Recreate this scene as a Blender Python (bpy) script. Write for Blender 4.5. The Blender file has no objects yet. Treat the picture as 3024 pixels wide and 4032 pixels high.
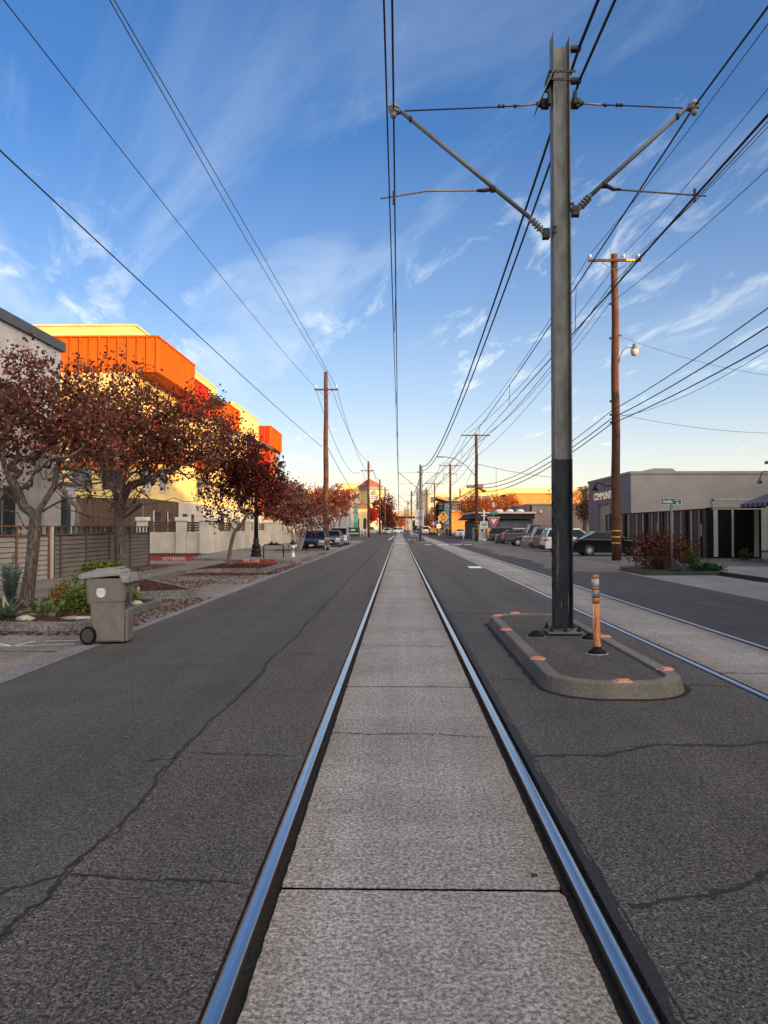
import bpy, bmesh, math, random
import numpy as np
from mathutils import Vector, Matrix, Euler
R = math.radians
S = bpy.context.scene
COL = S.collection

# ------------------------------------------------------------------ camera
F = 3000.0; PW, PH = 3024, 4032; VX, VY = 1571.0, 2078.0; EYE = 1.70
cam_d = bpy.data.cameras.new('camera'); cam = bpy.data.objects.new('camera', cam_d); COL.objects.link(cam)
cam_d.sensor_fit = 'VERTICAL'; cam_d.sensor_height = 36.0; cam_d.lens = 36.0 * F / PH
cam_d.clip_start = 0.05; cam_d.clip_end = 5000
cam.location = (0, 0, EYE)
cam.rotation_euler = (R(90) + math.atan((VY - PH / 2) / F), 0, math.atan((VX - PW / 2) / F))
S.camera = cam
CROT = cam.rotation_euler.to_matrix()

def W(px, py, Y):
    """world point seen at photo pixel (px, py) at distance Y down the street"""
    d = CROT @ Vector(((px - PW / 2) / F, -(py - PH / 2) / F, -1.0))
    k = Y / d.y
    return Vector((d.x * k, Y, EYE + d.z * k))

# ------------------------------------------------------------------ world
CLX, CLY = 1.3, 2.2
SUN_EL, SUN_AZ = 8.0, 50.0     # azimuth measured from behind the camera towards the right
wd = bpy.data.worlds.new('World'); S.world = wd; wd.use_nodes = True
nt = wd.node_tree; nt.nodes.clear()
def N(t, typ, **kw):
    n = t.nodes.new(typ)
    for k, v in kw.items():
        if k == 'inp':
            for i, x in v.items(): n.inputs[i].default_value = x
        else: setattr(n, k, v)
    return n
def L(t, a, b): t.links.new(a, b)
def ramp(t, stops, src):
    r = t.nodes.new('ShaderNodeValToRGB')
    while len(r.color_ramp.elements) < len(stops): r.color_ramp.elements.new(0.5)
    for e, (p, c) in zip(r.color_ramp.elements, stops):
        e.position = p; e.color = (*c, 1) if not isinstance(c, (int, float)) else (c, c, c, 1)
    t.links.new(src, r.inputs[0]); return r
def math_n(t, op, a, b=None, clamp=False):
    m = t.nodes.new('ShaderNodeMath'); m.operation = op; m.use_clamp = clamp
    for i, x in enumerate((a, b)):
        if x is None: continue
        if isinstance(x, (int, float)): m.inputs[i].default_value = x
        else: t.links.new(x, m.inputs[i])
    return m.outputs[0]
def mixc(t, fac, a, b, mode='MIX'):
    m = t.nodes.new('ShaderNodeMix'); m.data_type = 'RGBA'; m.blend_type = mode
    for i, x in ((0, fac), (6, a), (7, b)):
        if isinstance(x, (int, float)): m.inputs[i].default_value = x
        elif isinstance(x, tuple): m.inputs[i].default_value = (*x, 1) if len(x) == 3 else x
        else: t.links.new(x, m.inputs[i])
    return m.outputs[2]
sky = N(nt, 'ShaderNodeTexSky', sky_type='NISHITA', sun_disc=False, sun_elevation=R(SUN_EL), sun_rotation=R(180 - SUN_AZ),
        altitude=10, air_density=1.0, dust_density=0.6, ozone_density=2.5)
hs = N(nt, 'ShaderNodeHueSaturation', inp={'Saturation': 1.30, 'Value': 1.0}); L(nt, mixc(nt, 1.0, sky.outputs[0], (1.10, 0.965, 1.10), 'MULTIPLY'), hs.inputs['Color'])
tc = N(nt, 'ShaderNodeTexCoord'); sp = N(nt, 'ShaderNodeSeparateXYZ'); L(nt, tc.outputs['Generated'], sp.inputs[0])
zz = math_n(nt, 'MAXIMUM', math_n(nt, 'ADD', sp.outputs[2], 0.12), 0.05)
cx = math_n(nt, 'DIVIDE', sp.outputs[0], zz); cy = math_n(nt, 'DIVIDE', sp.outputs[1], zz)
cb = N(nt, 'ShaderNodeCombineXYZ'); L(nt, cx, cb.inputs[0]); L(nt, cy, cb.inputs[1])
def rotscale(src, rot, sc, loc=(0, 0, 0)):
    m1 = N(nt, 'ShaderNodeMapping'); m1.inputs['Rotation'].default_value = (0, 0, R(rot)); L(nt, src, m1.inputs[0])
    m2 = N(nt, 'ShaderNodeMapping'); m2.inputs['Scale'].default_value = (*sc, 1); m2.inputs['Location'].default_value = loc; L(nt, m1.outputs[0], m2.inputs[0]); return m2.outputs[0]
def cloudnoise(v, scale, det, ro, dist, lo, hi):
    n_ = N(nt, 'ShaderNodeTexNoise', inp={'Scale': scale, 'Detail': det, 'Roughness': ro, 'Distortion': dist}); L(nt, v, n_.inputs['Vector'])
    r_ = ramp(nt, [(lo, 0.0), (hi, 1.0)], n_.outputs[0]); r_.color_ramp.interpolation = 'EASE'; return r_.outputs[0]
c1 = cloudnoise(rotscale(cb.outputs[0], 62, (0.42, 1.5), (3.1, 1.7, 0)), 1.0, 9.0, 0.60, 0.9, 0.34, 0.76)      # long soft cirrus streaks
c2 = cloudnoise(rotscale(cb.outputs[0], 78, (1.4, 3.6), (0.4, 5.2, 0)), 1.7, 10.0, 0.66, 0.5, 0.46, 0.72)     # fine rippled wisps
c3 = cloudnoise(rotscale(cb.outputs[0], 70, (0.5, 1.0), (CLX, CLY, 0)), 0.85, 3.0, 0.5, 0.2, 0.42, 0.58)        # where the wisps gather
lowz = ramp(nt, [(0.0, 1.0), (0.30, 1.0), (0.45, 0.5), (0.62, 0.2)], sp.outputs[2]).outputs[0]
cl = math_n(nt, 'MULTIPLY', math_n(nt, 'ADD', math_n(nt, 'MULTIPLY', c1, 0.75), math_n(nt, 'MULTIPLY', math_n(nt, 'MULTIPLY', c2, c3), 1.0), clamp=True), lowz)
hz = ramp(nt, [(0.0, 1.0), (0.10, 0.75), (0.28, 0.26), (0.46, 0.06)], sp.outputs[2])     # thin veil of high cloud low over the horizon
cl = math_n(nt, 'MAXIMUM', math_n(nt, 'MULTIPLY', cl, 0.72), math_n(nt, 'MULTIPLY', hz.outputs[0], 0.62))
SKYC = (4.6, 5.0, 5.1)
lowc = ramp(nt, [(0.0, 1.0), (0.16, 0.0)], sp.outputs[2]).outputs[0]
skc = mixc(nt, cl, hs.outputs['Color'], mixc(nt, lowc, SKYC, (6.6, 5.7, 4.2)))
# warm fill glow added to unseen sky round the low sun (behind the camera)
_sd = Vector((math.sin(R(SUN_AZ)), -math.cos(R(SUN_AZ)), math.tan(R(SUN_EL)) + 0.35)).normalized()
dp = N(nt, 'ShaderNodeVectorMath', operation='DOT_PRODUCT'); L(nt, tc.outputs['Generated'], dp.inputs[0]); dp.inputs[1].default_value = _sd
gw = math_n(nt, 'POWER', math_n(nt, 'MAXIMUM', dp.outputs['Value'], 0.0), 2.0)
GLOW = (20.5, 17.2, 13.2)
glow = mixc(nt, 1.0, mixc(nt, gw, (0, 0, 0), GLOW), skc, 'ADD')
bg = N(nt, 'ShaderNodeBackground', inp={'Strength': 0.15}); L(nt, glow, bg.inputs[0])
wo = N(nt, 'ShaderNodeOutputWorld'); L(nt, bg.outputs[0], wo.inputs[0])
# ------------------------------------------------------------------ sun
sd = bpy.data.lights.new('sun', 'SUN'); sd.energy = 5.0; sd.angle = R(0.5); sd.color = (1.0, 0.57, 0.22)
so = bpy.data.objects.new('sun', sd); COL.objects.link(so)
sv = Vector((math.sin(R(SUN_AZ)), -math.cos(R(SUN_AZ)), math.tan(R(SUN_EL))))
so.rotation_euler = sv.to_track_quat('Z', 'Y').to_euler(); so.location = (30, -30, 30)
S.view_settings.view_transform = 'Standard'; S.view_settings.look = 'None'
S.view_settings.exposure = 0.6; S.view_settings.gamma = 1.0
try: S.view_settings.use_curve_mapping = False
except Exception: pass
try:
    S.cycles.use_denoising = True; S.cycles.max_bounces = 6
except Exception: pass

# ------------------------------------------------------------------ materials
MC = {}
def newmat(name):
    m = bpy.data.materials.new(name); m.use_nodes = True
    t = m.node_tree; b = t.nodes['Principled BSDF']; return m, t, b
def M(name, col, rough=0.75, metal=0.0, var=0.18, scale=3.0, bump=0.15, bscale=None, col2=None, stretch=(1, 1, 1), spec=0.5, emit=0, thr=(0.35, 0.68), coat=0):
    if name in MC: return MC[name]
    m, t, b = newmat(name)
    tc = N(t, 'ShaderNodeTexCoord'); mp = N(t, 'ShaderNodeMapping'); mp.inputs['Scale'].default_value = stretch
    L(t, tc.outputs['Object'], mp.inputs[0])
    n = N(t, 'ShaderNodeTexNoise', inp={'Scale': scale, 'Detail': 6.0, 'Roughness': 0.6}); L(t, mp.outputs[0], n.inputs['Vector'])
    if col2 is None: col2 = tuple(c * (1 - var * 1.6) for c in col)
    hi = tuple(min(1, c * (1 + var * 0.5)) for c in col)
    r = ramp(t, [(thr[0], col2), (thr[1], hi)], n.outputs[0])
    L(t, r.outputs[0], b.inputs['Base Color'])
    b.inputs['Roughness'].default_value = rough; b.inputs['Metallic'].default_value = metal
    b.inputs['Specular IOR Level'].default_value = spec
    if coat: b.inputs['Coat Weight'].default_value = coat; b.inputs['Coat Roughness'].default_value = 0.04
    if bump:
        n2 = N(t, 'ShaderNodeTexNoise', inp={'Scale': bscale or scale * 8, 'Detail': 5.0}); L(t, mp.outputs[0], n2.inputs['Vector'])
        bp = N(t, 'ShaderNodeBump', inp={'Strength': bump, 'Distance': 0.02}); L(t, n2.outputs[0], bp.inputs['Height']); L(t, bp.outputs[0], b.inputs['Normal'])
    if emit:
        b.inputs['Emission Color'].default_value = (*col, 1); b.inputs['Emission Strength'].default_value = emit
    MC[name] = m; return m
def leafmat(name, cols, rough=0.7):
    if name in MC: return MC[name]
    m, t, b = newmat(name)
    g = N(t, 'ShaderNodeNewGeometry')
    r = ramp(t, [(i / max(1, len(cols) - 1), c) for i, c in enumerate(cols)], g.outputs['Random Per Island'])
    L(t, r.outputs[0], b.inputs['Base Color']); b.inputs['Roughness'].default_value = rough
    b.inputs['Specular IOR Level'].default_value = 0.25
    tr = N(t, 'ShaderNodeBsdfTranslucent'); L(t, r.outputs[0], tr.inputs[0])
    mx = N(t, 'ShaderNodeMixShader', inp={0: 0.25}); L(t, b.outputs[0], mx.inputs[1]); L(t, tr.outputs[0], mx.inputs[2])
    L(t, mx.outputs[0], t.nodes['Material Output'].inputs[0])
    MC[name] = m; return m

def paving(name, lo, hi, tint, tamt=0.5, fine=140.0, speck=0.5, dark=0.35, rough=0.9, streak=0, bstr=0.5, specthr=0.90, patch=0.28, grain=0.45, lump=0.5, edges=None):
    """asphalt or concrete: fine aggregate, bright chips, dark pits, broad blotches, tinted patches"""
    m, t, b = newmat(name)
    g = N(t, 'ShaderNodeNewGeometry'); P = g.outputs['Position']
    mp = N(t, 'ShaderNodeMapping'); L(t, P, mp.inputs[0])
    if streak: mp.inputs['Scale'].default_value = (0.35, 1.0, 1.0)
    nf = N(t, 'ShaderNodeTexNoise', inp={'Scale': fine, 'Detail': 4.0, 'Roughness': 0.7}); L(t, P, nf.inputs['Vector'])
    rf = ramp(t, [(0.32, tuple(c * (1 - dark) for c in lo)), (0.5, lo), (0.70, hi)], nf.outputs[0])
    nb = N(t, 'ShaderNodeTexNoise', inp={'Scale': 0.9, 'Detail': 8.0, 'Roughness': 0.62, 'Distortion': 0.4}); L(t, mp.outputs[0], nb.inputs['Vector'])
    rb = ramp(t, [(0.30, 1 - patch), (0.72, 1 + 0.0)], nb.outputs[0])
    c = mixc(t, 1.0, rf.outputs[0], rb.outputs[0], 'MULTIPLY')
    nt2 = N(t, 'ShaderNodeTexNoise', inp={'Scale': 0.55, 'Detail': 3.0}); L(t, P, nt2.inputs['Vector'])
    rt = ramp(t, [(0.42, 0.0), (0.68, tamt)], nt2.outputs[0])
    c = mixc(t, rt.outputs[0], c, mixc(t, 1.0, c, tint, 'MULTIPLY'))
    nm = N(t, 'ShaderNodeTexNoise', inp={'Scale': 14.0, 'Detail': 6.0, 'Roughness': 0.75}); L(t, mp.outputs[0], nm.inputs['Vector'])
    rm = ramp(t, [(0.30, 0.78), (0.66, 1.10)], nm.outputs[0]); c = mixc(t, 1.0, c, rm.outputs[0], 'MULTIPLY')
    ml = N(t, 'ShaderNodeMapping'); ml.inputs['Scale'].default_value = (1.5, 0.07, 1.0); L(t, P, ml.inputs[0])
    nl = N(t, 'ShaderNodeTexNoise', inp={'Scale': 1.0, 'Detail': 5.0, 'Roughness': 0.6}); L(t, ml.outputs[0], nl.inputs['Vector'])
    c = mixc(t, 1.0, c, ramp(t, [(0.34, 0.80), (0.62, 1.10)], nl.outputs[0]).outputs[0], 'MULTIPLY')
    nst = N(t, 'ShaderNodeTexNoise', inp={'Scale': 1.9, 'Detail': 7.0, 'Roughness': 0.7, 'Distortion': 1.2}); L(t, P, nst.inputs['Vector'])
    c = mixc(t, 1.0, c, ramp(t, [(0.26, 0.62), (0.38, 1.0)], nst.outputs[0]).outputs[0], 'MULTIPLY')
    gsx = N(t, 'ShaderNodeTexNoise', inp={'Scale': fine * .42, 'Detail': 2.0, 'Roughness': 0.8}); L(t, P, gsx.inputs['Vector'])
    c = mixc(t, 1.0, c, ramp(t, [(0.36, 1 - grain), (0.64, 1 + grain * .8)], gsx.outputs[0]).outputs[0], 'MULTIPLY')
    gsy = N(t, 'ShaderNodeTexNoise', inp={'Scale': fine * .16, 'Detail': 3.0, 'Roughness': 0.8}); L(t, P, gsy.inputs['Vector'])
    c = mixc(t, 1.0, c, ramp(t, [(0.34, 1 - grain * lump), (0.66, 1 + grain * lump * .8)], gsy.outputs[0]).outputs[0], 'MULTIPLY')
    for vs_, th_, sz_, am_, k_ in ((95.0, specthr, 0.42, speck, 2.6), (38.0, specthr + .045, 0.22, speck * .8, 3.4)):
        v = N(t, 'ShaderNodeTexVoronoi', inp={'Scale': vs_}); L(t, P, v.inputs['Vector'])
        sc = N(t, 'ShaderNodeSeparateColor'); L(t, v.outputs['Color'], sc.inputs[0])
        pick = math_n(t, 'GREATER_THAN', sc.outputs[0], th_); small = math_n(t, 'LESS_THAN', v.outputs['Distance'], math_n(t, 'MULTIPLY', sc.outputs[1], sz_))
        c = mixc(t, math_n(t, 'MULTIPLY', math_n(t, 'MULTIPLY', math_n(t, 'MULTIPLY', pick, small), sc.outputs[2]), am_), c, tuple(min(1, x * k_) for x in hi))
    v2 = N(t, 'ShaderNodeTexVoronoi', inp={'Scale': 75.0}); L(t, P, v2.inputs['Vector'])
    sc2 = N(t, 'ShaderNodeSeparateColor'); L(t, v2.outputs['Color'], sc2.inputs[0])
    pk2 = math_n(t, 'GREATER_THAN', sc2.outputs[1], 0.80); sm2 = math_n(t, 'LESS_THAN', v2.outputs['Distance'], 0.38)
    c = mixc(t, math_n(t, 'MULTIPLY', math_n(t, 'MULTIPLY', pk2, sm2), 0.75), c, tuple(x * 0.35 for x in lo))
    if edges:      # rust and brake dust staining the slab borders beside the rails
        sx = N(t, 'ShaderNodeSeparateXYZ'); L(t, P, sx.inputs[0]); dmin = None
        for e in edges:
            d_ = math_n(t, 'ABSOLUTE', math_n(t, 'SUBTRACT', sx.outputs[0], e)); dmin = d_ if dmin is None else math_n(t, 'MINIMUM', dmin, d_)
        dn = math_n(t, 'ADD', dmin, math_n(t, 'MULTIPLY', math_n(t, 'SUBTRACT', nst.outputs[0], 0.5), 0.45))
        c = mixc(t, ramp(t, [(0.0, 0.75), (0.24, 0.0)], dn).outputs[0], c, mixc(t, 1.0, c, (0.80, 0.72, 0.64), 'MULTIPLY'))
    L(t, c, b.inputs['Base Color']); b.inputs['Roughness'].default_value = rough; b.inputs['Specular IOR Level'].default_value = 0.3
    bp = N(t, 'ShaderNodeBump', inp={'Strength': bstr, 'Distance': 0.006}); L(t, nf.outputs[0], bp.inputs['Height']); L(t, bp.outputs[0], b.inputs['Normal'])
    MC[name] = m; return m

# ------------------------------------------------------------------ mesh builder
class MB:
    def __init__(s): s.v = []; s.f = []; s.sm = []
    def add(s, vs, fs, smooth=False):
        o = len(s.v); s.v += [tuple(v) for v in vs]
        for f in fs: s.f.append(tuple(i + o for i in f)); s.sm.append(smooth)
        return s
    def box(s, x0, x1, y0, y1, z0, z1, m=None):
        vs = [(x, y, z) for z in (z0, z1) for y in (y0, y1) for x in (x0, x1)]
        if m is not None: vs = [m @ Vector(v) for v in vs]
        return s.add(vs, [(0, 2, 3, 1), (4, 5, 7, 6), (0, 1, 5, 4), (1, 3, 7, 5), (3, 2, 6, 7), (2, 0, 4, 6)])
    def prism(s, pts, z0, z1, m=None):
        a = sum(pts[i][0] * pts[(i + 1) % len(pts)][1] - pts[(i + 1) % len(pts)][0] * pts[i][1] for i in range(len(pts)))
        if a < 0: pts = pts[::-1]
        n = len(pts); vs = [(x, y, z0) for x, y in pts] + [(x, y, z1) for x, y in pts]
        if m is not None: vs = [m @ Vector(v) for v in vs]
        return s.add(vs, [tuple(range(n - 1, -1, -1)), tuple(range(n, 2 * n))] + [(i, (i + 1) % n, n + (i + 1) % n, n + i) for i in range(n)])
    def tube(s, pts, rad, n=8, cap=True, smooth=True):
        pts = [Vector(p) for p in pts]
        if isinstance(rad, (int, float)): rad = [rad] * len(pts)
        vs = []; fs = []; up = None
        for i, p in enumerate(pts):
            d = (pts[min(i + 1, len(pts) - 1)] - pts[max(i - 1, 0)])
            if d.length < 1e-9: d = Vector((0, 0, 1))
            d.normalize()
            if up is None: up = Vector((1, 0, 0)) if abs(d.x) < 0.8 else Vector((0, 1, 0))
            a = (up - d * up.dot(d))
            if a.length < 1e-4: a = d.orthogonal()
            a.normalize(); up = a; b = d.cross(a)
            for k in range(n):
                th = 2 * math.pi * k / n; vs.append(p + (a * math.cos(th) + b * math.sin(th)) * rad[i])
        for i in range(len(pts) - 1):
            for k in range(n): fs.append((i * n + k, i * n + (k + 1) % n, (i + 1) * n + (k + 1) % n, (i + 1) * n + k))
        s.add(vs, fs, smooth)
        if cap:
            o = len(s.v) - len(vs)
            s.f.append(tuple(o + k for k in range(n - 1, -1, -1))); s.sm.append(False)
            s.f.append(tuple(o + (len(pts) - 1) * n + k for k in range(n))); s.sm.append(False)
        return s
    def lathe(s, prof, c=(0, 0, 0), n=16, axis='Z', smooth=True, caps=True):
        vs = []; fs = []
        for (r, h) in prof:
            for k in range(n):
                th = 2 * math.pi * k / n; a, b = r * math.cos(th), r * math.sin(th)
                p = {'Z': (a, b, h), 'Y': (a, h, b), 'X': (h, a, b)}[axis]
                vs.append((p[0] + c[0], p[1] + c[1], p[2] + c[2]))
        for i in range(len(prof) - 1):
            for k in range(n): fs.append((i * n + k, i * n + (k + 1) % n, (i + 1) * n + (k + 1) % n, (i + 1) * n + k))
        s.add(vs, fs, smooth)
        if not caps: return s
        o = len(s.v) - len(vs)
        s.f.append(tuple(o + k for k in range(n))); s.sm.append(False)
        s.f.append(tuple(o + (len(prof) - 1) * n + k for k in range(n))); s.sm.append(False)
        return s
    def each(s, name, mat, parent=None, **k):
        out = []; comp = {}
        par = list(range(len(s.v)))
        def fd(i):
            while par[i] != i: par[i] = par[par[i]]; i = par[i]
            return i
        for f in s.f:
            for i in f[1:]: par[fd(i)] = fd(f[0])
        for fi, f in enumerate(s.f): comp.setdefault(fd(f[0]), []).append(fi)
        for fl in comp.values():
            mb = MB(); ids = {}; 
            for fi in fl:
                g = []
                for i in s.f[fi]:
                    if i not in ids: ids[i] = len(mb.v); mb.v.append(s.v[i])
                    g.append(ids[i])
                mb.f.append(tuple(g)); mb.sm.append(s.sm[fi])
            out.append(mb.build(name, mat, parent, **k))
        return out
    def build(s, name, mat, parent=None, bevel=0, fix=True, seg=2, loc=None, rz=None):
        me = bpy.data.meshes.new(name); me.from_pydata(s.v, [], s.f)
        if mat: me.materials.append(mat)
        me.polygons.foreach_set('use_smooth', s.sm)
        if fix and len(s.f) < 20000:
            bm = bmesh.new(); bm.from_mesh(me); bmesh.ops.recalc_face_normals(bm, faces=bm.faces); bm.to_mesh(me); bm.free()
        me.update()
        o = bpy.data.objects.new(name, me); COL.objects.link(o)
        if parent is not None: o.parent = parent
        if loc is not None: o.location = loc
        if rz is not None: o.rotation_euler.z = rz
        if bevel:
            md = o.modifiers.new('bevel', 'BEVEL'); md.width = bevel; md.segments = seg; md.limit_method = 'ANGLE'; md.angle_limit = R(30)
        return o
def tag(o, label=None, cat=None, group=None, kind=None):
    if label: o['label'] = label
    if cat: o['category'] = cat
    if group: o['group'] = group
    if kind: o['kind'] = kind
    return o
def thing(name, label, cat, loc=(0, 0, 0), rz=0, group=None):
    o = bpy.data.objects.new(name, None); COL.objects.link(o); o.empty_display_size = 0.2
    o.location = loc; o.rotation_euler = (0, 0, rz); return tag(o, label, cat, group)
def struct(name, mb, mat, **k):
    o = mb.build(name, mat, **k); o['kind'] = 'structure'; return o
def dup(root, loc, rz=0, label=None, group=None):
    r = root.copy(); COL.objects.link(r); r.location = loc; r.rotation_euler = (0, 0, rz)
    if label: r['label'] = label
    if group: r['group'] = group
    def rec(a, b):
        for ch in a.children:
            c = ch.copy(); COL.objects.link(c); c.parent = b; rec(ch, c)
    rec(root, r); return r
def text(name, s, size, mat, parent, loc, rot, depth=0.004, align='CENTER', sx=1.0, bold=0.0):
    cu = bpy.data.curves.new(name, 'FONT'); cu.body = s; cu.size = size; cu.extrude = depth; cu.align_x = align; cu.align_y = 'CENTER'; cu.offset = bold
    cu.resolution_u = 3
    to = bpy.data.objects.new(name, cu); COL.objects.link(to)
    bpy.context.view_layer.update()
    me = bpy.data.meshes.new_from_object(to.evaluated_get(bpy.context.evaluated_depsgraph_get()))
    bpy.data.objects.remove(to, do_unlink=True); me.name = name
    me.materials.clear(); me.materials.append(mat)
    o = bpy.data.objects.new(name, me); COL.objects.link(o); o.parent = parent; o.location = loc; o.rotation_euler = rot; o.scale = (sx, 1, 1)
    return o
def roundrect(x0, x1, y0, y1, r, n=5):
    pts = []
    for (cx, cy, a0) in ((x1 - r, y1 - r, 0), (x0 + r, y1 - r, 90), (x0 + r, y0 + r, 180), (x1 - r, y0 + r, 270)):
        for k in range(n + 1):
            a = R(a0 + 90 * k / n); pts.append((cx + r * math.cos(a), cy + r * math.sin(a)))
    return pts
def inset_poly(pts, d):
    n = len(pts); a = sum(pts[i][0] * pts[(i + 1) % n][1] - pts[(i + 1) % n][0] * pts[i][1] for i in range(n))
    if a < 0: pts = pts[::-1]
    out = []
    for i in range(n):
        p0, p1, p2 = Vector(pts[i - 1]), Vector(pts[i]), Vector(pts[(i + 1) % n])
        e1 = (p1 - p0).normalized(); e2 = (p2 - p1).normalized()
        n1 = Vector((-e1.y, e1.x)); n2 = Vector((-e2.y, e2.x)); b = (n1 + n2)
        if b.length < 1e-6: b = n1
        b.normalize(); k = d / max(0.4, b.dot(n1)); out.append((p1.x + b.x * k, p1.y + b.y * k))
    return out
def ring(mb, outer, inner, z0, z1, ztop_in=None, batter=0.0):
    n = len(outer); zi = z1 if ztop_in is None else ztop_in
    a = sum(outer[i][0] * outer[(i + 1) % n][1] - outer[(i + 1) % n][0] * outer[i][1] for i in range(n))
    if a < 0: outer = outer[::-1]
    top = inset_poly(outer, batter) if batter else outer
    vs = [(x, y, z0) for x, y in outer] + [(x, y, z1) for x, y in top] + [(x, y, zi) for x, y in inner] + [(x, y, z0) for x, y in inner]
    fs = []
    for i in range(n):
        j = (i + 1) % n
        fs += [(i, j, n + j, n + i), (n + i, n + j, 2 * n + j, 2 * n + i), (2 * n + i, 2 * n + j, 3 * n + j, 3 * n + i), (3 * n + i, 3 * n + j, j, i)]
    mb.add(vs, fs); return mb
# ================================================================== SETTING: ground, road, tracks
random.seed(5); rng = np.random.default_rng(5)
ASPH_L = paving('asphalt_grey', (0.074, 0.073, 0.073), (0.160, 0.158, 0.157), (1.05, 1.0, 0.92), 0.4, speck=0.7, grain=0.75)
ASPH_B = paving('asphalt_brown', (0.090, 0.086, 0.080), (0.195, 0.187, 0.175), (1.22, 0.96, 0.92), 0.7, speck=0.6, dark=0.55, bstr=0.8, grain=0.95)
ASPH_R = paving('asphalt_dark', (0.092, 0.089, 0.086), (0.215, 0.209, 0.203), (1.08, 0.98, 1.02), 0.7, speck=0.7, dark=0.6, bstr=0.9, grain=0.95)
ASPH_F = paving('asphalt_violet', (0.052, 0.051, 0.058), (0.090, 0.088, 0.098), (1.08, 0.98, 1.06), 0.5, speck=0.35, bstr=0.4)
CONC = paving('track_concrete', (0.33, 0.322, 0.306), (0.49, 0.482, 0.462), (1.05, 0.98, 0.98), 0.6, fine=110, speck=0.25, dark=0.35, streak=1, bstr=0.35, patch=0.34, grain=0.62, lump=0.16, edges=(-0.558, 0.768, 3.755, 5.075))
CONC_W = paving('walk_concrete', (0.200, 0.190, 0.178), (0.270, 0.258, 0.243), (1.10, 0.97, 0.92), 0.5, fine=60, speck=0.1, dark=0.2, bstr=0.25, patch=0.34)
CONC_P = paving('pad_concrete', (0.205, 0.207, 0.222), (0.270, 0.272, 0.290), (1.04, 1.0, 1.02), 0.4, fine=60, speck=0.1, dark=0.2, streak=1, bstr=0.25, patch=0.3)
KERBM = paving('kerb_concrete', (0.205, 0.195, 0.178), (0.31, 0.296, 0.272), (1.12, 0.97, 0.85), 0.5, fine=190, speck=0.1, dark=0.3, bstr=0.25, patch=0.4, grain=0.22)
KERBG = paving('kerb_grey', (0.20, 0.20, 0.195), (0.29, 0.288, 0.28), (1.05, 1.0, 0.95), 0.5, fine=60, speck=0.1, dark=0.4, bstr=0.4, patch=0.45)
GRAVEL = paving('gravel', (0.120, 0.116, 0.108), (0.300, 0.292, 0.275), (1.1, 1.0, 0.9), 0.4, fine=24, speck=0.9, dark=0.6, bstr=1.0, specthr=0.85)
MULCH = paving('mulch', (0.030, 0.017, 0.012), (0.105, 0.055, 0.036), (1.3, 0.9, 0.8), 0.5, fine=22, speck=0.5, dark=0.6, bstr=1.0, specthr=0.9)
DIRT = paving('dirt', (0.06, 0.052, 0.045), (0.13, 0.115, 0.10), (1.2, 0.95, 0.85), 0.4, fine=20, bstr=0.5)
TAR = M('tar', (0.012, 0.012, 0.013), rough=0.7, var=0.5, scale=30, bump=0.6, bscale=60)
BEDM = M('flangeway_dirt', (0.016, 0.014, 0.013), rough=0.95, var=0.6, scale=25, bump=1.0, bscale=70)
WHITE = M('road_paint_white', (0.62, 0.62, 0.60), rough=0.7, var=0.35, scale=14, bump=0.2, thr=(0.3, 0.5))

g = MB().box(-900, 900, -60, 1500, -0.30, -0.08); struct('ground', g, DIRT)
def wob(y, s, a=0.02): return a * (math.sin(y * 1.7 + s) + 0.6 * math.sin(y * 4.3 + 2 * s) + 0.4 * math.sin(y * 9.1 + s * 3))
YE = 420.0
def strip(name, fx0, fx1, y0, y1, mat, z0=-0.06, z1=0.0, step=0.5):
    ys = [y0]
    while ys[-1] < y1: ys.append(min(y1, ys[-1] + (step if ys[-1] < 45 else 8)))
    pts = [(fx0(y), y) for y in ys] + [(fx1(y), y) for y in ys[::-1]]
    n = len(ys); vs = []; fs = []
    for y in ys: vs += [(fx0(y), y, z1), (fx1(y), y, z1), (fx0(y), y, z0), (fx1(y), y, z0)]
    for i in range(n - 1):
        a = i * 4; b = a + 4; fs += [(a, a + 1, b + 1, b), (a + 2, a, b, b + 2), (a + 1, a + 3, b + 3, b + 1)]
    fs += [(2, 3, 1, 0), ((n - 1) * 4, (n - 1) * 4 + 1, (n - 1) * 4 + 3, (n - 1) * 4 + 2)]
    mb = MB().add(vs, fs); return struct(name, mb, mat)
seam = lambda y: -1.63 + wob(y, 0.3, 0.028)
strip('road_left_lane', lambda y: -4.35, lambda y: seam(y) - 0.004, -6, YE, ASPH_L)
strip('road_left_shoulder', lambda y: seam(y) + 0.004, lambda y: -0.697, -6, YE, ASPH_B)
strip('road_median', lambda y: 0.925 + 0.4 * abs(wob(y, 2, 0.02)), lambda y: 3.615, -6, YE, ASPH_R)
strip('road_right_lane', lambda y: 5.225, lambda y: 8.52 if y < 29 else 9.0, -6, YE, ASPH_F)
struct('track_bed', MB().box(-1.2, 1.4, -6, YE, -0.075, -0.045), BEDM)
struct('track_bed', MB().box(3.3, 5.5, -6, YE, -0.0745, -0.0445), BEDM)
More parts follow.
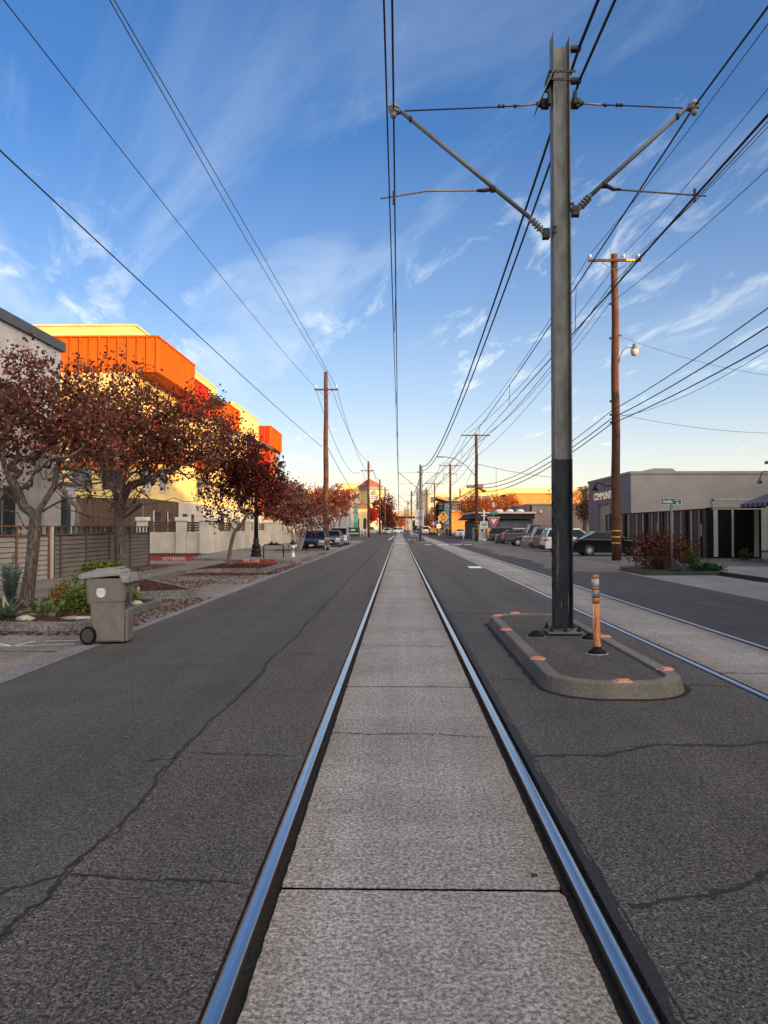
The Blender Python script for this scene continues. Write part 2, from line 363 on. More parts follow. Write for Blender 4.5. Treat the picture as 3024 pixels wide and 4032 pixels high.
# concrete panels between the rails, with open joints and ragged edges
JNT = M('joint_dirt', (.006, .0055, .005), rough=1, var=.3, spec=0, bump=0)
def slabs(name, x0, x1, off):
    mb = MB(); jf = MB(); y = -1.0 + off; k = 0
    while y < YE:
        y1 = y + 4.56; st = 0.06 if y < 20 else 4.54
        yy = [y]
        while yy[-1] < y1 - 0.001: yy.append(min(y1, yy[-1] + st))
        gap = 0.013 if y1 < 5 else .022; gap0 = 0.013 if y < 5 else .022
        vs = []; fs = []
        h = 0.0015 * (k % 3)
        for i, t_ in enumerate(yy):
            r0 = random.uniform(0, 0.007) if st < 1 else 0; r1 = random.uniform(0, 0.007) if st < 1 else 0
            yy_ = t_ + (gap0 if i == 0 else (-gap if i == len(yy) - 1 else 0))
            if i in (0, len(yy) - 1) and st < 1: r0 += random.uniform(0, 0.012); r1 += random.uniform(0, 0.02)
            vs += [(x0 + r0, yy_, h), (x1 - r1, yy_, h), (x0 + r0, yy_, -0.06), (x1 - r1, yy_, -0.06)]
        for i in range(len(yy) - 1):
            a = i * 4; b = a + 4; fs += [(a, a + 1, b + 1, b), (a + 2, a, b, b + 2), (a + 1, a + 3, b + 3, b + 1)]
        e = (len(yy) - 1) * 4; fs += [(2, 3, 1, 0), (e, e + 1, e + 3, e + 2)]
        mb.add(vs, fs); y = y1; k += 1; jf.box(x0 + .004, x1 - .004, y1 - .035, y1 + .035, -.03, -.003)
    struct(name, mb, CONC); struct('joint_filler', jf, JNT)
slabs('track_slabs', -0.558, 0.768, 0.06); slabs('track_slabs', 3.755, 5.075, 0.9)
# rails: polished crown, darker sides
m, t, b = newmat('rail_steel')
g_ = N(t, 'ShaderNodeNewGeometry'); mp = N(t, 'ShaderNodeMapping'); mp.inputs['Scale'].default_value = (60, 0.6, 1); L(t, g_.outputs['Position'], mp.inputs[0])
nn = N(t, 'ShaderNodeTexNoise', inp={'Scale': 1.0, 'Detail': 8.0, 'Roughness': 0.7}); L(t, mp.outputs[0], nn.inputs['Vector'])
rr = ramp(t, [(0.3, (0.40, 0.41, 0.43)), (0.7, (0.62, 0.63, 0.64))], nn.outputs[0])
sx_ = N(t, 'ShaderNodeSeparateXYZ'); L(t, g_.outputs['Normal'], sx_.inputs[0])
top = ramp(t, [(0.55, 0.0), (0.8, 1.0)], sx_.outputs[2])
c = mixc(t, top.outputs[0], (0.05, 0.042, 0.036), rr.outputs[0]); L(t, c, b.inputs['Base Color'])
L(t, top.outputs[0], b.inputs['Metallic'])
nr = N(t, 'ShaderNodeTexNoise', inp={'Scale': 90.0, 'Detail': 3.0}); L(t, g_.outputs['Position'], nr.inputs['Vector'])
rq = ramp(t, [(0.35, 0.20), (0.7, 0.27)], nr.outputs[0]); L(t, rq.outputs[0], b.inputs['Roughness'])
RAIL = m
def rail(x, label):
    prof = [(-0.036, -0.05), (-0.036, 0.004), (-0.031, 0.013), (-0.018, 0.017), (0, 0.0185), (0.018, 0.017), (0.031, 0.013), (0.036, 0.004), (0.036, -0.05)]
    mb = MB(); ys = [-6, 0, 2, 4, 8, 16, 40, 120, YE]; n = len(prof); vs = []; fs = []
    for y in ys: vs += [(x + a, y, z) for a, z in prof]
    for i in range(len(ys) - 1):
        for k in range(n - 1): fs.append((i * n + k, i * n + k + 1, (i + 1) * n + k + 1, (i + 1) * n + k))
    mb.add(vs, fs, True)
    tag(mb.build('rail', RAIL), label, 'rail', 'steel rails of the two tracks')
rail(-0.645, 'polished steel rail on the left side of the near track')
rail(0.857, 'polished steel rail on the right side of the near track')
rail(3.665, 'steel rail passing just right of the kerbed pole island')
rail(5.165, 'outermost steel rail, nearest the parking lot')
# tarry joints and cracks: thin real ribbons lying in the surface
crk = MB()
def crack(pts, w=0.014, z=0.003, jit=0.02, step=0.035):
    P = [Vector((p[0], p[1])) for p in pts]; path = []
    for a, b_ in zip(P, P[1:]):
        n = max(1, int((b_ - a).length / step))
        for k in range(n): path.append(a.lerp(b_, k / n))
    path.append(P[-1]); out = []; dx = 0
    for i, p in enumerate(path):
        d = (path[min(i + 1, len(path) - 1)] - path[max(0, i - 1)]).normalized(); nrm = Vector((-d.y, d.x))
        dx = dx * 0.8 + random.uniform(-jit, jit); q = p + nrm * (dx + random.uniform(-1, 1) * min(.012, jit * .8)); ww = w * random.uniform(0.3, 1.9)
        out += [(q.x + nrm.x * ww / 2, q.y + nrm.y * ww / 2, z), (q.x - nrm.x * ww / 2, q.y - nrm.y * ww / 2, z)]
    crk.add(out, [(2 * i, 2 * i + 1, 2 * i + 3, 2 * i + 2) for i in range(len(path) - 1)])
crack([(seam(y), y) for y in np.arange(0.6, 8, 0.12)], 0.019, jit=0.014)
crack([(seam(y), y) for y in np.arange(8, 40, 0.5)], 0.030, jit=0.006, step=0.3)
crack([(seam(y), y) for y in np.arange(40, 110, 3)], 0.05, jit=0.003, step=2)
for y, w in ((3.68, .014), (5.72, .012), (7.95, .008), (10.3, .018), (13.2, .010), (16.8, .014), (21, .018), (26, .02), (33, .03), (44, .04), (58, .05)):
    crack([(-1.62, y + .05), (-1.2, y), (-0.71, y - 0.02)], w, jit=0.012)
crack([(-1.64, 3.75), (-1.9, 3.45), (-2.25, 3.1), (-3.0, 2.75)], .016); crack([(-1.62, 5.7), (-1.85, 5.55)], .012)
for pts, w in (([(1.03, 3.5), (1.4, 3.58), (1.9, 3.85), (2.6, 3.8)], .018), ([(1.0, 5.7), (1.5, 5.75), (2.0, 6.0), (2.6, 6.05), (3.6, 6.3)], .03),
               ([(.95, 8.6), (1.4, 8.6)], .014), ([(3.0, 8.4), (3.6, 8.2)], .014), ([(.95, 12.2), (1.5, 12.3)], .016), ([(.95, 15.1), (2.2, 15.2), (3.6, 15.0)], .022),
               ([(.95, 17.9), (2.4, 18), (3.6, 17.8)], .02), ([(.95, 22), (2.4, 22.3), (3.6, 22)], .03), ([(.95, 27), (3.6, 27.2)], .04), ([(.95, 36), (3.6, 36.2)], .05),
               ([(5.3, 13), (6.2, 13.2), (7.2, 12.8), (8.4, 12.9)], .03), ([(6.4, 17.8), (7.0, 15.5), (7.6, 13.2), (8.0, 10.5)], .03), ([(5.3, 19.5), (6.4, 18.0), (8.4, 18.4)], .025),
               ([(5.3, 25), (8.4, 25.5)], .03), ([(5.6, 22), (6.2, 20), (7.2, 19.2)], .02)):
    crack(pts, w * 1.5)
for y in (6.28, 10.95, 15.1, 17.3, 19.8, 22.4, 25, 27.6, 31, 36):   # hairline breaks across the slabs
    crack([(-.55, y + .05), (-.2, y + .02), (.2, y + .04), (.5, y - .01), (.76, y - .06)], .011 if y < 12 else .016, z=0.006, jit=0.008)
crack([(.30, 8.2), (.55, 8.33), (.76, 8.28)], .012, z=.006)
crack([(.99, y) for y in np.arange(2, 22, .4)], 0.006, jit=0.004)
struct('pavement_cracks', crk, TAR, fix=False)
# tar-stained band beside the right rail, and dirt with painted contact shade around the island
mb = MB(); ys = list(np.arange(1.5, 40, 0.12)); vs = []
for y in ys: vs += [(0.926, y, .0022), (0.955 + 0.035 * abs(math.sin(y * 2.3) + .5 * math.sin(y * 7)), y, .0022)]
mb.add(vs, [(2 * i, 2 * i + 1, 2 * i + 3, 2 * i + 2) for i in range(len(ys) - 1)]); struct('tar_seal', mb, TAR, fix=False)
# ------------------------------------------------------------------ left side ground
struct('parking_lane', MB().box(-7.85, -4.66, -6, 96, -0.07, -0.004), CONC_W)
strip('gutter', lambda y: -4.655, lambda y: -4.355, -6, 96, CONC_P, z1=0.0)
struct('sidewalk', MB().box(-11.2, -7.86, 17.0, 33.2, -0.07, 0.12), CONC_W)
struct('sidewalk', MB().box(-12.2, -7.86, 39.2, 96, -0.07, 0.12), CONC_W)
struct('driveway', MB().box(-26, -7.86, 33.21, 39.19, -0.07, 0.0), CONC_W)
struct('driveway', MB().box(-14, -7.86, -6, 12.3, -0.07, 0.0), CONC_W)
struct('side_street', MB().box(-60, -4.36, 96.02, 230, -0.07, -0.003), ASPH_L)
struct('side_street', MB().box(-60, -4.36, 230.1, 600, -0.07, -0.003), ASPH_L)
for x, y in ((-6.2, 9.7), (-5.8, 11.4)): pass
crk2 = MB(); crk_b = crk; crk = crk2
crack([(-7.8, 10.6), (-4.7, 10.4)], .02, z=.001, jit=.003); crack([(-6.3, 8), (-6.2, 12.3)], .012, z=.001, jit=.003)
for y in (19, 21.5, 24, 26.5, 29, 31.5, 42, 45, 48, 51, 54, 58, 62, 66): crack([(-11, y), (-7.9, y)], .02, z=.124, jit=.002)
for y in (23.5, 35, 50, 58, 66): crack([(-7.8, y), (-4.7, y)], .03, z=.001, jit=.003)
struct('pavement_cracks', crk2, TAR, fix=False)
# sprayed utility marks
mb = MB()
def dash(a, b_, w=0.035, z=0.003):
    a = Vector(a); b_ = Vector(b_); d = (b_ - a).normalized(); n_ = Vector((-d.y, d.x)) * w / 2
    mb.add([(a.x + n_.x, a.y + n_.y, z), (a.x - n_.x, a.y - n_.y, z), (b_.x - n_.x, b_.y - n_.y, z), (b_.x + n_.x, b_.y + n_.y, z)], [(0, 1, 2, 3)])
for a, b_ in (((-5.55, 10.85), (-6.35, 11.0)), ((-5.55, 10.9), (-5.45, 11.35)), ((-5.60, 10.9), (-6.0, 11.2)), ((-5.5, 10.86), (-4.75, 11.1)), ((-5.3, 11.35), (-4.6, 11.5))): dash(a, b_)
struct('sprayed_markings', mb, WHITE, fix=False)
mb = MB()
for i in range(6): mb.box(-1.6 + i * 0.95, -1.15 + i * .95, 108.2, 110.2, 0.0, 0.004) if not (i == 5) else None
for x0, x1 in ((2.55, 3.2), (3.9, 4.35), (4.5, 4.95), (5.35, 6.3), (6.5, 7.2)): mb.box(x0, x1, 75.6, 77.0, 0.004, 0.008)
mb.box(5.3, 6.8, 81, 81.5, 0.004, 0.008)
mb.add([(-1.5, 108, .004), (-1.3, 108, .004), (-.92, 160, .004), (-1.05, 160, .004)], [(0, 1, 2, 3)])
mb.box(3.0, 3.55, 32.2, 33.6, 0.0, 0.004); mb.box(-.56, .77, 83, 84.4, .004, .008)
mb.box(-7.1, -4.9, 96.3, 97.2, .0, .004); mb.box(8.9, 10.3, 84.2, 84.8, .03, .034)
struct('road_markings', mb, WHITE)
# kerbs and planters on the left
def planter(pts, kz=0.15, kw=0.15, mat=None, soil=None, kerbz0=-0.03):
    mb = MB(); inner = inset_poly(pts, kw); ring(mb, pts if sum(pts[i][0] * pts[(i + 1) % len(pts)][1] - pts[(i + 1) % len(pts)][0] * pts[i][1] for i in range(len(pts))) > 0 else pts[::-1], inner, kerbz0, kz, batter=0.02)
    struct('kerb', mb, mat or KERBG)
    struct('planter_soil', MB().prism(inset_poly(pts, kw + 0.001), -0.02, kz - 0.025), soil or MULCH)
def arcpts(cx, cy, r, a0, a1, n=6): return [(cx + r * math.cos(R(a0 + (a1 - a0) * k / n)), cy + r * math.sin(R(a0 + (a1 - a0) * k / n))) for k in range(n + 1)]
PL_A = [(-12.6, 12.35), (-5.5, 12.35)] + arcpts(-5.5, 12.75, .4, -90, 0, 4)[1:] + [(-5.1, 16.3)] + arcpts(-5.6, 16.3, .5, 0, 90, 4)[1:] + [(-12.6, 16.95)]
PL_B = [(-7.85, 17.45), (-5.9, 18.6)] + arcpts(-5.6, 19.2, .5, -90, 60, 6) + [(-7.85, 23.4)]
PL_C = [(-7.85, 27.9), (-7.3, 28.6), (-6.8, 28.9)] + arcpts(-5.7, 29.6, .65, -90, 0, 5) + arcpts(-5.7, 32.7, .65, 0, 90, 5) + [(-7.85, 33.3)]
PL_D = [(-8.6, 37.2), (-5.6, 37.2)] + arcpts(-5.5, 37.75, .55, -90, 0, 5) + arcpts(-5.5, 47, .55, 0, 90, 5) + [(-7.85, 48.2)]
PL_E = [(-9.0, 51.2), (-5.9, 51.2)] + arcpts(-5.6, 51.7, .5, -90, 0, 4) + [(-5.1, 53.2), (-6.6, 54.2), (-8.9, 54.4)]
PL_F = [(-8.0, 61.0)] + arcpts(-5.8, 61.5, .5, -90, 60, 5) + [(-7.0, 63.6), (-8.0, 63.6)]
PL_G = [(-8.0, 77.5)] + arcpts(-5.3, 78, .5, -90, 60, 5) + [(-6.5, 81.5), (-8.0, 81.5)]
for p in (PL_A, PL_B, PL_C, PL_E, PL_F, PL_G): planter(p)
planter(PL_D, soil=CONC_W, kz=0.14)
struct('kerb', MB().box(-8.0, -7.851, 23.42, 27.88, -.03, .15), KERBG); struct('kerb', MB().box(-8.0, -7.851, 48.3, 51.1, -.03, .15), KERBG)
# bed with red kerb in front of the wall
struct('planter_soil', MB().prism([(-18, 39.4), (-10.7, 39.4), (-12.1, 46.8), (-18, 46.8)], 0.121, 0.135), MULCH)
REDK = M('red_kerb_paint', (0.42, 0.055, 0.035), rough=0.7, var=0.4, scale=9, bump=0.2)
WTXT = M('white_stencil', (0.75, 0.70, 0.66), rough=0.7, var=0.2, bump=0)
t1 = thing('red_kerb', 'long red painted kerb stencilled NO PARKING beside the driveway', 'kerb', (0, 0, 0))
MB().box(-16, -10.62, 39.19, 39.38, -0.02, .2).build('kerb_stone', REDK, t1, bevel=.02)
text('stencil', 'NO PARKING', .26, WTXT, t1, (-11.6, 39.185, .10), (R(90), 0, 0), .002, sx=.75)
t1 = thing('red_kerb', 'red painted kerb stencilled FIRE LANE under the street lamp', 'kerb', (0, 0, 0))
MB().box(-7.85, -6.0, 37.05, 37.19, -0.02, .17).build('kerb_stone', REDK, t1, bevel=.02)
text('stencil', 'FIRE LANE', .22, WTXT, t1, (-7.2, 37.045, .085), (R(90), 0, 0), .002, sx=.8)
# ------------------------------------------------------------------ right side ground
gpts = [(7.05, 29.6), (8.3, 29.2), (8.75, 29.2), (8.75, 31.1), (11.5, 31.1), (24.5, 31.1), (24.5, 58), (30, 58), (30, 96)] 
ys = list(np.arange(96, 29.8, -0.9)); edge = [(6.55 + 0.25 * math.sin(y * .35) + 0.2 * math.sin(y * 1.3) + (0.9 if y > 60 else 0) * (y - 60) / 36, y) for y in ys]
struct('gravel_lot', MB().prism(gpts + edge, -0.075, 0.006), GRAVEL)
struct('side_street', MB().box(9.02, 60, 96.02, 600, -0.07, -0.003), ASPH_F)
struct('concrete_apron', MB().prism([(8.535, -6), (11.38, -6), (11.38, 27.38), (8.76, 27.38), (8.76, 29.15), (8.535, 29.1)], -0.07, 0.001), CONC_P)
struct('sidewalk', MB().prism([(11.54, -6), (26, -6), (26, 31.05), (11.56, 31.05), (11.54, 30)], -0.07, 0.13), CONC_P)
GREENK = M('dark_green_kerb_paint', (0.010, 0.030, 0.024), rough=0.55, var=0.5, scale=6, bump=0.2)
struct('kerb', MB().box(11.385, 11.535, -6, 27.3, -.03, .14), GREENK)
planter([(8.8, 27.4), (11.5, 27.4), (11.53, 29.2), (11.53, 30.95), (8.9, 30.95)], mat=GREENK)
# ------------------------------------------------------------------ pole island
def island(pts, h=.155, kw=.15):
    t_ = thing('traffic_island', None, 'traffic island')
    mb = MB(); ring(mb, pts, inset_poly(pts, kw + .045), -0.03, h, batter=0.045); mb.build('kerb', KERBM, t_, bevel=.018)
    MB().prism(inset_poly(pts, kw + .046), -.02, h - .035).build('asphalt_infill', ASPH_B, t_)
    return t_
pts = roundrect(1.50, 3.02, 7.62, 13.95, .62, 7)
pts = [(x + (0.06 * (y - 7.6) / 6.3 if x < 2 else 0), y) for x, y in pts]
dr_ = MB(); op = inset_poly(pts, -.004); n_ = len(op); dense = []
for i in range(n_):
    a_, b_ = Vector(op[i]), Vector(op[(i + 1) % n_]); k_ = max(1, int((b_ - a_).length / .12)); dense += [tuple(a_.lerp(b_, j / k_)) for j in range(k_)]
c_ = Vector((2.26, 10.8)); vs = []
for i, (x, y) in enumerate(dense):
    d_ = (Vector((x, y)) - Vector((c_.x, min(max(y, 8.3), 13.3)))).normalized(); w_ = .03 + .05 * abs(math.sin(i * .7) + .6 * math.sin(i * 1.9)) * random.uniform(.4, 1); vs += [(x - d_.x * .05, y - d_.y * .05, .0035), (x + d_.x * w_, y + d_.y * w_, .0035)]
n_ = len(dense); dr_.add(vs, [(2 * i, 2 * i + 1, (2 * i + 3) % (2 * n_), (2 * i + 2) % (2 * n_)) for i in range(n_)]); struct('grime_contact_shade', dr_, BEDM, fix=False)  # debris band that also paints contact shade at the kerb foot
isl = island(pts); tag(isl, 'long concrete kerbed island with rounded ends holding the near steel pole')
isl2 = island(roundrect(1.55, 3.3, 84.5, 92.5, .5, 4)); tag(isl2, 'low kerbed island under the steel pole that carries a white sign')
isl3 = island(roundrect(1.6, 3.2, 146, 156, .5, 3)); tag(isl3, 'low kerbed island with a rounded white nose under the third steel pole')
# raised orange markers on the kerb
ORM = M('orange_marker', (0.62, 0.14, 0.06), rough=0.35, var=0.25, scale=20, bump=0.05)
WHM = M('marker_edge', (0.62, 0.60, 0.55), rough=0.5, var=0.2, bump=0)
mk = thing('pavement_marker', 'x', 'pavement marker')
mb = MB(); mb.add([(-.075, -.05, 0), (.075, -.05, 0), (.075, .05, 0), (-.075, .05, 0), (-.06, -.028, .022), (.06, -.028, .022), (.06, .028, .022), (-.06, .028, .022)],
                  [(3, 2, 1, 0), (4, 5, 6, 7), (0, 1, 5, 4), (1, 2, 6, 5), (2, 3, 7, 6), (3, 0, 4, 7)]); mb.build('reflector', ORM, mk)
MB().box(-.083, .083, -.058, .058, -.002, .002).build('glue_pad', WHM, mk)
mks = [((1.73, 13.45), 'leftmost orange marker at the far end of the island'), ((2.1, 13.85), 'orange marker on the far curve of the island kerb'),
       ((1.62, 11.6), 'orange marker on the left kerb beside the broken post base'), ((1.64, 9.05), 'orange marker where the left kerb starts to curve'),
       ((2.25, 7.74), 'chipped orange marker at the middle of the near island end'), ((2.90, 8.4), 'orange marker at the right corner of the near island end'),
       ((2.92, 10.9), 'orange marker on the right kerb behind the orange post')]
for i, ((x, y), lb) in enumerate(mks):
    o = mk if i == 0 else dup(mk, (0, 0, 0)); o.location = (x, y, .157); o.rotation_euler.z = R((8, 5, 12, -25, 4, 30, -6)[i])
    o['label'] = lb; o['group'] = 'orange markers on the island kerb'
# ================================================================== overhead line poles
STEEL = M('galvanised_steel', (0.165, 0.175, 0.165), rough=0.6, metal=0.2, var=0.35, scale=2.5, bump=0.15, bscale=40, stretch=(2, 2, .8), col2=(0.085, 0.09, 0.085))
STEELP = M('coated_steel', (0.036, 0.046, 0.058), rough=0.6, spec=.25, metal=0.0, var=0.5, scale=4, bump=0.1, col2=(0.014, 0.018, 0.024), stretch=(2, 2, .5), thr=(.45, .85))
IRON = M('dark_fitting', (0.035, 0.034, 0.032), rough=0.6, metal=0.4, var=0.4, scale=30, bump=0.2)
GALV = M('galvanised_tube', (0.125, 0.138, 0.143), rough=0.6, metal=0.2, var=0.15, scale=2, bump=0)
WIRE = M('cable_black', (0.012, 0.012, 0.014), rough=0.6, var=0.1, bump=0)
PORC = M('grey_insulator', (0.16, 0.155, 0.15), rough=0.35, var=0.2, bump=0)
PINK = M('weathered_fibreglass', (0.26, 0.23, 0.225), rough=0.5, var=0.2, bump=0)
PY = 11.45; PX = 2.44; BLK0 = M('graffiti_black', (.008, .008, .009), rough=.4, bump=0)
def ocs_pole(loc, label, z_att=(6.13, 6.47), detail=True, zs=1.0, H=8.98, arms=True, cant=(-2.52, 2.01)):
    t_ = thing('overhead_line_pole', label, 'pole', loc, 0, 'steel poles carrying the overhead line')
    hw = .128; d = .14
    cut = 2.72
    # H-section with the web facing the street
    for nm, z0, z1, mt in (('pole_base_section', 0.2, cut, STEELP), ('pole_shaft', cut, H, STEEL)):
        mb = MB(); e = 0.002 if nm == 'pole_base_section' else 0
        zt = z1 + (.16 if nm == 'pole_shaft' else 0)
        mb.box(-hw - e, -hw + .018, -d - e, d + e, z0, zt); mb.box(hw - .018, hw + e, -d - e, d + e, z0, zt - (.06 if nm == 'pole_shaft' else 0)); mb.box(-hw + .018, hw - .018, -.012 - e, .012 + e, z0, z1)
        mb.build(nm, mt, t_, bevel=.004 if detail else 0)
    mb = MB(); mb.box(-.26, .26, -.24, .24, 0.145, 0.175); mb.build('base_plate', GALV if detail else STEEL, t_, bevel=.004)
    if detail:
        MB().box(-.22, .22, -.20, .20, 0.10, 0.145).build('grout_pad', IRON, t_)
        for x in (-.2, 0, .2):
            for y in (-.19, .19):
                mb = MB(); mb.lathe([(.034, .175), (.034, .215)], (x, y, 0), 6, smooth=False); mb.lathe([(.018, .215), (.018, .26)], (x, y, 0), 8); mb.build('anchor_bolt', IRON, t_)
        mb = MB()
        for z in (8.38, 8.50): mb.box(-.2, .2, -.168, -.152, z, z + .03)
        mb.box(-.2, -.152, -.17, .17, 8.38, 8.53); mb.each('clamp_band', IRON, t_)
        # slanted splice plate at the left flange
        mb = MB(); m_ = Matrix.Translation((-.175, -.02, 8.42)) @ Matrix.Rotation(R(24), 4, 'Y'); mb.box(-.012, .0, -.17, .15, -.46, .12, m_); mb.build('splice_plate', STEEL, t_)
        mb = MB()
        for x, y, z in ((-.22, -.1, 8.25), (-.22, -.05, 8.1), (-.17, -.17, 8.39), (-.17, -.17, 8.51)): mb.lathe([(.02, -.03), (.02, .03)], (x, y, z), 6, 'X')
        mb.each('bolt', IRON, t_)
        mb = MB()
        for (x, z, ln) in ((.17, 8.95, .12), (.17, 8.46, .12), (.16, 8.12, .05)):
            mb.box(x, x + ln, -.05, .05, z - .03, z + .03); mb.lathe([(.035, -.04), (.035, .04)], (x + ln, 0, z), 8, 'Y')
        mb.each('feeder_bracket', IRON, t_)
    if not arms: return t_
    for sgn, xt in ((-1, cant[0]), (1, cant[1])):
        zb = z_att[0] if sgn < 0 else z_att[1]; xb = sgn * .17
        tip = Vector((xt + (-sgn) * .12, 0, 8.02)); root = Vector((sgn * .45, 0, zb + .24 * 1)); base = Vector((sgn * .16, 0, zb))

        mb = MB(); mb.tube([root, tip], .034, 10); arm = mb.build('cantilever_arm', GALV, t_)
        dr = (tip - root).normalized()
        # strut insulator at the pole
        mb = MB(); p0 = base + Vector((sgn * .08, 0, 0)); n_ = 24; pts = []; rad = []
        for k in range(n_ + 1):
            u = k / n_; pts.append(p0.lerp(root, u)); rad.append(.035 if u < .25 or u > .85 else (.062 if (k % 4) < 2 else .034))
        mb.tube(pts, rad, 12, smooth=False); mb.build('strut_insulator', PORC, arm)
        mb = MB(); mb.box(min(xb, xb + sgn * .1), max(xb, xb + sgn * .1), -.06, .06, zb - .07, zb + .07)
        mb.box(-.16 * 1 if sgn < 0 else .10, -.10 if sgn < 0 else .16, -.19, -.15, zb - .05, zb - .02); mb.box(-.16 if sgn < 0 else .10, -.10 if sgn < 0 else .16, -.19, -.15, zb + .03, zb + .06)
        mb.lathe([(.018, -.09), (.018, .09)], (xb + sgn * .09, 0, zb), 8); mb.each('arm_bracket', IRON, t_)
        # tie rod
        z_t = 8.12; mb = MB(); x_in = sgn * .28; x_out = xt - sgn * .17
        mb.tube([(x_in, 0, z_t), (sgn * .62, 0, z_t - .03)], .016, 8); mb.build('turnbuckle', PINK, t_)
        mb = MB(); mb.tube([(sgn * .62, 0, z_t - .03), (sgn * 1.1, 0, z_t - .05), (x_out, 0, 8.03)], .011, 6)
        for xx in (.68, .86, .92): mb.tube([(sgn * xx - .02, 0, z_t - .035), (sgn * xx + .02, 0, z_t - .035)], .028, 8)
        mb.build('tie_rod', WIRE, t_)
        mb = MB(); mb.box(min(xb, x_in), max(xb, x_in), -.05, .05, z_t - .07, z_t - .045); mb.box(min(xb, x_in), max(xb, x_in), -.05, .05, z_t + .03, z_t + .055)
        mb.tube([(sgn * .20, 0, z_t - .01), (sgn * .30, 0, z_t), (sgn * .36, 0, z_t)], [.07, .06, .02], 8); mb.box(min(xb, xb + sgn * .04), max(xb, xb + sgn * .04), -.19, -.1, z_t - .1, z_t + .1); mb.each('tie_bracket', IRON, t_)
        # messenger insulator on the tip
        mb = MB(); mb.lathe([(.03, -.10), (.05, -.06), (.05, -.03), (.03, -.02), (.075, 0.0), (.075, .02), (.045, .03), (.085, .05), (.085, .07), (.04, .08), (.035, .13)], (xt, 0, 8.02), 14)
        mb.build('messenger_insulator', PINK, arm)
        mb = MB(); mb.tube([tip, (xt, 0, 7.98)], .03, 8); q = tip - dr * .18; mb.lathe([(.05, -.02), (.05, .02)], tuple(q), 10, 'X'); mb.each('tip_clamp', IRON, arm)
        # steady arm
        r0 = Vector((sgn * (1.02 if sgn < 0 else .66), 0, 0)); f_ = (abs(r0.x) - abs(root.x)) / (abs(tip.x) - abs(root.x)); r0.z = root.z + (tip.z - root.z) * f_ - .03
        xe = xt - (.20 if sgn < 0 else -.17); mb = MB()
        p1 = Vector((r0.x + sgn * .14, 0, 6.80)); pm = Vector((xt - sgn * .5, 0, 6.80)) if sgn < 0 else Vector((xt - sgn * .7, 0, 6.76))
        mb.tube([p1, pm, (xe, 0, 6.69)], .015, 8); mb.build('steady_arm', PINK if sgn < 0 else GALV, t_)
        mb = MB(); mb.tube([r0, p1, p1 + Vector((sgn * .1, 0, 0))], [.035, .03, .022], 8); mb.lathe([(.055, -.03), (.055, .03)], tuple(r0), 10, 'X')
        mb.box(xt - .015, xt + .015, -.02, .02, 6.60, 6.80); mb.each('steady_clamp', IRON, t_)
    return t_
ocs_pole((PX, PY, 0), 'tall near grey steel H-section pole with two cantilever arms, standing on the kerbed island')
_p1 = [o for o in bpy.data.objects if o.name == 'overhead_line_pole'][0]
rg = np.random.default_rng(12); mb = MB()
for (x0, w_, z0, z1) in ((-.085, .022, .75, 1.55), (-.06, .012, 1.0, 1.75), (.085, .016, .42, .75), (-.09, .015, .35, .7), (-.02, .010, .5, .62)):
    pts_ = []; n_ = 10
    for i in range(n_ + 1): pts_.append((x0 + rg.uniform(-.004, .004), z0 + (z1 - z0) * i / n_, w_ * math.sin(math.pi * (i + .3) / (n_ + .6)) * rg.uniform(.5, 1)))
    mb.add([(p[0] - p[2] / 2, -.0165, p[1]) for p in pts_] + [(p[0] + p[2] / 2, -.0165, p[1]) for p in pts_], [(i, i + 1, n_ + 2 + i, n_ + 1 + i) for i in range(n_)])
mb.each('paint_drip', M('pale_drip', (.22, .24, .22), rough=.6, var=.4, scale=30), _p1, fix=False)
mb = MB(); z = .75
for k in range(7):
    pts_ = [(-.1305 - .004, -.10 + .19 * (i % 2) + rg.uniform(-.02, .02), z + .10 * i) for i in range(3)]
    mb.tube([(-.1345, -.09, z), (-.1345, .02, z + .05), (-.1345, .09, z + .10), (-.1345, .0, z + .15), (-.1345, -.09, z + .13)], .010, 4); z += .24
mb.each('graffiti_mark', BLK0, _p1)
p2 = ocs_pole((2.46, 88, 0), 'second steel overhead line pole down the track, carrying a white sign low on its shaft', detail=False)
p3 = ocs_pole((2.46, 150, 0), 'third steel overhead line pole down the track, pale band near its foot', detail=False)
for k, y in enumerate((205, 262, 320)):
    o = dup(p3, (2.4, y, 0), 0, ('fourth', 'fifth', 'sixth and farthest')[k] + ' steel overhead line pole down the track')
mb = MB(); mb.box(-.16, .16, -.17, -.16, .2, 3.1); mb.build('pale_band', M('pale_paint', (.5, .5, .48), var=.2), p3)
sg = thing('route_sign', 'white rectangular sign with a grey oval mark on the second steel pole', 'sign', (2.36, 87.8, 0))
MB().box(-.52, .48, -.03, 0, 1.95, 3.75).build('panel', M('sign_white', (.62, .62, .60), rough=.5, var=.12), sg, bevel=.02)
mb = MB(); mb.prism([(.38 * math.cos(R(a)), .24 * math.sin(R(a))) for a in range(0, 360, 20)], 0, .004, Matrix.Translation((-.02, -.034, 2.85)) @ Matrix.Rotation(R(90), 4, 'X')); mb.box(-.35, .3, -.036, -.032, 3.35, 3.42); mb.box(-.35, .3, -.036, -.032, 3.5, 3.56); mb.box(-.2, .2, -.036, -.032, 2.2, 2.26)
mb.build('symbol', M('sign_grey', (.28, .28, .28), var=.1, bump=0), sg)
cp = thing('conduit', 'pair of bent grey conduits running up the second steel pole', 'conduit', (2.46, 87.7, 0))
mb = MB(); mb.tube([(-.45, 0, .15), (-.42, 0, .6), (-.05, 0, 1.1), (-.02, 0, 5.5)], .05, 8); mb.build('pipe', GALV, cp)
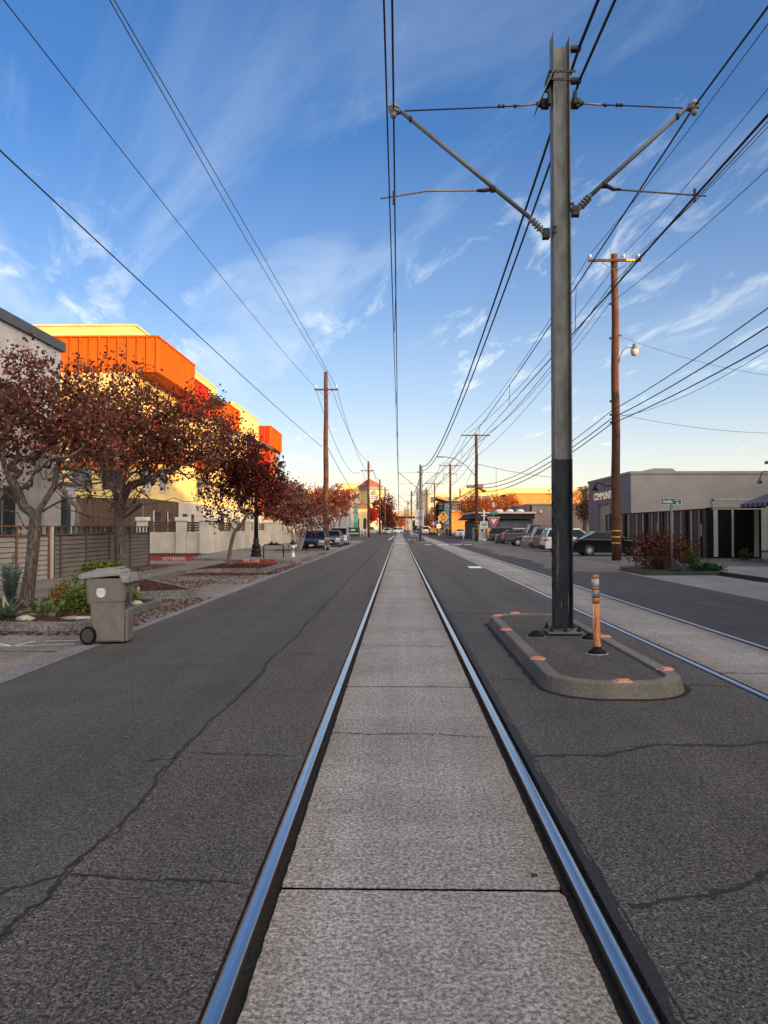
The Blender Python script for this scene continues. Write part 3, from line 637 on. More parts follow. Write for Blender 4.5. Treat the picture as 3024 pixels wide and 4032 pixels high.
mb = MB(); mb.tube([(.32, -.1, .15), (.30, -.1, 1.5), (.2, -.05, 2.0), (.2, -.05, 8.2)], .045, 8); mb.build('pipe', GALV, cp)

# ------------------------------------------------------------------ wooden utility poles
m, t, b = newmat('pole_wood')
tc_ = N(t, 'ShaderNodeTexCoord'); mp = N(t, 'ShaderNodeMapping'); mp.inputs['Scale'].default_value = (16, 16, .7); L(t, tc_.outputs['Object'], mp.inputs[0])
nn = N(t, 'ShaderNodeTexNoise', inp={'Scale': 1.4, 'Detail': 8.0, 'Roughness': 0.7}); L(t, mp.outputs[0], nn.inputs['Vector'])
r_ = ramp(t, [(.3, (.022, .009, .006)), (.55, (.095, .033, .013)), (.75, (.21, .075, .03))], nn.outputs[0])
nk = N(t, 'ShaderNodeTexNoise', inp={'Scale': 2.0, 'Detail': 3.0}); L(t, tc_.outputs['Object'], nk.inputs['Vector'])
c = mixc(t, 1.0, r_.outputs[0], ramp(t, [(.35, .55), (.6, 1.0)], nk.outputs[0]).outputs[0], 'MULTIPLY'); L(t, c, b.inputs['Base Color']); b.inputs['Roughness'].default_value = .85
bp = N(t, 'ShaderNodeBump', inp={'Strength': .6, 'Distance': .03}); L(t, nn.outputs[0], bp.inputs['Height']); L(t, bp.outputs[0], b.inputs['Normal'])
WOODP = m
INS = M('white_porcelain', (.55, .55, .52), rough=.25, var=.1, bump=0)
YEL = M('yellow_reflective', (.75, .42, .03), rough=.5, var=.2, scale=20)
def upole(loc, H, label, r0=.19, r1=.13, arm=None, ins=(), bands=(), equip=False, n=12):
    t_ = thing('utility_pole', label, 'utility pole', loc)
    k = 14; mb = MB(); mb.tube([(.02 * math.sin(i * 1.3), 0, H * i / k - .1) for i in range(k + 1)], [r0 + (r1 - r0) * i / k + .004 * math.sin(i * 2.1) for i in range(k + 1)], n); mb.build('shaft', WOODP, t_)
    if arm:
        x0, x1, z = arm; ca = MB().box(x0, x1, -.24, -.13, z - .065, z + .065).build('crossarm', WOODP, t_, bevel=.01)
        mb = MB(); w_ = min(-x0, x1) * .62
        for s_ in (-1, 1): mb.tube([(s_ * w_, -.25, z - .06), (s_ * .05, -.2, z - .55)], .018, 4)
        mb.each('brace', GALV, t_)
        for x in ins:
            mb = MB(); mb.lathe([(.018, 0), (.018, .1), (.06, .11), (.075, .15), (.05, .17), (.07, .20), (.045, .23), (.055, .27), (.03, .29)], (x, -.185, z + .065), 10); mb.build('insulator', INS, t_)
    for z in bands: MB().lathe([(r0 + .006, z), (r0 + .006, z + .055)], (0, 0, 0), n).build('reflective_band', YEL, t_)
    if equip:
        for x in (-.9, .45, 1.0):
            mb = MB(); mb.lathe([(.05, 0), (.09, .05), (.05, .12), (.09, .18), (.05, .25), (.08, .3), (.04, .7)], (x, -.2, H - 2.0), 8); mb.build('cutout', INS, t_)
        mb = MB(); mb.box(-1.3, 1.4, -.22, -.12, H - 2.1, H - 1.98); mb.tube([(-1.25, -.2, H - 1.9), (-1.3, -.2, H - 3.0), (-.7, -.2, H - 3.5), (.0, -.2, H - 3.4), (1.0, -.2, H - 3.6), (1.25, -.2, H - 3.0), (1.2, -.2, H - 1.9)], .03, 5); mb.build('jumper_loops', GALV, t_)
    return t_
R1 = upole((11.28, 39.8, 0), 16.1, 'near wooden utility pole in the gravel with yellow bands and a lamp', .245, .17, arm=(-1.42, 1.32, 15.62), ins=(-1.32, .42, 1.18), bands=(.88, 1.19, 1.51), n=18)
MB().box(.55, 1.0, -.246, -.241, 15.57, 15.67).build('marker_tag', YEL, R1)
mb = MB()
for z in (13.4, 11.6, 8.3, 7.6, 7.2): mb.box(-.30, -.16, -.05, .05, z - .06, z + .04)
mb.box(.16, .34, -.03, .03, 11.72, 11.78); mb.each('cable_clamp', IRON, R1)
mb = MB(); mb.tube([(-.22, -.1, 13.9), (-.23, -.1, 14.8), (-.22, -.1, 16.4)], .012, 5); mb.build('ground_wire', GALV, R1)
lampm = M('lamp_lens', (.50, .42, .33), rough=.3, var=.1, bump=0)
la = MB(); la.tube([(.2, 0, 10.3), (.24, 0, 10.6), (.4, 0, 10.95), (.62, 0, 11.12), (.9, 0, 11.1)], .03, 8); la = la.build('lamp_arm', GALV, R1)
mb = MB(); mb.lathe([(.04, .28), (.09, .26), (.1, .08), (.17, .04), (.18, -.02)], (1.0, 0, 11.03), 14); mb.build('lamp_housing', GALV, la)
mb = MB(); mb.lathe([(.20, 0), (.21, -.12), (.15, -.30), (.10, -.33)], (1.0, 0, 11.0), 14); mb.build('lamp_shade', lampm, la)
R2 = upole((9.65, 95, 0), 13.5, 'wooden utility pole at the kerb crossing with a cobra-head street lamp', .24, .17, arm=(-1.9, 1.7, 13.2), ins=(-1.75, -1.0, 1.45), bands=(1.6, 2.0, 2.4))
mb = MB(); mb.tube([(-.2, 0, 8.2), (-1.2, 0, 9.4), (-2.6, 0, 10.3), (-4.0, 0, 10.55)], .045, 6); mb.build('lamp_arm', GALV, R2); MB().box(-4.9, -4.0, -.13, .13, 10.46, 10.62).build('lamp_head', GALV, R2, bevel=.04)
R3 = upole((10.1, 150, 0), 14.3, 'third right-hand utility pole with hanging jumper loops', .26, .19, arm=(-2.3, 2.2, 13.9), ins=(-2.1, -1, 2), equip=True, bands=(1.6, 2.0))
R4 = upole((10.0, 214, 0), 14.4, 'fourth right-hand utility pole with a wide crossarm', .25, .18, arm=(-2.6, 2.6, 14.1), ins=(-2.3, -1.2, 1.2, 2.3))
R5 = upole((9.4, 262, 0), 15.6, 'fifth right-hand utility pole in front of the orange trees', .25, .18, arm=(-2.4, 2.4, 13.2), ins=(-2, 2), equip=True)
R6 = upole((11.2, 300, 0), 11.2, 'short dark utility pole among the orange trees', .22, .15)
L1 = upole((-5.85, 60.8, 0), 14.3, 'tall left-hand wooden utility pole rising behind the dark red trees', .25, .15, arm=(-.92, 1.0, 12.75), ins=(-.8, .85), n=12)
L2 = upole((-5.6, 140, 0), 14.0, 'second left-hand utility pole, lit orange beside the red roofed tower', .27, .18, arm=(-1.4, 1.0, 12.2), ins=(-1.2, .9))
L3 = upole((-4.85, 192, 0), 14.0, 'third left-hand utility pole in front of the arched window', .27, .18)
L4 = upole((-4.2, 229, 0), 14.0, 'fourth left-hand utility pole at the right edge of the cream tower', .26, .18, arm=(-1, 1, 13.2), ins=(-.8, .8))
L5 = upole((-4.1, 300, 0), 14.0, 'farthest left-hand utility pole near the overpass', .25, .18, arm=(-1.8, 1.8, 10.8))

# ------------------------------------------------------------------ overhead cables
def cable(label, pts, sag=0.0, r=.012, group='overhead cables', n=5, extra=None):
    path = []; sags = sag if isinstance(sag, (list, tuple)) else [sag] * (len(pts) - 1)
    for (a, b_), sg_ in zip(zip(pts, pts[1:]), sags):
        a = Vector(a); b_ = Vector(b_); k = 22
        for i in range(k):
            u = i / k; p = a.lerp(b_, u); p.z -= 4 * sg_ * u * (1 - u); path.append(p)
    path.append(Vector(pts[-1])); mb = MB(); mb.tube(path, [max(r, r * (.55 + p.y / 75)) if p.y > 35 else r for p in path], n, cap=False)
    if extra: extra(mb)
    o = mb.build('overhead_cable', WIRE, fix=False); return tag(o, label, 'cable', group)
# contact and messenger wires with droppers
for sx, nm in ((-.08, 'near'), (4.45, 'far')):
    ms = [(sx, -40, 8.0), (sx, PY, 8.04), (sx, 88, 7.9), (sx, 150, 7.9), (sx, 205, 7.9), (sx, 262, 7.9), (sx, 400, 7.9)]
    s_ = [.35, .75, .6, .5, .5, .5]
    def drops(mb, sx=sx, ms=ms, s_=s_):
        for (a, b_), sg_ in zip(zip(ms[1:4], ms[2:5]), s_[1:4]):
            for u in (.1, .25, .4, .55, .7, .85):
                y = a[1] + (b_[1] - a[1]) * u; z = a[2] + (b_[2] - a[2]) * u - 4 * sg_ * u * (1 - u); mb.tube([(sx, y, z), (sx - .03, y, 6.64)], .006 * (1 + y / 60), 4)
    cable('messenger wire above the %s track, running over its insulators' % nm, ms, s_, .016, 'overhead wires above the tracks', extra=drops)
    cable('contact wire hung below the messenger of the %s track' % nm, [(sx - .06, -40, 6.68), (sx - .06, PY, 6.62), (sx, 88, 6.6), (sx - .1, 150, 6.6), (sx, 262, 6.6), (sx, 400, 6.6)], .03, .011, 'overhead wires above the tracks')
    if nm == 'far': cable('second thin wire running beside the contact wire of the far track', [(4.6, -40, 6.9), (4.50, PY, 6.72), (4.47, 88, 6.66)], .03, .010, 'overhead wires above the tracks')
cable('upper feeder cable clamped to the top of the near steel pole', [(PX + .2, -40, 8.9), (PX + .29, PY, 8.97), (2.7, 88, 8.8), (2.6, 150, 8.5), (2.6, 205, 8.5)], [.6, 1.7, .9, .8], .026)
cable('lower feeder cable running beside the upper one past the pole top', [(PX + .42, -40, 8.4), (PX + .30, PY, 8.48), (2.72, 88, 8.35), (2.6, 150, 8.1)], [.6, 1.6, .9], .022)
# left pole line
a1, a2 = (-6.7, 60.6, 12.95), (-5.0, 60.6, 12.95)
cable('leftmost high cable ending on the crossarm of the tall left pole', [W(15, 0, 10.5) + Vector((-.3, -7, -.2)), W(15, 0, 11.6), a1], [.0, .25], .011)
cable('left cable of the close pair sweeping to the top of the left pole', [W(432, 0, 13.4) + Vector((0, -9, 0)), W(432, 0, 15), (-5.9, 60.7, 14.25)], [0, .2], .013)
cable('right cable of the close pair sweeping to the left pole crossarm', [W(450, 0, 13.9) + Vector((0, -9, 0)), W(450, 0, 15.2), (-5.05, 60.6, 13.0)], [0, -.15], .013)
cable('lowest left cable crossing the sky above the trees', [W(0, 592, 10) + Vector((0, -8, 0)), W(0, 592, 11), W(1267, 1759, 60.8)], [0, .1], .014)
cable('upper cable linking the tops of the left-hand poles', [(-5.9, 60.8, 14.3), (-5.6, 140, 13.95), (-4.85, 192, 13.9), (-4.2, 229, 13.9), (-4.1, 300, 13.8)], [1.6, .9, .5, 1.2], .013)
cable('left crossarm cable between the left-hand poles', [a1, (-6.8, 139.8, 12.4), (-5.2, 229, 13.4)], [3.0, 3.5], .013)
cable('right crossarm cable between the left-hand poles', [a2, (-4.7, 139.8, 12.4), (-3.4, 229, 13.4), (-2.4, 300, 10.9)], [2.6, 3.2, .8], .013)
cable('sagging telephone cable leaving the left pole low down', [(-5.7, 60.9, 8.1), (-5.6, 140, 5.6), (-4.8, 192, 6)], [.9, .8], .016)
# right pole line
def thru(px, py, X, k=1.0):      # where a cable in the plane x = X is seen at the frame edge
    Y = X * F / (px - VX); return Vector((X, Y, EYE + (VY - py) / F * Y))
zt = 15.62 + .33
for lb, x1, (px, py), xn in (('left insulator cable of the near utility pole', 9.96, (3024, 95), 9.9), ('middle insulator cable of the near utility pole', 11.7, (3024, 350), 11.7), ('right insulator cable of the near utility pole', 12.46, (3024, 500), 12.5)):
    q = thru(px, py, xn); xd = {9.96: 7.9, 11.7: 8.65, 12.46: 11.1}[x1]
    cable(lb, [q + Vector((0, -22, -.3)), q, (x1, 39.6, zt), (xd, 94.8, 13.5), (xd + .4, 149.8, 14.2), (xd + .2, 213.8, 14.4), (xd + .1, 262, 13.5)], [0, .15, 1.1, .9, .8, .7], .014)
q = thru(3024, 665, 11.0); cable('thin high cable clamped left of the near utility pole shaft', [q + Vector((0, -15, 0)), q, (11.0, 39.8, 13.4), (9.4, 95, 10.4), (9.9, 150, 9.9)], [0, .15, .8, .6], .013)
q = thru(3024, 480, 11.3); cable('bundled cable crossing the near utility pole just below its braces', [q + Vector((0, -15, 0)), q, (11.05, 39.7, 14.35), (9.5, 95, 12.1), (9.9, 150, 12.0)], [0, .1, 1.0, .8], .018)
for lb, (px, py), z1, z2, r_c in (('highest of the three thick low cables on the right', (3024, 1212), 7.78, 7.1, .020), ('middle of the three thick low cables on the right', (3024, 1285), 7.38, 6.7, .024), ('lowest of the three thick low cables on the right', (3024, 1358), 7.12, 6.2, .024)):
    q = thru(px, py, 11.2); cable(lb, [q + Vector((0, -15, .2)), q, (11.05, 39.7, z1), (9.45, 94.8, z2), (9.9, 149.8, z2 + .3), (9.9, 213, z2 + .6)], [0, .12, 1.15, .9, .8], r_c)
q = thru(3024, 1378, 11.45); cable('thin cable strung between the middle and lowest thick cables', [q + Vector((0, -15, .2)), q, (11.5, 39.8, 7.5)], [0, .35], .010)
cable('upper service drop from the near utility pole to the right', [(11.5, 39.8, 11.7), W(3024, 1477, 46)], .25, .010)
cable('lower service drop from the near utility pole to the right', [(11.5, 39.8, 7.6), W(3024, 1705, 48)], .2, .010)
cable('grey service cable reaching right from the pole with the street lamp', [(9.9, 95, 9.6), W(2190, 1881, 105)], .2, .016)
cable('thin cable sloping down behind the far poles', [(9.5, 95, 9.6), (9.8, 150, 5.5)], .8, .011)

# ================================================================== near street objects
# orange flexible post
OR = M('orange_post_plastic', (0.50, 0.17, 0.035), rough=.55, var=.35, scale=9, bump=.15, stretch=(1, 1, .5))
m, t, b = newmat('scuffed_orange'); tc_ = N(t, 'ShaderNodeTexCoord'); mp = N(t, 'ShaderNodeMapping'); mp.inputs['Scale'].default_value = (18, 18, 3.2); L(t, tc_.outputs['Object'], mp.inputs[0])
nn = N(t, 'ShaderNodeTexNoise', inp={'Scale': 1.0, 'Detail': 6.0, 'Roughness': .65}); L(t, mp.outputs[0], nn.inputs['Vector'])
r_ = ramp(t, [(.36, (.15, .05, .02)), (.44, (.50, .17, .035)), (.56, (.55, .20, .05)), (.60, (.62, .55, .50)), (.8, (.66, .62, .6))], nn.outputs[0]); L(t, r_.outputs[0], b.inputs['Base Color']); b.inputs['Roughness'].default_value = .55; SCUF = m
TAPEW = M('worn_white_tape', (.55, .52, .47), rough=.5, var=.3, scale=14, bump=.2); TAPEG = M('worn_grey_tape', (.27, .27, .30), rough=.4, var=.4, scale=14, bump=.2)
RUB = M('black_rubber', (.008, .008, .009), spec=.15, rough=.7, var=.3, bump=.2)
dl = thing('flexible_post', 'scuffed orange plastic post with white and grey tape on the kerbed island', 'bollard', (2.49, 9.66, .12)); dl.rotation_euler = (0, R(-1.2), 0)
mb = MB(); mb.lathe([(.046, .05), (.045, .12), (.044, .63)], n=20); mb.build('post_shaft', SCUF, dl)
mb = MB(); mb.lathe([(.0455, .63), (.0455, .70)], n=20); mb.lathe([(.0455, .80), (.0455, .835)], n=20); mb.build('post_collar', OR, dl)
mb = MB(); mb.lathe([(.0465, .70), (.0465, .80)], n=20); mb.build('reflective_sleeve', TAPEG, dl)
mb = MB(); mb.lathe([(.0475, .835), (.0475, .94)], n=20); mb.build('reflective_sleeve', TAPEW, dl)
mb = MB(); mb.lathe([(.0455, .94), (.047, .95), (.044, .985), (.030, .988)], n=20); mb.build('post_cap', OR, dl)
mb = MB(); mb.lathe([(.125, .008), (.118, .02), (.075, .05), (.055, .062), (.05, .09)], n=24); mb.build('base', RUB, dl)
mb = MB(); mb.lathe([(.137, 0), (.135, .008)], n=24); mb.build('glue_ring', TAPEW, dl)
for (x, y, lb) in ((1.99, 11.15, 'black rubber base left without its post, left of the steel pole'), (2.72, 10.9, 'black rubber base left without its post, hidden behind the orange post')):
    o = thing('post_base', lb, 'post base', (x, y, .12)); mb = MB(); mb.lathe([(.13, 0), (.122, .02), (.08, .05), (.05, .075), (.045, .085)], n=20); mb.build('base', RUB, o); mb = MB(); mb.lathe([(.143, -.002), (.141, .006)], n=20); mb.build('glue_ring', TAPEG, o)

# ------------------------------------------------------------------ wheeled bin
BINM = M('bin_plastic', (0.165, 0.150, 0.132), rough=.48, var=.12, scale=6, bump=.06, bscale=200)
BINL = M('bin_lid_plastic', (0.215, 0.21, 0.20), rough=.42, var=.12, scale=6, bump=.05, bscale=200)
bn = thing('wheeled_bin', 'grey wheeled refuse bin with a round white seal standing in the gutter', 'bin', (-4.33, 11.3, 0.0), R(7)); bn.scale = (.82, .82, .98)
# local: +x = front (opening lip), wheels at -x
secs = [(0.03, -.20, .31, .25), (.06, -.215, .32, .265), (.35, -.245, .335, .285), (.58, -.262, .345, .295), (.62, -.30, .35, .298), (.64, -.31, .36, .305), (.92, -.335, .385, .325), (.98, -.34, .39, .33)]
mb = MB(); vs = []; fs = []; nseg = None
for z, x0, x1, w in secs:
    pr = roundrect(x0, x1, -w, w, .07, 4); nseg = len(pr); vs += [(x, y, z) for x, y in pr]
for i in range(len(secs) - 1):
    for k in range(nseg): fs.append((i * nseg + k, i * nseg + (k + 1) % nseg, (i + 1) * nseg + (k + 1) % nseg, (i + 1) * nseg + k))
fs += [tuple(range(nseg))[::-1]]; mb.add(vs, fs, False)
body = mb.build('body', BINM, bn, bevel=.006)
mb = MB(); m_ = Matrix.Rotation(R(-5.0), 4, 'Y')
lid = roundrect(-.375, .42, -.35, .35, .06, 4)
LZ = 1.0
vs = [(x, y, LZ) for x, y in lid] + [(x * .99, y * .99, LZ + .055) for x, y in lid] + [(x * .86 + .0, y * .84, LZ + .085) for x, y in lid] + [(x * .5, y * .5, LZ + .105) for x, y in lid]; n = len(lid); fs = [tuple(range(n))[::-1], tuple(range(3 * n, 4 * n))]
for i in range(3): fs += [(i * n + k, i * n + (k + 1) % n, (i + 1) * n + (k + 1) % n, (i + 1) * n + k) for k in range(n)]
mb.add([m_ @ Vector(v) for v in vs], fs, False); lid_o = mb.build('lid', BINL, bn, bevel=.008)
mb = MB(); mb.box(-.12, .36, -.13, .13, 1.09, 1.12, m_); mb.build('lid_ridge', BINL, lid_o, bevel=.01)
# ribbed lip skirt at the front
mb = MB(); mb.prism([(.25, 1.00), (.44, 1.00), (.44, .86), (.31, .86)], -.352, .352, Matrix.Translation((0, 0, .045)) @ Matrix(((1, 0, 0, 0), (0, 0, 1, 0), (0, 1, 0, 0), (0, 0, 0, 1)))); 
sk = mb.build('front_lip', BINL, lid_o, bevel=.015)
mb = MB()
for k in range(6): mb.box(.315 + k * .021, .327 + k * .021, -.360, -.350, .925, 1.02)
for k in range(9): mb.box(.438, .450, -.30 + k * .075, -.275 + k * .075, .925, 1.02)
mb.each('lip_rib', M('bin_rib', (.36, .36, .35), rough=.35, var=.1, bump=0), sk, bevel=.003)
mb = MB()
for y in (-.30, .30): mb.prism([(-.34, .98), (-.34, .90), (-.40, .91), (-.46, .96), (-.47, 1.0), (-.44, 1.0)], y - .02, y + .02, Matrix(((1, 0, 0, 0), (0, 0, 1, 0), (0, 1, 0, 0), (0, 0, 0, 1))))
hb = mb.each('handle_bracket', BINM, bn, bevel=.006); mb = MB(); mb.tube([(-.455, -.34, .975), (-.455, .34, .975)], .018, 10); mb.build('handle_bar', RUB, bn)
for y in (-.30, .30):
    mb = MB(); mb.lathe([(.06, -.055), (.128, -.05), (.135, -.04), (.135, .04), (.128, .05), (.06, .055)], (-.27, y, .135), 24, 'Y'); wh = mb.build('wheel', RUB, bn)
    mb = MB(); s_ = -1 if y < 0 else 1
    mb.lathe([(.10, 0), (.085, .004)], (-.27, y + s_ * .052 if s_ > 0 else y - .056, .135), 20, 'Y'); mb.build('hub', M('bin_hub', (.03, .03, .03), rough=.5), wh)
mb = MB(); mb.tube([(-.27, -.3, .135), (-.27, .3, .135)], .014, 8); mb.build('axle', IRON, bn)
# front recess with grab bar, corner foot, pebble bumps
mb = MB(); mb.box(.33, .395, -.20, .20, .03, .50); mb.box(.28, .34, -.262, -.24, .03, .64); mb.build('front_foot', BINM, bn, bevel=.012)
mb = MB(); mb.tube([(.36, -.23, .60), (.39, -.12, .60), (.39, .12, .60)], .012, 8); mb.build('grab_bar', GALV, bn)
DK = M('bin_recess', (.045, .042, .04), rough=.7, bump=0)
mb = MB(); mb.prism([(.365, -.235), (.405, -.12), (.403, -.118), (.362, -.232)], .58, .76); mb.build('recess', DK, bn)
mb = MB()
for i in range(4):
    for j in range(3 if i % 2 == 0 else 2):
        mb.lathe([(.014, 0), (.012, -.006), (.004, -.009)], (.10 + j * .045 + (.022 if i % 2 else 0), -.292 + .01 * (3 - i) * .3 - .004, .46 + i * .05), 8, 'Y')
mb.each('grip_bump', BINM, bn)
# round seal
mz = Matrix.Translation((-.05, -.320, .78)) @ Matrix.Rotation(R(90 - 4), 4, 'X')
mb = MB(); mb.prism([(.085 * math.cos(R(a)), .085 * math.sin(R(a))) for a in range(0, 360, 12)], 0, .003, mz); seal = mb.build('seal', M('seal_white', (.66, .67, .68), rough=.4, var=.1), bn)
SG = M('seal_grey', (.16, .17, .19), rough=.5, var=.3, bump=0)
mb = MB()
def annul(mb, r0, r1, z, a0=0, a1=360, st=12):
    an = list(range(a0, a1 + 1, st)); vs = []
    for a in an: vs += [(r0 * math.cos(R(a)), r0 * math.sin(R(a)), z), (r1 * math.cos(R(a)), r1 * math.sin(R(a)), z)]
    mb.add([mz @ Vector(v) for v in vs], [(2 * i, 2 * i + 1, 2 * i + 3, 2 * i + 2) for i in range(len(an) - 1)])
annul(mb, .0795, .081, .0042); annul(mb, .060, .062, .0042)
for a in range(0, 181, 30): # rays behind the dome, hills and water lines
    v = [(.016 * math.cos(R(a - 5)), .012 + .016 * math.sin(R(a - 5))), (.046 * math.cos(R(a)), .004 + .046 * math.sin(R(a))), (.016 * math.cos(R(a + 5)), .012 + .016 * math.sin(R(a + 5)))]
    mb.add([mz @ Vector((x, y, .0042)) for x, y in v], [(0, 1, 2)])
for (x0, x1, y0, y1) in ((-.050, -.018, .000, .006), (.018, .050, -.002, .004), (-.045, -.01, -.016, -.012), (.005, .042, -.018, -.013), (-.034, .034, -.030, -.026), (-.025, .02, -.042, -.038), (-.014, -.010, -.006, .01), (.010, .014, -.006, .01), (-.010, .010, .010, .014)):
    mb.add([mz @ Vector((x, y, .0042)) for x, y in ((x0, y0), (x1, y0), (x1, y1), (x0, y1))], [(0, 1, 2, 3)])
mb.build('seal_design', SG, seal, fix=False)
word = 'CITY OF SACRAMENTO'
for i, ch in enumerate(word):
    if ch == ' ': continue
    a = 200 - i * 220 / (len(word) - 1)
    o = text('letter', ch, .020, SG, seal, (0, 0, 0), (0, 0, 0), .0006, bold=.0006)
    o.matrix_local = mz @ Matrix.Translation((.0705 * math.cos(R(a)), .0705 * math.sin(R(a)), .004)) @ Matrix.Rotation(R(a - 90), 4, 'Z')
# ------------------------------------------------------------------ street name sign
sn = thing('street_sign', 'green Indie Alley street name blade on a galvanised post above the bush', 'street sign', (9.85, 27.75, .1), R(3))
MB().tube([(0, 0, 0), (0, 0, 2.5)], .045, 10).build('post', GALV, sn)
SGN = M('sign_green', (.01, .14, .09), rough=.35, var=.08, bump=0); SGW = M('sign_letter', (.72, .75, .74), rough=.4, var=.03, bump=0)
MB().box(-.36, .36, -.012, .012, 2.44, 2.66).build('blade', SGN, sn)
mb = MB(); 
for a in ((-.36, .36, 2.44, 2.449), (-.36, .36, 2.651, 2.66), (-.36, -.351, 2.449, 2.651), (.351, .36, 2.449, 2.651)): mb.box(a[0], a[1], -.0145, -.0125, a[2], a[3])
mb.build('border', SGW, sn)
text('lettering', 'Indie', .185, SGW, sn, (-.13, -.0155, 2.55), (R(90), 0, 0), .001, sx=.95, bold=.003)
text('lettering', 'ALLEY', .07, SGW, sn, (.20, -.0155, 2.60), (R(90), 0, 0), .001, bold=.001)
mb = MB()
for (x, z, w, h) in ((.19, 2.50, .03, .05), (.23, 2.48, .04, .03), (.225, 2.52, .02, .03), (.26, 2.515, .03, .02)): mb.box(x - w / 2, x + w / 2, -.0155, -.0135, z - h / 2, z + h / 2)
mb.build('emblem', SGW, sn)
# ================================================================== trees and plants
def barkmat(name, c1, c2, sc=9.0):
    if name in MC: return MC[name]
    m, t, b = newmat(name); tc_ = N(t, 'ShaderNodeTexCoord'); mp = N(t, 'ShaderNodeMapping'); mp.inputs['Scale'].default_value = (sc, sc, sc * .22); L(t, tc_.outputs['Object'], mp.inputs[0])
    v = N(t, 'ShaderNodeTexVoronoi', inp={'Scale': 2.2}); v.feature = 'DISTANCE_TO_EDGE'
    nn = N(t, 'ShaderNodeTexNoise', inp={'Scale': 1.4, 'Detail': 7.0, 'Distortion': .6}); L(t, mp.outputs[0], nn.inputs['Vector'])
    ad = N(t, 'ShaderNodeVectorMath'); ad.operation = 'ADD'; L(t, mp.outputs[0], ad.inputs[0]); L(t, nn.outputs[1], ad.inputs[1]); L(t, ad.outputs[0], v.inputs['Vector'])
    r_ = ramp(t, [(.0, c1), (.22, c2)], v.outputs[0]); c = mixc(t, 1.0, r_.outputs[0], ramp(t, [(.3, .65), (.7, 1.15)], nn.outputs[0]).outputs[0], 'MULTIPLY')
    L(t, c, b.inputs['Base Color']); b.inputs['Roughness'].default_value = .9
    bp = N(t, 'ShaderNodeBump', inp={'Strength': .9, 'Distance': .03}); L(t, v.outputs[0], bp.inputs['Height']); L(t, bp.outputs[0], b.inputs['Normal'])
    MC[name] = m; return m
BARK = barkmat('bark_brown', (.040, .030, .024), (.150, .118, .096)); BARKS = barkmat('bark_smooth', (.09, .06, .045), (.20, .145, .11), 5); BARKL = barkmat('bark_pale', (.16, .13, .11), (.36, .31, .27), 5)
def grow(base, fork, targets, r_tip, r_max, rg, lean=None, limbs=None, power=.46, step=.28, bow=.12):
    """skeleton that reaches every target point from the fork; returns node list and parents"""
    nodes = [Vector(base)]; par = [-1]
    k = max(3, int((Vector(fork) - Vector(base)).length / .35)); bend = Vector((rg.normal(0, .05), rg.normal(0, .05), 0)) if lean is None else Vector(lean)
    for i in range(1, k + 1):
        u = i / k; nodes.append(Vector(base).lerp(Vector(fork), u) + bend * math.sin(u * math.pi)); par.append(len(nodes) - 2)
    trunk_n = len(nodes)
    def reach(start, tgt):
        a = nodes[start]; d = tgt - a; n = max(1, int(d.length / step)); p = start; off = Vector(rg.normal(0, .05, 3)) * d.length
        for i in range(1, n + 1):
            u = i / n; q = a.lerp(tgt, u) + off * math.sin(u * math.pi) + Vector((0, 0, -bow * d.length * math.sin(u * math.pi) * .6)) + Vector(rg.normal(0, .022, 3))
            nodes.append(q); par.append(p); p = len(nodes) - 1
        return p
    tips = []
    if limbs:
        for l in limbs:
            p = trunk_n - 1 - l.get('drop', 0)
            for w in l['pts']: p = reach(p, Vector(w))
    f = Vector(fork); ts = sorted(targets, key=lambda q: (q - f).length)
    arr = np.zeros((60000, 3)); cnt = 0
    def sync():
        nonlocal cnt
        while cnt < len(nodes): arr[cnt] = nodes[cnt]; cnt += 1
    sync()
    for q in ts:
        lo = trunk_n - 1
        d = np.linalg.norm(arr[lo:cnt] - np.array(q), axis=1) + 0.35 * np.maximum(0, np.linalg.norm(arr[lo:cnt] - np.array(f), axis=1) - (q - f).length + .1)
        d += 0.25 * np.maximum(0, arr[lo:cnt, 2] - q.z)
        s = int(np.argmin(d)) + lo; tips.append(reach(s, q)); sync()
    # pipe model radii
    w = [0.0] * len(nodes); ch = [0] * len(nodes)
    for i in range(len(nodes) - 1, 0, -1):
        if ch[i] == 0: w[i] += 1
        w[par[i]] += w[i]; ch[par[i]] += 1
    tot = max(w[1], 1)
    rad = [max(r_tip, r_max * (x / tot) ** power) for x in w]; rad[0] = rad[1] * 1.0
    return nodes, par, rad, tips, trunk_n
def skeleton_mesh(nodes, par, rad, flare=1.25):
    mb = MB(); kids = {}
    for i, p in enumerate(par): kids.setdefault(p, []).append(i)
    # follow chains along the thickest child
    done = set(); starts = [(0, None)]
    while starts:
        s, pre = starts.pop(); chain = [s] if pre is None else [pre, s]; cur = s
        while cur in kids:
            ks = sorted(kids[cur], key=lambda i: -rad[i])
            for o in ks[1:]: starts.append((o, cur))
            cur = ks[0]; chain.append(cur)
        rr = [rad[i] for i in chain]
        if pre is not None: rr[0] = min(rad[pre], rr[1] * 1.1)
        else: rr[0] *= flare; rr[1] *= (1 + flare) / 2 if len(rr) > 1 else 1
        n = 10 if max(rr) > .08 else (6 if max(rr) > .025 else (4 if max(rr) > .012 else 3))
        mb.tube([nodes[i] for i in chain], rr, n, cap=False)
    return mb
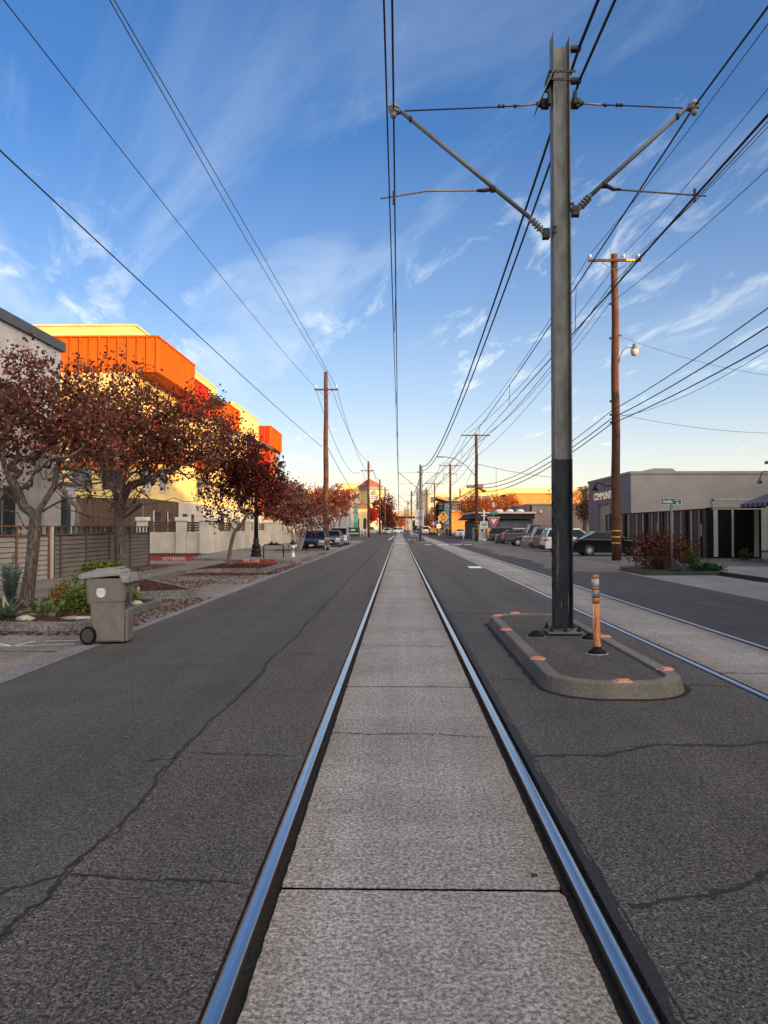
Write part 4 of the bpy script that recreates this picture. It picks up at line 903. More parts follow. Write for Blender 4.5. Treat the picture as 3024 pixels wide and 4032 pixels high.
def leaves(pts, per, size, spread, rg, up=.0, droop=0.0, shape='leaf'):
    P = np.array([tuple(p) for p in pts]); n = len(P) * per
    C = np.repeat(P, per, axis=0) + rg.normal(0, 1, (n, 3)) * np.array(spread)
    a = rg.normal(0, 1, (n, 3)); a[:, 2] -= droop; a /= np.linalg.norm(a, axis=1)[:, None]
    b_ = rg.normal(0, 1, (n, 3)); b_[:, 2] += up; b_ -= a * np.sum(a * b_, axis=1)[:, None]; b_ /= np.linalg.norm(b_, axis=1)[:, None]
    c_ = np.cross(a, b_)
    s = (size * rg.uniform(.6, 1.25, n))[:, None]
    v0 = C - a * s * .5; v1 = C + b_ * s * .42 - a * s * .08 + c_ * s * .1; v2 = C + a * s * .55; v3 = C - b_ * s * .42 - a * s * .08 + c_ * s * .1
    vs = np.stack([v0, v1, v2, v3], 1).reshape(-1, 3)
    me = bpy.data.meshes.new('leaves'); me.vertices.add(n * 4); me.vertices.foreach_set('co', vs.ravel())
    li = np.arange(n * 4).reshape(n, 4); tri = np.concatenate([li[:, [0, 1, 2]], li[:, [0, 2, 3]]], 1).reshape(-1)
    me.loops.add(n * 6); me.loops.foreach_set('vertex_index', tri.astype(np.int32)); me.polygons.add(n * 2)
    me.polygons.foreach_set('loop_start', np.arange(0, n * 6, 3)); me.polygons.foreach_set('loop_total', np.full(n * 2, 3)); me.update(calc_edges=True); me.validate()
    return me
def meshobj(name, me, mat, parent=None, **k):
    me.name = name; me.materials.append(mat); o = bpy.data.objects.new(name, me); COL.objects.link(o)
    if parent is not None: o.parent = parent
    return o
def blob_points(c, rad, n, rg, hollow=.35, lumps=7, flat=0, bias=1.0):
    """points filling an uneven crown: a union of lumps inside an ellipsoid"""
    c = Vector(c); out = []; L_ = []
    for _ in range(lumps):
        d = Vector(rg.normal(0, 1, 3)); d.normalize(); L_.append((Vector((d.x * rad[0], d.y * rad[1], d.z * rad[2])) * rg.uniform(.35, .62), rg.uniform(.38, .58)))
    while len(out) < n:
        l, r = L_[rg.integers(0, lumps)]; d = Vector(rg.normal(0, 1, 3)); d.normalize(); q = l + Vector((d.x * rad[0], d.y * rad[1], d.z * rad[2])) * r * rg.uniform(hollow, 1) ** .6
        if flat and q.z < -rad[2] * flat: continue
        out.append(c + q)
    return out
def tree(name, label, loc, fork, crown, rads, nt_, per, lsize, lmat, bmat, seed, r_max=.16, r_tip=.006, lspread=.12, limbs=None, lean=None, cat='tree', group='street trees', hollow=.35, lumps=8, droop=.6, flat=0, leaf_frac=1.0, step=.28, twigs=0, rz=0):
    rg = np.random.default_rng(seed); t_ = thing(name, label, cat, loc, rz, group)
    tg = blob_points(crown, rads, nt_, rg, hollow, lumps, flat)
    nodes, par, rad, tips, tn = grow((0, 0, -.05), fork, tg, r_tip, r_max, rg, lean, limbs, step=step)
    skeleton_mesh(nodes, par, rad).build('trunk', bmat, t_, fix=False)
    if per:
        zs = sorted(q.z for q in tg); zc = zs[int(len(zs) * (1 - leaf_frac))]
        lp = [q for q in tg if q.z >= zc or rg.uniform() < .16]
        meshobj('crown', leaves(lp, per, lsize, (lspread,) * 3, rg, droop=droop), lmat, t_)
    return t_
LF_RUST = leafmat('leaf_rust', [(.040, .012, .009), (.085, .022, .014), (.15, .040, .022), (.28, .10, .055), (.07, .018, .012)])
LF_RED = leafmat('leaf_dark_red', [(.04, .008, .007), (.08, .012, .010), (.14, .022, .014), (.05, .010, .009)])
LF_MIX = leafmat('leaf_red_pink', [(.085, .018, .014), (.16, .04, .028), (.33, .12, .08), (.12, .03, .02)])
LF_OLIVE = leafmat('leaf_olive', [(.10, .09, .02), (.17, .13, .03), (.06, .07, .02)]); LF_ORANGE = leafmat('leaf_orange', [(.45, .11, .02), (.60, .20, .035), (.34, .07, .015), (.22, .05, .02)])
LF_CRIM = leafmat('leaf_crimson', [(.55, .03, .015), (.42, .02, .01)]); LF_GREEN = leafmat('leaf_green', [(.03, .06, .015), (.06, .10, .02), (.10, .14, .03)]); LF_BROWN = leafmat('leaf_brown', [(.05, .03, .02), (.11, .06, .035), (.16, .09, .05)])

# T1: near left tree with forked trunk
b1 = Vector((-7.85, 15.9, .12))
def rel(px, py, Y, b_): return tuple(W(px, py, Y) - b_)
T1 = tree('street_tree', 'near left tree with leaning trunk and dark rusty leaves before the beige fence', b1, rel(140, 2030, 15.9, b1), rel(110, 1680, 16.0, b1), (2.5, 1.9, 2.05), 700, 13, .090, LF_RUST, BARK, 11,
          r_max=.125, r_tip=.0045, lspread=.15, limbs=[dict(pts=[rel(70, 1920, 15.8, b1), rel(10, 1800, 15.6, b1), rel(-60, 1700, 15.5, b1)]), dict(pts=[rel(180, 1960, 16, b1), rel(230, 1850, 16.2, b1), rel(275, 1700, 16.4, b1)]), dict(drop=1, pts=[rel(60, 2020, 15.7, b1), rel(-60, 1960, 15.4, b1)]), dict(pts=[rel(215, 1985, 16.2, b1), rel(300, 2010, 16.6, b1), rel(350, 2035, 17, b1)])], lean=(.03, 0, 0), leaf_frac=.74, flat=.9)
b2 = Vector((-9.95, 27.2, .12))
T2 = tree('street_tree', 'large left tree whose broad dark crown hides the orange balconies', b2, rel(470, 2000, 27.2, b2), rel(580, 1705, 27.3, b2), (3.6, 2.6, 3.35), 1250, 14, .115, LF_RUST, BARK, 23,
          r_max=.20, r_tip=.007, lspread=.17, limbs=[dict(drop=1, pts=[rel(420, 2045, 27, b2), rel(350, 2035, 26.7, b2), rel(240, 1975, 26.3, b2)]), dict(pts=[rel(440, 1900, 27.2, b2), rel(400, 1750, 27, b2), rel(360, 1600, 27, b2)]), dict(pts=[rel(520, 1900, 27.3, b2), rel(640, 1800, 27.5, b2), rel(740, 1740, 28, b2)]), dict(pts=[rel(500, 1820, 27.3, b2), rel(540, 1650, 27.3, b2)]), dict(drop=1, pts=[rel(560, 1990, 27, b2), rel(680, 1960, 26.8, b2), rel(790, 1970, 26.8, b2)])], leaf_frac=.80, flat=.95)
T2b = tree('street_tree', 'slim tree with pale bare stems behind the slatted grey fence', (-12.6, 29.5, 0), (.1, 0, 2.4), (-.3, 0, 4.6), (1.7, 1.5, 1.9), 150, 6, .10, LF_RUST, BARKL, 31, r_max=.11, leaf_frac=.6)
b3 = Vector((-7.15, 31.9, .12))
T3 = tree('street_tree', 'dark red crape myrtle with one slim leaning trunk in the round-nosed planter', b3, rel(925, 2090, 31.9, b3), rel(945, 1872, 32, b3), (2.2, 1.6, 2.4), 680, 15, .112, LF_RED, BARKS, 42, r_max=.078, r_tip=.005, lspread=.14, lean=(-.06, 0, 0), lumps=10, limbs=[dict(pts=[rel(860, 2000, 31.8, b3), rel(830, 1900, 31.6, b3)]), dict(pts=[rel(990, 1990, 32, b3), rel(1060, 1900, 32.2, b3), rel(1095, 1830, 32.4, b3)])])
def multistem(label, loc, h, rads, n, per, lsize, lmat, seed, stems=6, bmat=BARKL, spread=.5, group='street trees', cat='tree', name='street_tree', r_=.03, zc=None, lsp=.13):
    rg = np.random.default_rng(seed); t_ = thing(name, label, cat, loc, 0, group); zc = zc or h * .6
    tg = blob_points((0, 0, zc), rads, n, rg, .3, 9, .95)
    mb = MB(); grp = [[] for _ in range(stems)]; dirs = [Vector((math.cos(6.28 * k / stems + .3), math.sin(6.28 * k / stems + .3), 0)) for k in range(stems)]
    for q in tg: grp[max(range(stems), key=lambda k: q.x * dirs[k].x + q.y * dirs[k].y + rg.normal(0, .3))].append(q)
    for k in range(stems):
        if not grp[k]: continue
        fk = dirs[k] * spread + Vector((0, 0, h * .28)); nd, pr, rd, tp, tn = grow(dirs[k] * .12 + Vector((0, 0, -.05)), fk, grp[k], .005, r_, rg, step=.35)
        s_ = skeleton_mesh(nd, pr, rd, 1.1); mb.add(s_.v, s_.f, True)
    mb.build('stems', bmat, t_, fix=False); meshobj('crown', leaves(tg, per, lsize, (lsp,) * 3, rg, droop=.3), lmat, t_); return t_
T4 = multistem('wide dark red tree with fanning pale stems before the first parked car', (-6.95, 52.6, .1), 5.0, (2.8, 2.0, 2.25), 560, 14, .15, LF_MIX, 51, r_=.045, zc=3.05, spread=.55, stems=7)
T5 = multistem('smaller brown-red tree leaning over the roofs of the parked cars', (-6.7, 76.5, .1), 5.2, (3.3, 2.2, 1.9), 420, 12, .19, LF_MIX, 57, r_=.06, stems=4, bmat=BARK, zc=4.3, spread=.7)
T5c = multistem('reddish tree beside the corrugated building on the left', (-8.6, 92, .0), 5.4, (2.6, 2.2, 2.1), 200, 8, .2, LF_MIX, 58, r_=.06, stems=4, bmat=BARK, zc=4.2)
T6 = tree('street_tree', 'olive green tree lit by the low sun behind the orange corner block', (-17.0, 108, 0), (0, 0, 3), (0, 0, 6.2), (4.3, 3.2, 3.3), 330, 9, .30, LF_OLIVE, BARK, 61, r_max=.2, lspread=.35, group='trees farther down the street', step=.6)
T6b = tree('street_tree', 'pinkish sparse tree between the olive tree and the first pole', (-12.2, 106, 0), (0, 0, 2.5), (0, 0, 5.5), (2.2, 2, 2.8), 120, 4, .25, LF_MIX, BARK, 62, r_max=.14, lspread=.3, group='trees farther down the street', step=.6)
T7 = tree('street_tree', 'bright crimson tree behind the second left-hand pole', (-8.9, 230, 0), (0, 0, 2.5), (0, 0, 5.6), (3.1, 3, 3.0), 260, 9, .42, LF_CRIM, BARK, 63, r_max=.2, lspread=.4, group='trees farther down the street', step=.9)
T8 = tree('street_tree', 'tall dark red tree below the arched window', (-5.3, 252, 0), (0, 0, 3), (0, 0, 7.5), (4.6, 4, 5.6), 380, 8, .55, LF_RED, BARK, 64, r_max=.3, lspread=.55, group='trees farther down the street', step=1.0)
T9 = tree('street_tree', 'dark tree left of the overpass opening', (-3.2, 285, 0), (0, 0, 2), (0, 0, 4.5), (3.6, 3, 3.9), 220, 8, .5, LF_RUST, BARK, 65, r_max=.25, lspread=.5, group='trees farther down the street', step=1.0)
T9b = tree('street_tree', 'low brown tree at the foot of the cream hotel', (-12.5, 235, 0), (0, 0, 1.5), (0, 0, 3.3), (3, 2.6, 2.2), 160, 8, .45, LF_BROWN, BARK, 75, r_max=.2, lspread=.4, group='trees farther down the street', step=.9)
for i, (x, y, zc, rx, rz_, lm, lb) in enumerate(((14.0, 262, 6.3, 5.2, 6.0, LF_ORANGE, 'orange tree just right of the second steel pole'), (20.5, 262, 6.0, 4.6, 5.8, LF_ORANGE, 'orange tree between the fourth and fifth right-hand poles'), (12.5, 285, 4.2, 4.2, 4.2, LF_BROWN, 'brown tree low behind the parked far cars'),
      (14.3, 152, 5.6, 3.0, 3.8, LF_ORANGE, 'orange tree right of the fin-clad building'), (17.8, 157, 6.4, 3.6, 3.5, LF_ORANGE, 'orange tree under the grey wall panel'), (22.6, 160, 6.6, 3.4, 2.9, LF_ORANGE, 'orange tree reaching the palm'), (1.0, 392, 5.0, 3.0, 4.6, LF_ORANGE, 'orange tree seen through the overpass opening'))):
    tree('street_tree', lb, (x, y, 0), (0, 0, 2.0), (0, 0, zc), (rx, rx * .8, rz_), 300, 9, .42 if y > 200 else .32, lm, BARK, 80 + i, r_max=.24, lspread=.4, group='autumn trees farther down the street', step=.9)
tree('street_tree', 'small green tree beside the grey graffitied building', (13.9, 140, 0), (0, 0, 1.5), (0, 0, 3.2), (1.9, 1.8, 2.0), 160, 8, .26, LF_GREEN, BARK, 91, r_max=.13, lspread=.28, group='trees farther down the street', step=.6)
tree('street_tree', 'brown leafy tree hanging between the tan building and the warehouse', (26.6, 104, 0), (0, 0, 2.6), (-.3, 0, 4.6), (2.6, 2.2, 3.0), 240, 9, .26, LF_BROWN, BARK, 92, r_max=.18, lspread=.28, group='trees farther down the street', step=.6)
tree('street_tree', 'sparse orange treetop in front of the sunlit orange wall', (35.2, 170, 0), (0, 0, 4), (0, 0, 8.2), (5.2, 4, 3.4), 170, 2, .30, LF_ORANGE, BARK, 93, r_max=.2, r_tip=.02, lspread=.35, group='trees farther down the street', step=.8)
tree('street_tree', 'bare treetop showing above the warehouse roof', (27.9, 90, 0), (0, 0, 4), (0, 0, 5.9), (2.0, 2, 1.3), 60, 4, .2, LF_BROWN, BARK, 94, r_max=.14, lspread=.2, group='trees farther down the street', step=.6)
# palms
def palm(label, loc, h, fl, nfr, seed, tr=.2):
    rg = np.random.default_rng(seed); t_ = thing('palm_tree', label, 'palm tree', loc, 0, 'palm trees')
    mb = MB(); mb.tube([(0, 0, h * i / 12) for i in range(13)], [tr * (1 + .12 * (i % 2)) * (1.25 if i > 9 else 1) for i in range(13)], 10); mb.build('trunk', BARK, t_)
    mb = MB()
    for k in range(nfr):
        a = 2 * math.pi * k / nfr + rg.uniform(-.2, .2); el = rg.uniform(-.35, 1.25); pts = []
        for i in range(9):
            u = i / 8; pts.append(Vector((math.cos(a), math.sin(a), 0)) * fl * (math.cos(el) * u * (1 - .15 * u)) + Vector((0, 0, h + fl * (math.sin(el) * u - .62 * u * u))))
        mb.tube(pts, [.025 * (1 - .7 * i / 8) for i in range(9)], 3, cap=False, smooth=False)
        side = Vector((-math.sin(a), math.cos(a), 0))
        for i in range(1, 9):
            for jj in (0, .5):
                u = min(7.99, i - jj); q = pts[int(u)].lerp(pts[min(8, int(u) + 1)], u % 1); d = (pts[min(8, int(u) + 1)] - pts[int(u)]).normalized()
                for s_ in (-1, 1):
                    ln = fl * .26 * math.sin(math.pi * (.15 + .8 * i / 9)); e = q + side * s_ * ln * .8 + d * ln * .55 + Vector((0, 0, -ln * .35)); w_ = d * .03
                    mb.add([q - w_, q + w_, e], [(0, 1, 2)])
    mb.build('fronds', PALM, t_, fix=False); return t_
PALM = leafmat('palm_frond', [(.05, .06, .02), (.10, .10, .03), (.20, .15, .05)])
palm('palm tree with arching fronds against the sunlit orange wall', (20.3, 160, 0), 7.2, 3.8, 26, 1, .35)
palm('palm tree top showing left of the warehouse roof', (27.2, 112, 0), 6.9, 2.6, 36, 2, .3)
palm('dark palm tree under the end of the overpass', (-2.2, 330, 0), 3.5, 3.2, 18, 3, .3)
# leaf litter in the planters and along the gutter
rg = np.random.default_rng(77)
def litter(label, polys, size=.06, seed=1):
    rg = np.random.default_rng(seed); pts = []
    for (x0, x1, y0, y1, z, n) in polys:
        k = rg.uniform(0, 1, (n, 2)); pts += [(x0 + (x1 - x0) * a, y0 + (y1 - y0) * b_, z + rg.uniform(0, .02)) for a, b_ in k]
    P = np.array(pts); n = len(P); a = rg.normal(0, 1, (n, 3)); a[:, 2] *= .25; a /= np.linalg.norm(a, axis=1)[:, None]; b_ = np.cross(a, rg.normal(0, .35, (n, 3)) + np.array([0, 0, 1.0])); b_ /= np.linalg.norm(b_, axis=1)[:, None]
    s = (size * rg.uniform(.5, 1.4, n))[:, None]; vs = np.stack([P - a * s * .5, P + b_ * s * .4, P + a * s * .55, P - b_ * s * .4], 1).reshape(-1, 3); vs[:, 2] = np.maximum(vs[:, 2], np.repeat(P[:, 2], 4) - .004)
    me = bpy.data.meshes.new('leaf_litter'); me.from_pydata(vs.tolist(), [], (np.arange(n * 4).reshape(n, 4)).tolist()); me.update()
    o = meshobj('leaf_litter', me, LITTER); return tag(o, label, 'fallen leaves', kind='stuff')
LITTER = leafmat('fallen_leaf', [(.035, .014, .010), (.075, .026, .017), (.12, .042, .026), (.20, .10, .06), (.05, .018, .012)], .85)
LITR = leafmat('fallen_leaf_red', [(.06, .014, .010), (.11, .022, .015), (.16, .04, .026)], .85)
litter('brown fallen leaves covering the planter beds around the near tree', [(-10, -5.2, 12.5, 16.8, .125, 3600), (-7.6, -5.2, 18.9, 22.5, .125, 1500), (-9, -4.75, 11.95, 12.33, .0, 700), (-5.1, -4.5, 12.6, 18.5, .002, 900), (-7.8, -5.1, 17.0, 18.0, .002, 900), (-7.8, -4.6, 22.8, 28, .002, 1500), (-7.7, -5.1, 26.5, 28.6, .002, 900), (-9, -4.7, 9, 12, 0, 40), (-4.3, 3, 3, 30, .004, 14), (-11.0, -8, 23.5, 26.5, .125, 300), (11.2, 11.37, 24, 27.3, .004, 120), (-10.7, -9.2, 25.5, 32.8, .125, 1600)], .055, 3)
LITTER = LITR
litter('dark red fallen leaves round the crape myrtle planter', [(-7.7, -5.2, 28.9, 33.2, .125, 2000), (-7.8, -4.6, 27.3, 28.5, .002, 1000), (-5.0, -4.5, 28, 36, .002, 600), (-7.8, -5.0, 36.2, 37.0, .002, 300), (-8.5, -4.8, 48.5, 51.2, .002, 500), (-8.5, -5.2, 51.4, 54.2, .13, 600), (-16, -11, 39.6, 46, .137, 1500), (-5.2, -4.5, 37, 52, .002, 300)], .07, 4)
# succulents and shrubs in the near planter
def blade_plant(name, label, loc, n, ln, w, mat, seed, el=(.3, 1.3), curve=.3, cat='plant', edge=None, thick=.012):
    rg = np.random.default_rng(seed); t_ = thing(name, label, cat, loc, 0); mb = MB(); me_ = MB()
    for k in range(n):
        a = 2.4 * k; e = el[0] + (el[1] - el[0]) * k / n; l = ln * rg.uniform(.75, 1.1); pr = []
        for i in range(7):
            u = i / 6; ww = w * math.sin(math.pi * (.12 + .88 * u) ** .8) * (1 - u ** 4) * .5 + (.004 if i < 6 else 0.0005); c_ = Vector((math.cos(a) * math.cos(e) * l * u, math.sin(a) * math.cos(e) * l * u, math.sin(e) * l * u - curve * l * u * u)); s_ = Vector((-math.sin(a), math.cos(a), 0)) * ww; pr.append((c_, s_))
        vs = []
        for c_, s_ in pr: vs += [c_ - s_ + Vector((0, 0, thick)), c_ - Vector((0, 0, thick * .5)), c_ + s_ + Vector((0, 0, thick)), c_ + Vector((0, 0, thick * .2))]
        fs = []
        for i in range(6):
            for q in range(4): fs.append((i * 4 + q, i * 4 + (q + 1) % 4, i * 4 + 4 + (q + 1) % 4, i * 4 + 4 + q))
        mb.add(vs, fs, False)
        if edge:
            vs = []
            for c_, s_ in pr: vs += [c_ - s_ * 1.02 + Vector((0, 0, thick + .002)), c_ - s_ * .72 + Vector((0, 0, thick * .8 + .002)), c_ + s_ * 1.02 + Vector((0, 0, thick + .002)), c_ + s_ * .72 + Vector((0, 0, thick * .8 + .002))]
            for i in range(6): me_.add(vs[i * 4:i * 4 + 8], [(0, 1, 5, 4), (2, 3, 7, 6)])
    o = mb.build('leaves', mat, t_, fix=False)
    if edge: me_.build('leaf_margins', edge, o, fix=False)
    return t_
AGV = M('agave_green', (.11, .17, .13), rough=.5, var=.25, scale=5, bump=0); AGE = M('agave_margin', (.42, .40, .20), rough=.5, var=.1, bump=0); SPG = M('spurge_green', (.13, .19, .17), rough=.6, var=.25, scale=8, bump=0)
blade_plant('agave_plant', 'variegated agave with cream edged blades at the kerb corner', (-6.75, 13.05, .13), 24, .50, .085, AGV, 5, edge=AGE, curve=.15)
def cut_spurge(label, loc, h, n, seed):
    rg = np.random.default_rng(seed); t_ = thing('spurge_plant', label, 'plant', loc, 0); mb = MB()
    for k in range(n):
        a = rg.uniform(0, 6.28); r_ = rg.uniform(.05, .38); hh = h * rg.uniform(.6, 1); top_ = Vector((math.cos(a) * r_, math.sin(a) * r_, hh)); 
        mb.tube([(0, 0, 0), top_ * .5 + Vector((0, 0, .03)), top_], [.012, .010, .006], 4, cap=False)
        for i in range(70):
            u = .3 + .7 * i / 70; c_ = top_ * u; b_ = 2.4 * i; d = Vector((math.cos(b_), math.sin(b_), .55)).normalized(); s_ = Vector((-math.sin(b_), math.cos(b_), 0)) * .011; l = .10 * (1.1 - .4 * u)
            mb.add([c_ - s_, c_ + s_, c_ + d * l + s_ * .5, c_ + d * l * 1.15, c_ + d * l - s_ * .5], [(0, 1, 2, 3, 4)])
    mb.build('stems', SPG, t_, fix=False); return t_
cut_spurge('tall grey-green spiky spurge at the left edge beside the near trunk', (-7.35, 14.3, .12), .98, 12, 3)
cut_spurge('second spurge clump cut by the left edge of the picture', (-7.55, 13.6, .12), .72, 9, 4)
cut_spurge('upright grey-green stem cluster against the near tree trunk', (-7.75, 15.0, .12), 1.15, 5, 8)
PEAR = M('cactus_green', (.075, .115, .035), rough=.6, var=.25, scale=10, bump=.1)
cc = thing('prickly_pear', 'prickly pear cactus with flat pads between the agave and the round shrub', 'cactus', (-6.33, 13.45, .12)); rg = np.random.default_rng(9); mb = MB()
def pad(c_, s, rz_, tilt):
    m_ = Matrix.Translation(c_) @ Matrix.Rotation(rz_, 4, 'Z') @ Matrix.Rotation(tilt, 4, 'Y'); prof = []; vs = []; fs = []
    for i in range(7):
        ph = -math.pi / 2 + math.pi * i / 6
        for k in range(10): th = 2 * math.pi * k / 10; vs.append(m_ @ Vector((s * .52 * math.cos(ph) * math.cos(th), s * .12 * math.cos(ph) * math.sin(th), s * .7 * (1 + math.sin(ph)))))
    for i in range(6):
        for k in range(10): fs.append((i * 10 + k, i * 10 + (k + 1) % 10, i * 10 + 10 + (k + 1) % 10, i * 10 + 10 + k))
    mb.add(vs, fs, True); return m_ @ Vector((0, 0, s * 1.3))
for k in range(12):
    p = Vector((rg.uniform(-.2, .2), rg.uniform(-.1, .1), -.02)); tl = rg.uniform(-.5, .5); rz_ = rg.uniform(-1, 1)
    for j in range(3): p = pad(p, rg.uniform(.065, .10), rz_ + rg.uniform(-.8, .8), tl + rg.uniform(-.5, .5))
mb.each('pad', PEAR, cc, fix=False)
def shrub(label, loc, rads, n, size, mat, seed, name='shrub', twig=BARK, lsp=.05, cat='shrub'):
    rg = np.random.default_rng(seed); t_ = thing(name, label, cat, loc, 0, 'shrubs and low plants'); tg = [q for q in blob_points((0, 0, rads[2] * .85), rads, n, rg, .75, 12) if q.z > 0.01]
    mb = MB()
    for q in tg[::4]: mb.tube([(0, 0, 0), q * .5 + Vector((0, 0, .02)), q], [.008, .006, .003], 3, cap=False)
    mb.build('twigs', twig, t_, fix=False); meshobj('foliage', leaves(tg, 6, size, (lsp,) * 3, rg, up=.8), mat, t_); return t_
LF_SUCC = leafmat('leaf_succulent', [(.06, .10, .015), (.11, .16, .025), (.16, .20, .04), (.05, .07, .02)], .5)
shrub('rounded green succulent shrub left of the refuse bin', (-6.0, 14.35, .12), (.48, .42, .36), 420, .055, LF_SUCC, 12)
shrub('small orange-green tuft behind the prickly pear', (-6.75, 14.9, .12), (.28, .25, .30), 130, .05, leafmat('leaf_tuft', [(.25, .07, .03), (.12, .12, .03), (.35, .14, .05)]), 13)
shrub('low green plant on the sidewalk edge seen above the bin lid', (-8.9, 22.6, .12), (.75, .5, .32), 260, .09, LF_SUCC, 14)
shrub('yellow-green bush showing over the slatted grey fence', (-12.1, 30.5, .0), (1.0, .9, 1.0), 420, .10, leafmat('leaf_yellowish', [(.22, .17, .04), (.32, .26, .08), (.13, .12, .03)]), 15)
shrub('reddish brown shrub around the street name post', (9.95, 29.3, .1), (1.42, 1.0, .80), 620, .085, leafmat('leaf_redbrown', [(.03, .008, .005), (.07, .016, .008), (.14, .045, .013), (.02, .006, .005)]), 16, lsp=.10, twig=BARKS)
shrub('dark green bush right of the reddish shrub', (11.0, 28.9, .1), (.38, .35, .42), 160, .08, LF_GREEN, 17)
shrub('bright green low ground cover at the planter corner', (11.25, 28.0, .1), (.65, .35, .14), 300, .07, leafmat('leaf_grass', [(.01, .045, .012), (.015, .07, .015), (.01, .03, .012)]), 18)
shrub('grey-blue low plant at the foot of the reddish shrub', (10.25, 28.1, .1), (.30, .25, .17), 130, .07, leafmat('leaf_greyblue', [(.09, .12, .12), (.13, .17, .17), (.06, .08, .09)]), 19)
shrub('small weed at the foot of the black fence', (18.0, 40.0, .0), (.38, .25, .36), 70, .10, LF_GREEN, 20)
cactus = thing('column_cactus', 'pair of pale upright cactus columns behind the bin', 'cactus', (-5.68, 16.1, .12))
for (x, y, h, r_) in ((0, 0, .48, .045), (.13, .05, .33, .035)):
    mb = MB(); mb.lathe([(r_ * .9, 0), (r_, h * .5), (r_ * .9, h * .85), (r_ * .4, h)], (x, y, 0), 10); mb.build('column', M('cactus_pale', (.30, .30, .17), rough=.7, var=.2, scale=30), cactus)
shrub('green and yellow succulent at the foot of the cactus columns', (-5.62, 15.8, .12), (.22, .2, .17), 110, .05, LF_SUCC, 21)
rock_m = M('pale_rock', (.34, .31, .27), rough=.85, var=.4, scale=5, bump=.6)
def rock(label, loc, s, seed):
    rg = np.random.default_rng(seed); bm = bmesh.new(); bmesh.ops.create_icosphere(bm, subdivisions=2, radius=1)
    for v in bm.verts: v.co = Vector((v.co.x * s[0], v.co.y * s[1], v.co.z * s[2])) * (1 + rg.uniform(-.14, .14))
    me = bpy.data.meshes.new('rock'); bm.to_mesh(me); bm.free(); o = meshobj('rock', me, rock_m); o.location = loc; tag(o, label, 'rock')
rock('pale flat rock at the foot of the agave', (-6.35, 12.85, .15), (.16, .11, .07), 1); rock('white stone between the bin and the far kerb', (-5.35, 15.5, .15), (.12, .09, .07), 2); rock('flat stepping stone in the leaf bed beside the round shrub', (-5.55, 13.2, .13), (.35, .18, .03), 3)
# ================================================================== vehicles
def paint(name, col, metal=.3, rough=.28): return M('car_paint_' + name, col, rough=rough, metal=metal, var=.06, scale=2, bump=0, coat=.35)
GLS = M('car_glass', (.006, .008, .010), rough=.08, var=.05, bump=0, spec=.10); TYRE = M('tyre', (.016, .016, .017), rough=.8, var=.2, scale=20); RIM = M('alloy_rim', (.55, .56, .58), rough=.4, metal=0, var=.1, bump=0)
DISC = M('dark_disc', (.006, .006, .006), rough=1, spec=0, bump=0); TRIM = M('black_trim', (.010, .010, .011), rough=.6, spec=.2, var=.1, bump=0); TAIL = M('tail_light', (.40, .012, .010), rough=.2, var=.2, scale=20, bump=0); HEAD = M('head_light', (.62, .64, .66), rough=.12, var=.15, scale=20, bump=0); PLATE = M('number_plate', (.55, .55, .54), rough=.5, var=.1, bump=0); CHR = M('chrome', (.65, .66, .68), rough=.15, metal=1, var=.05, bump=0)
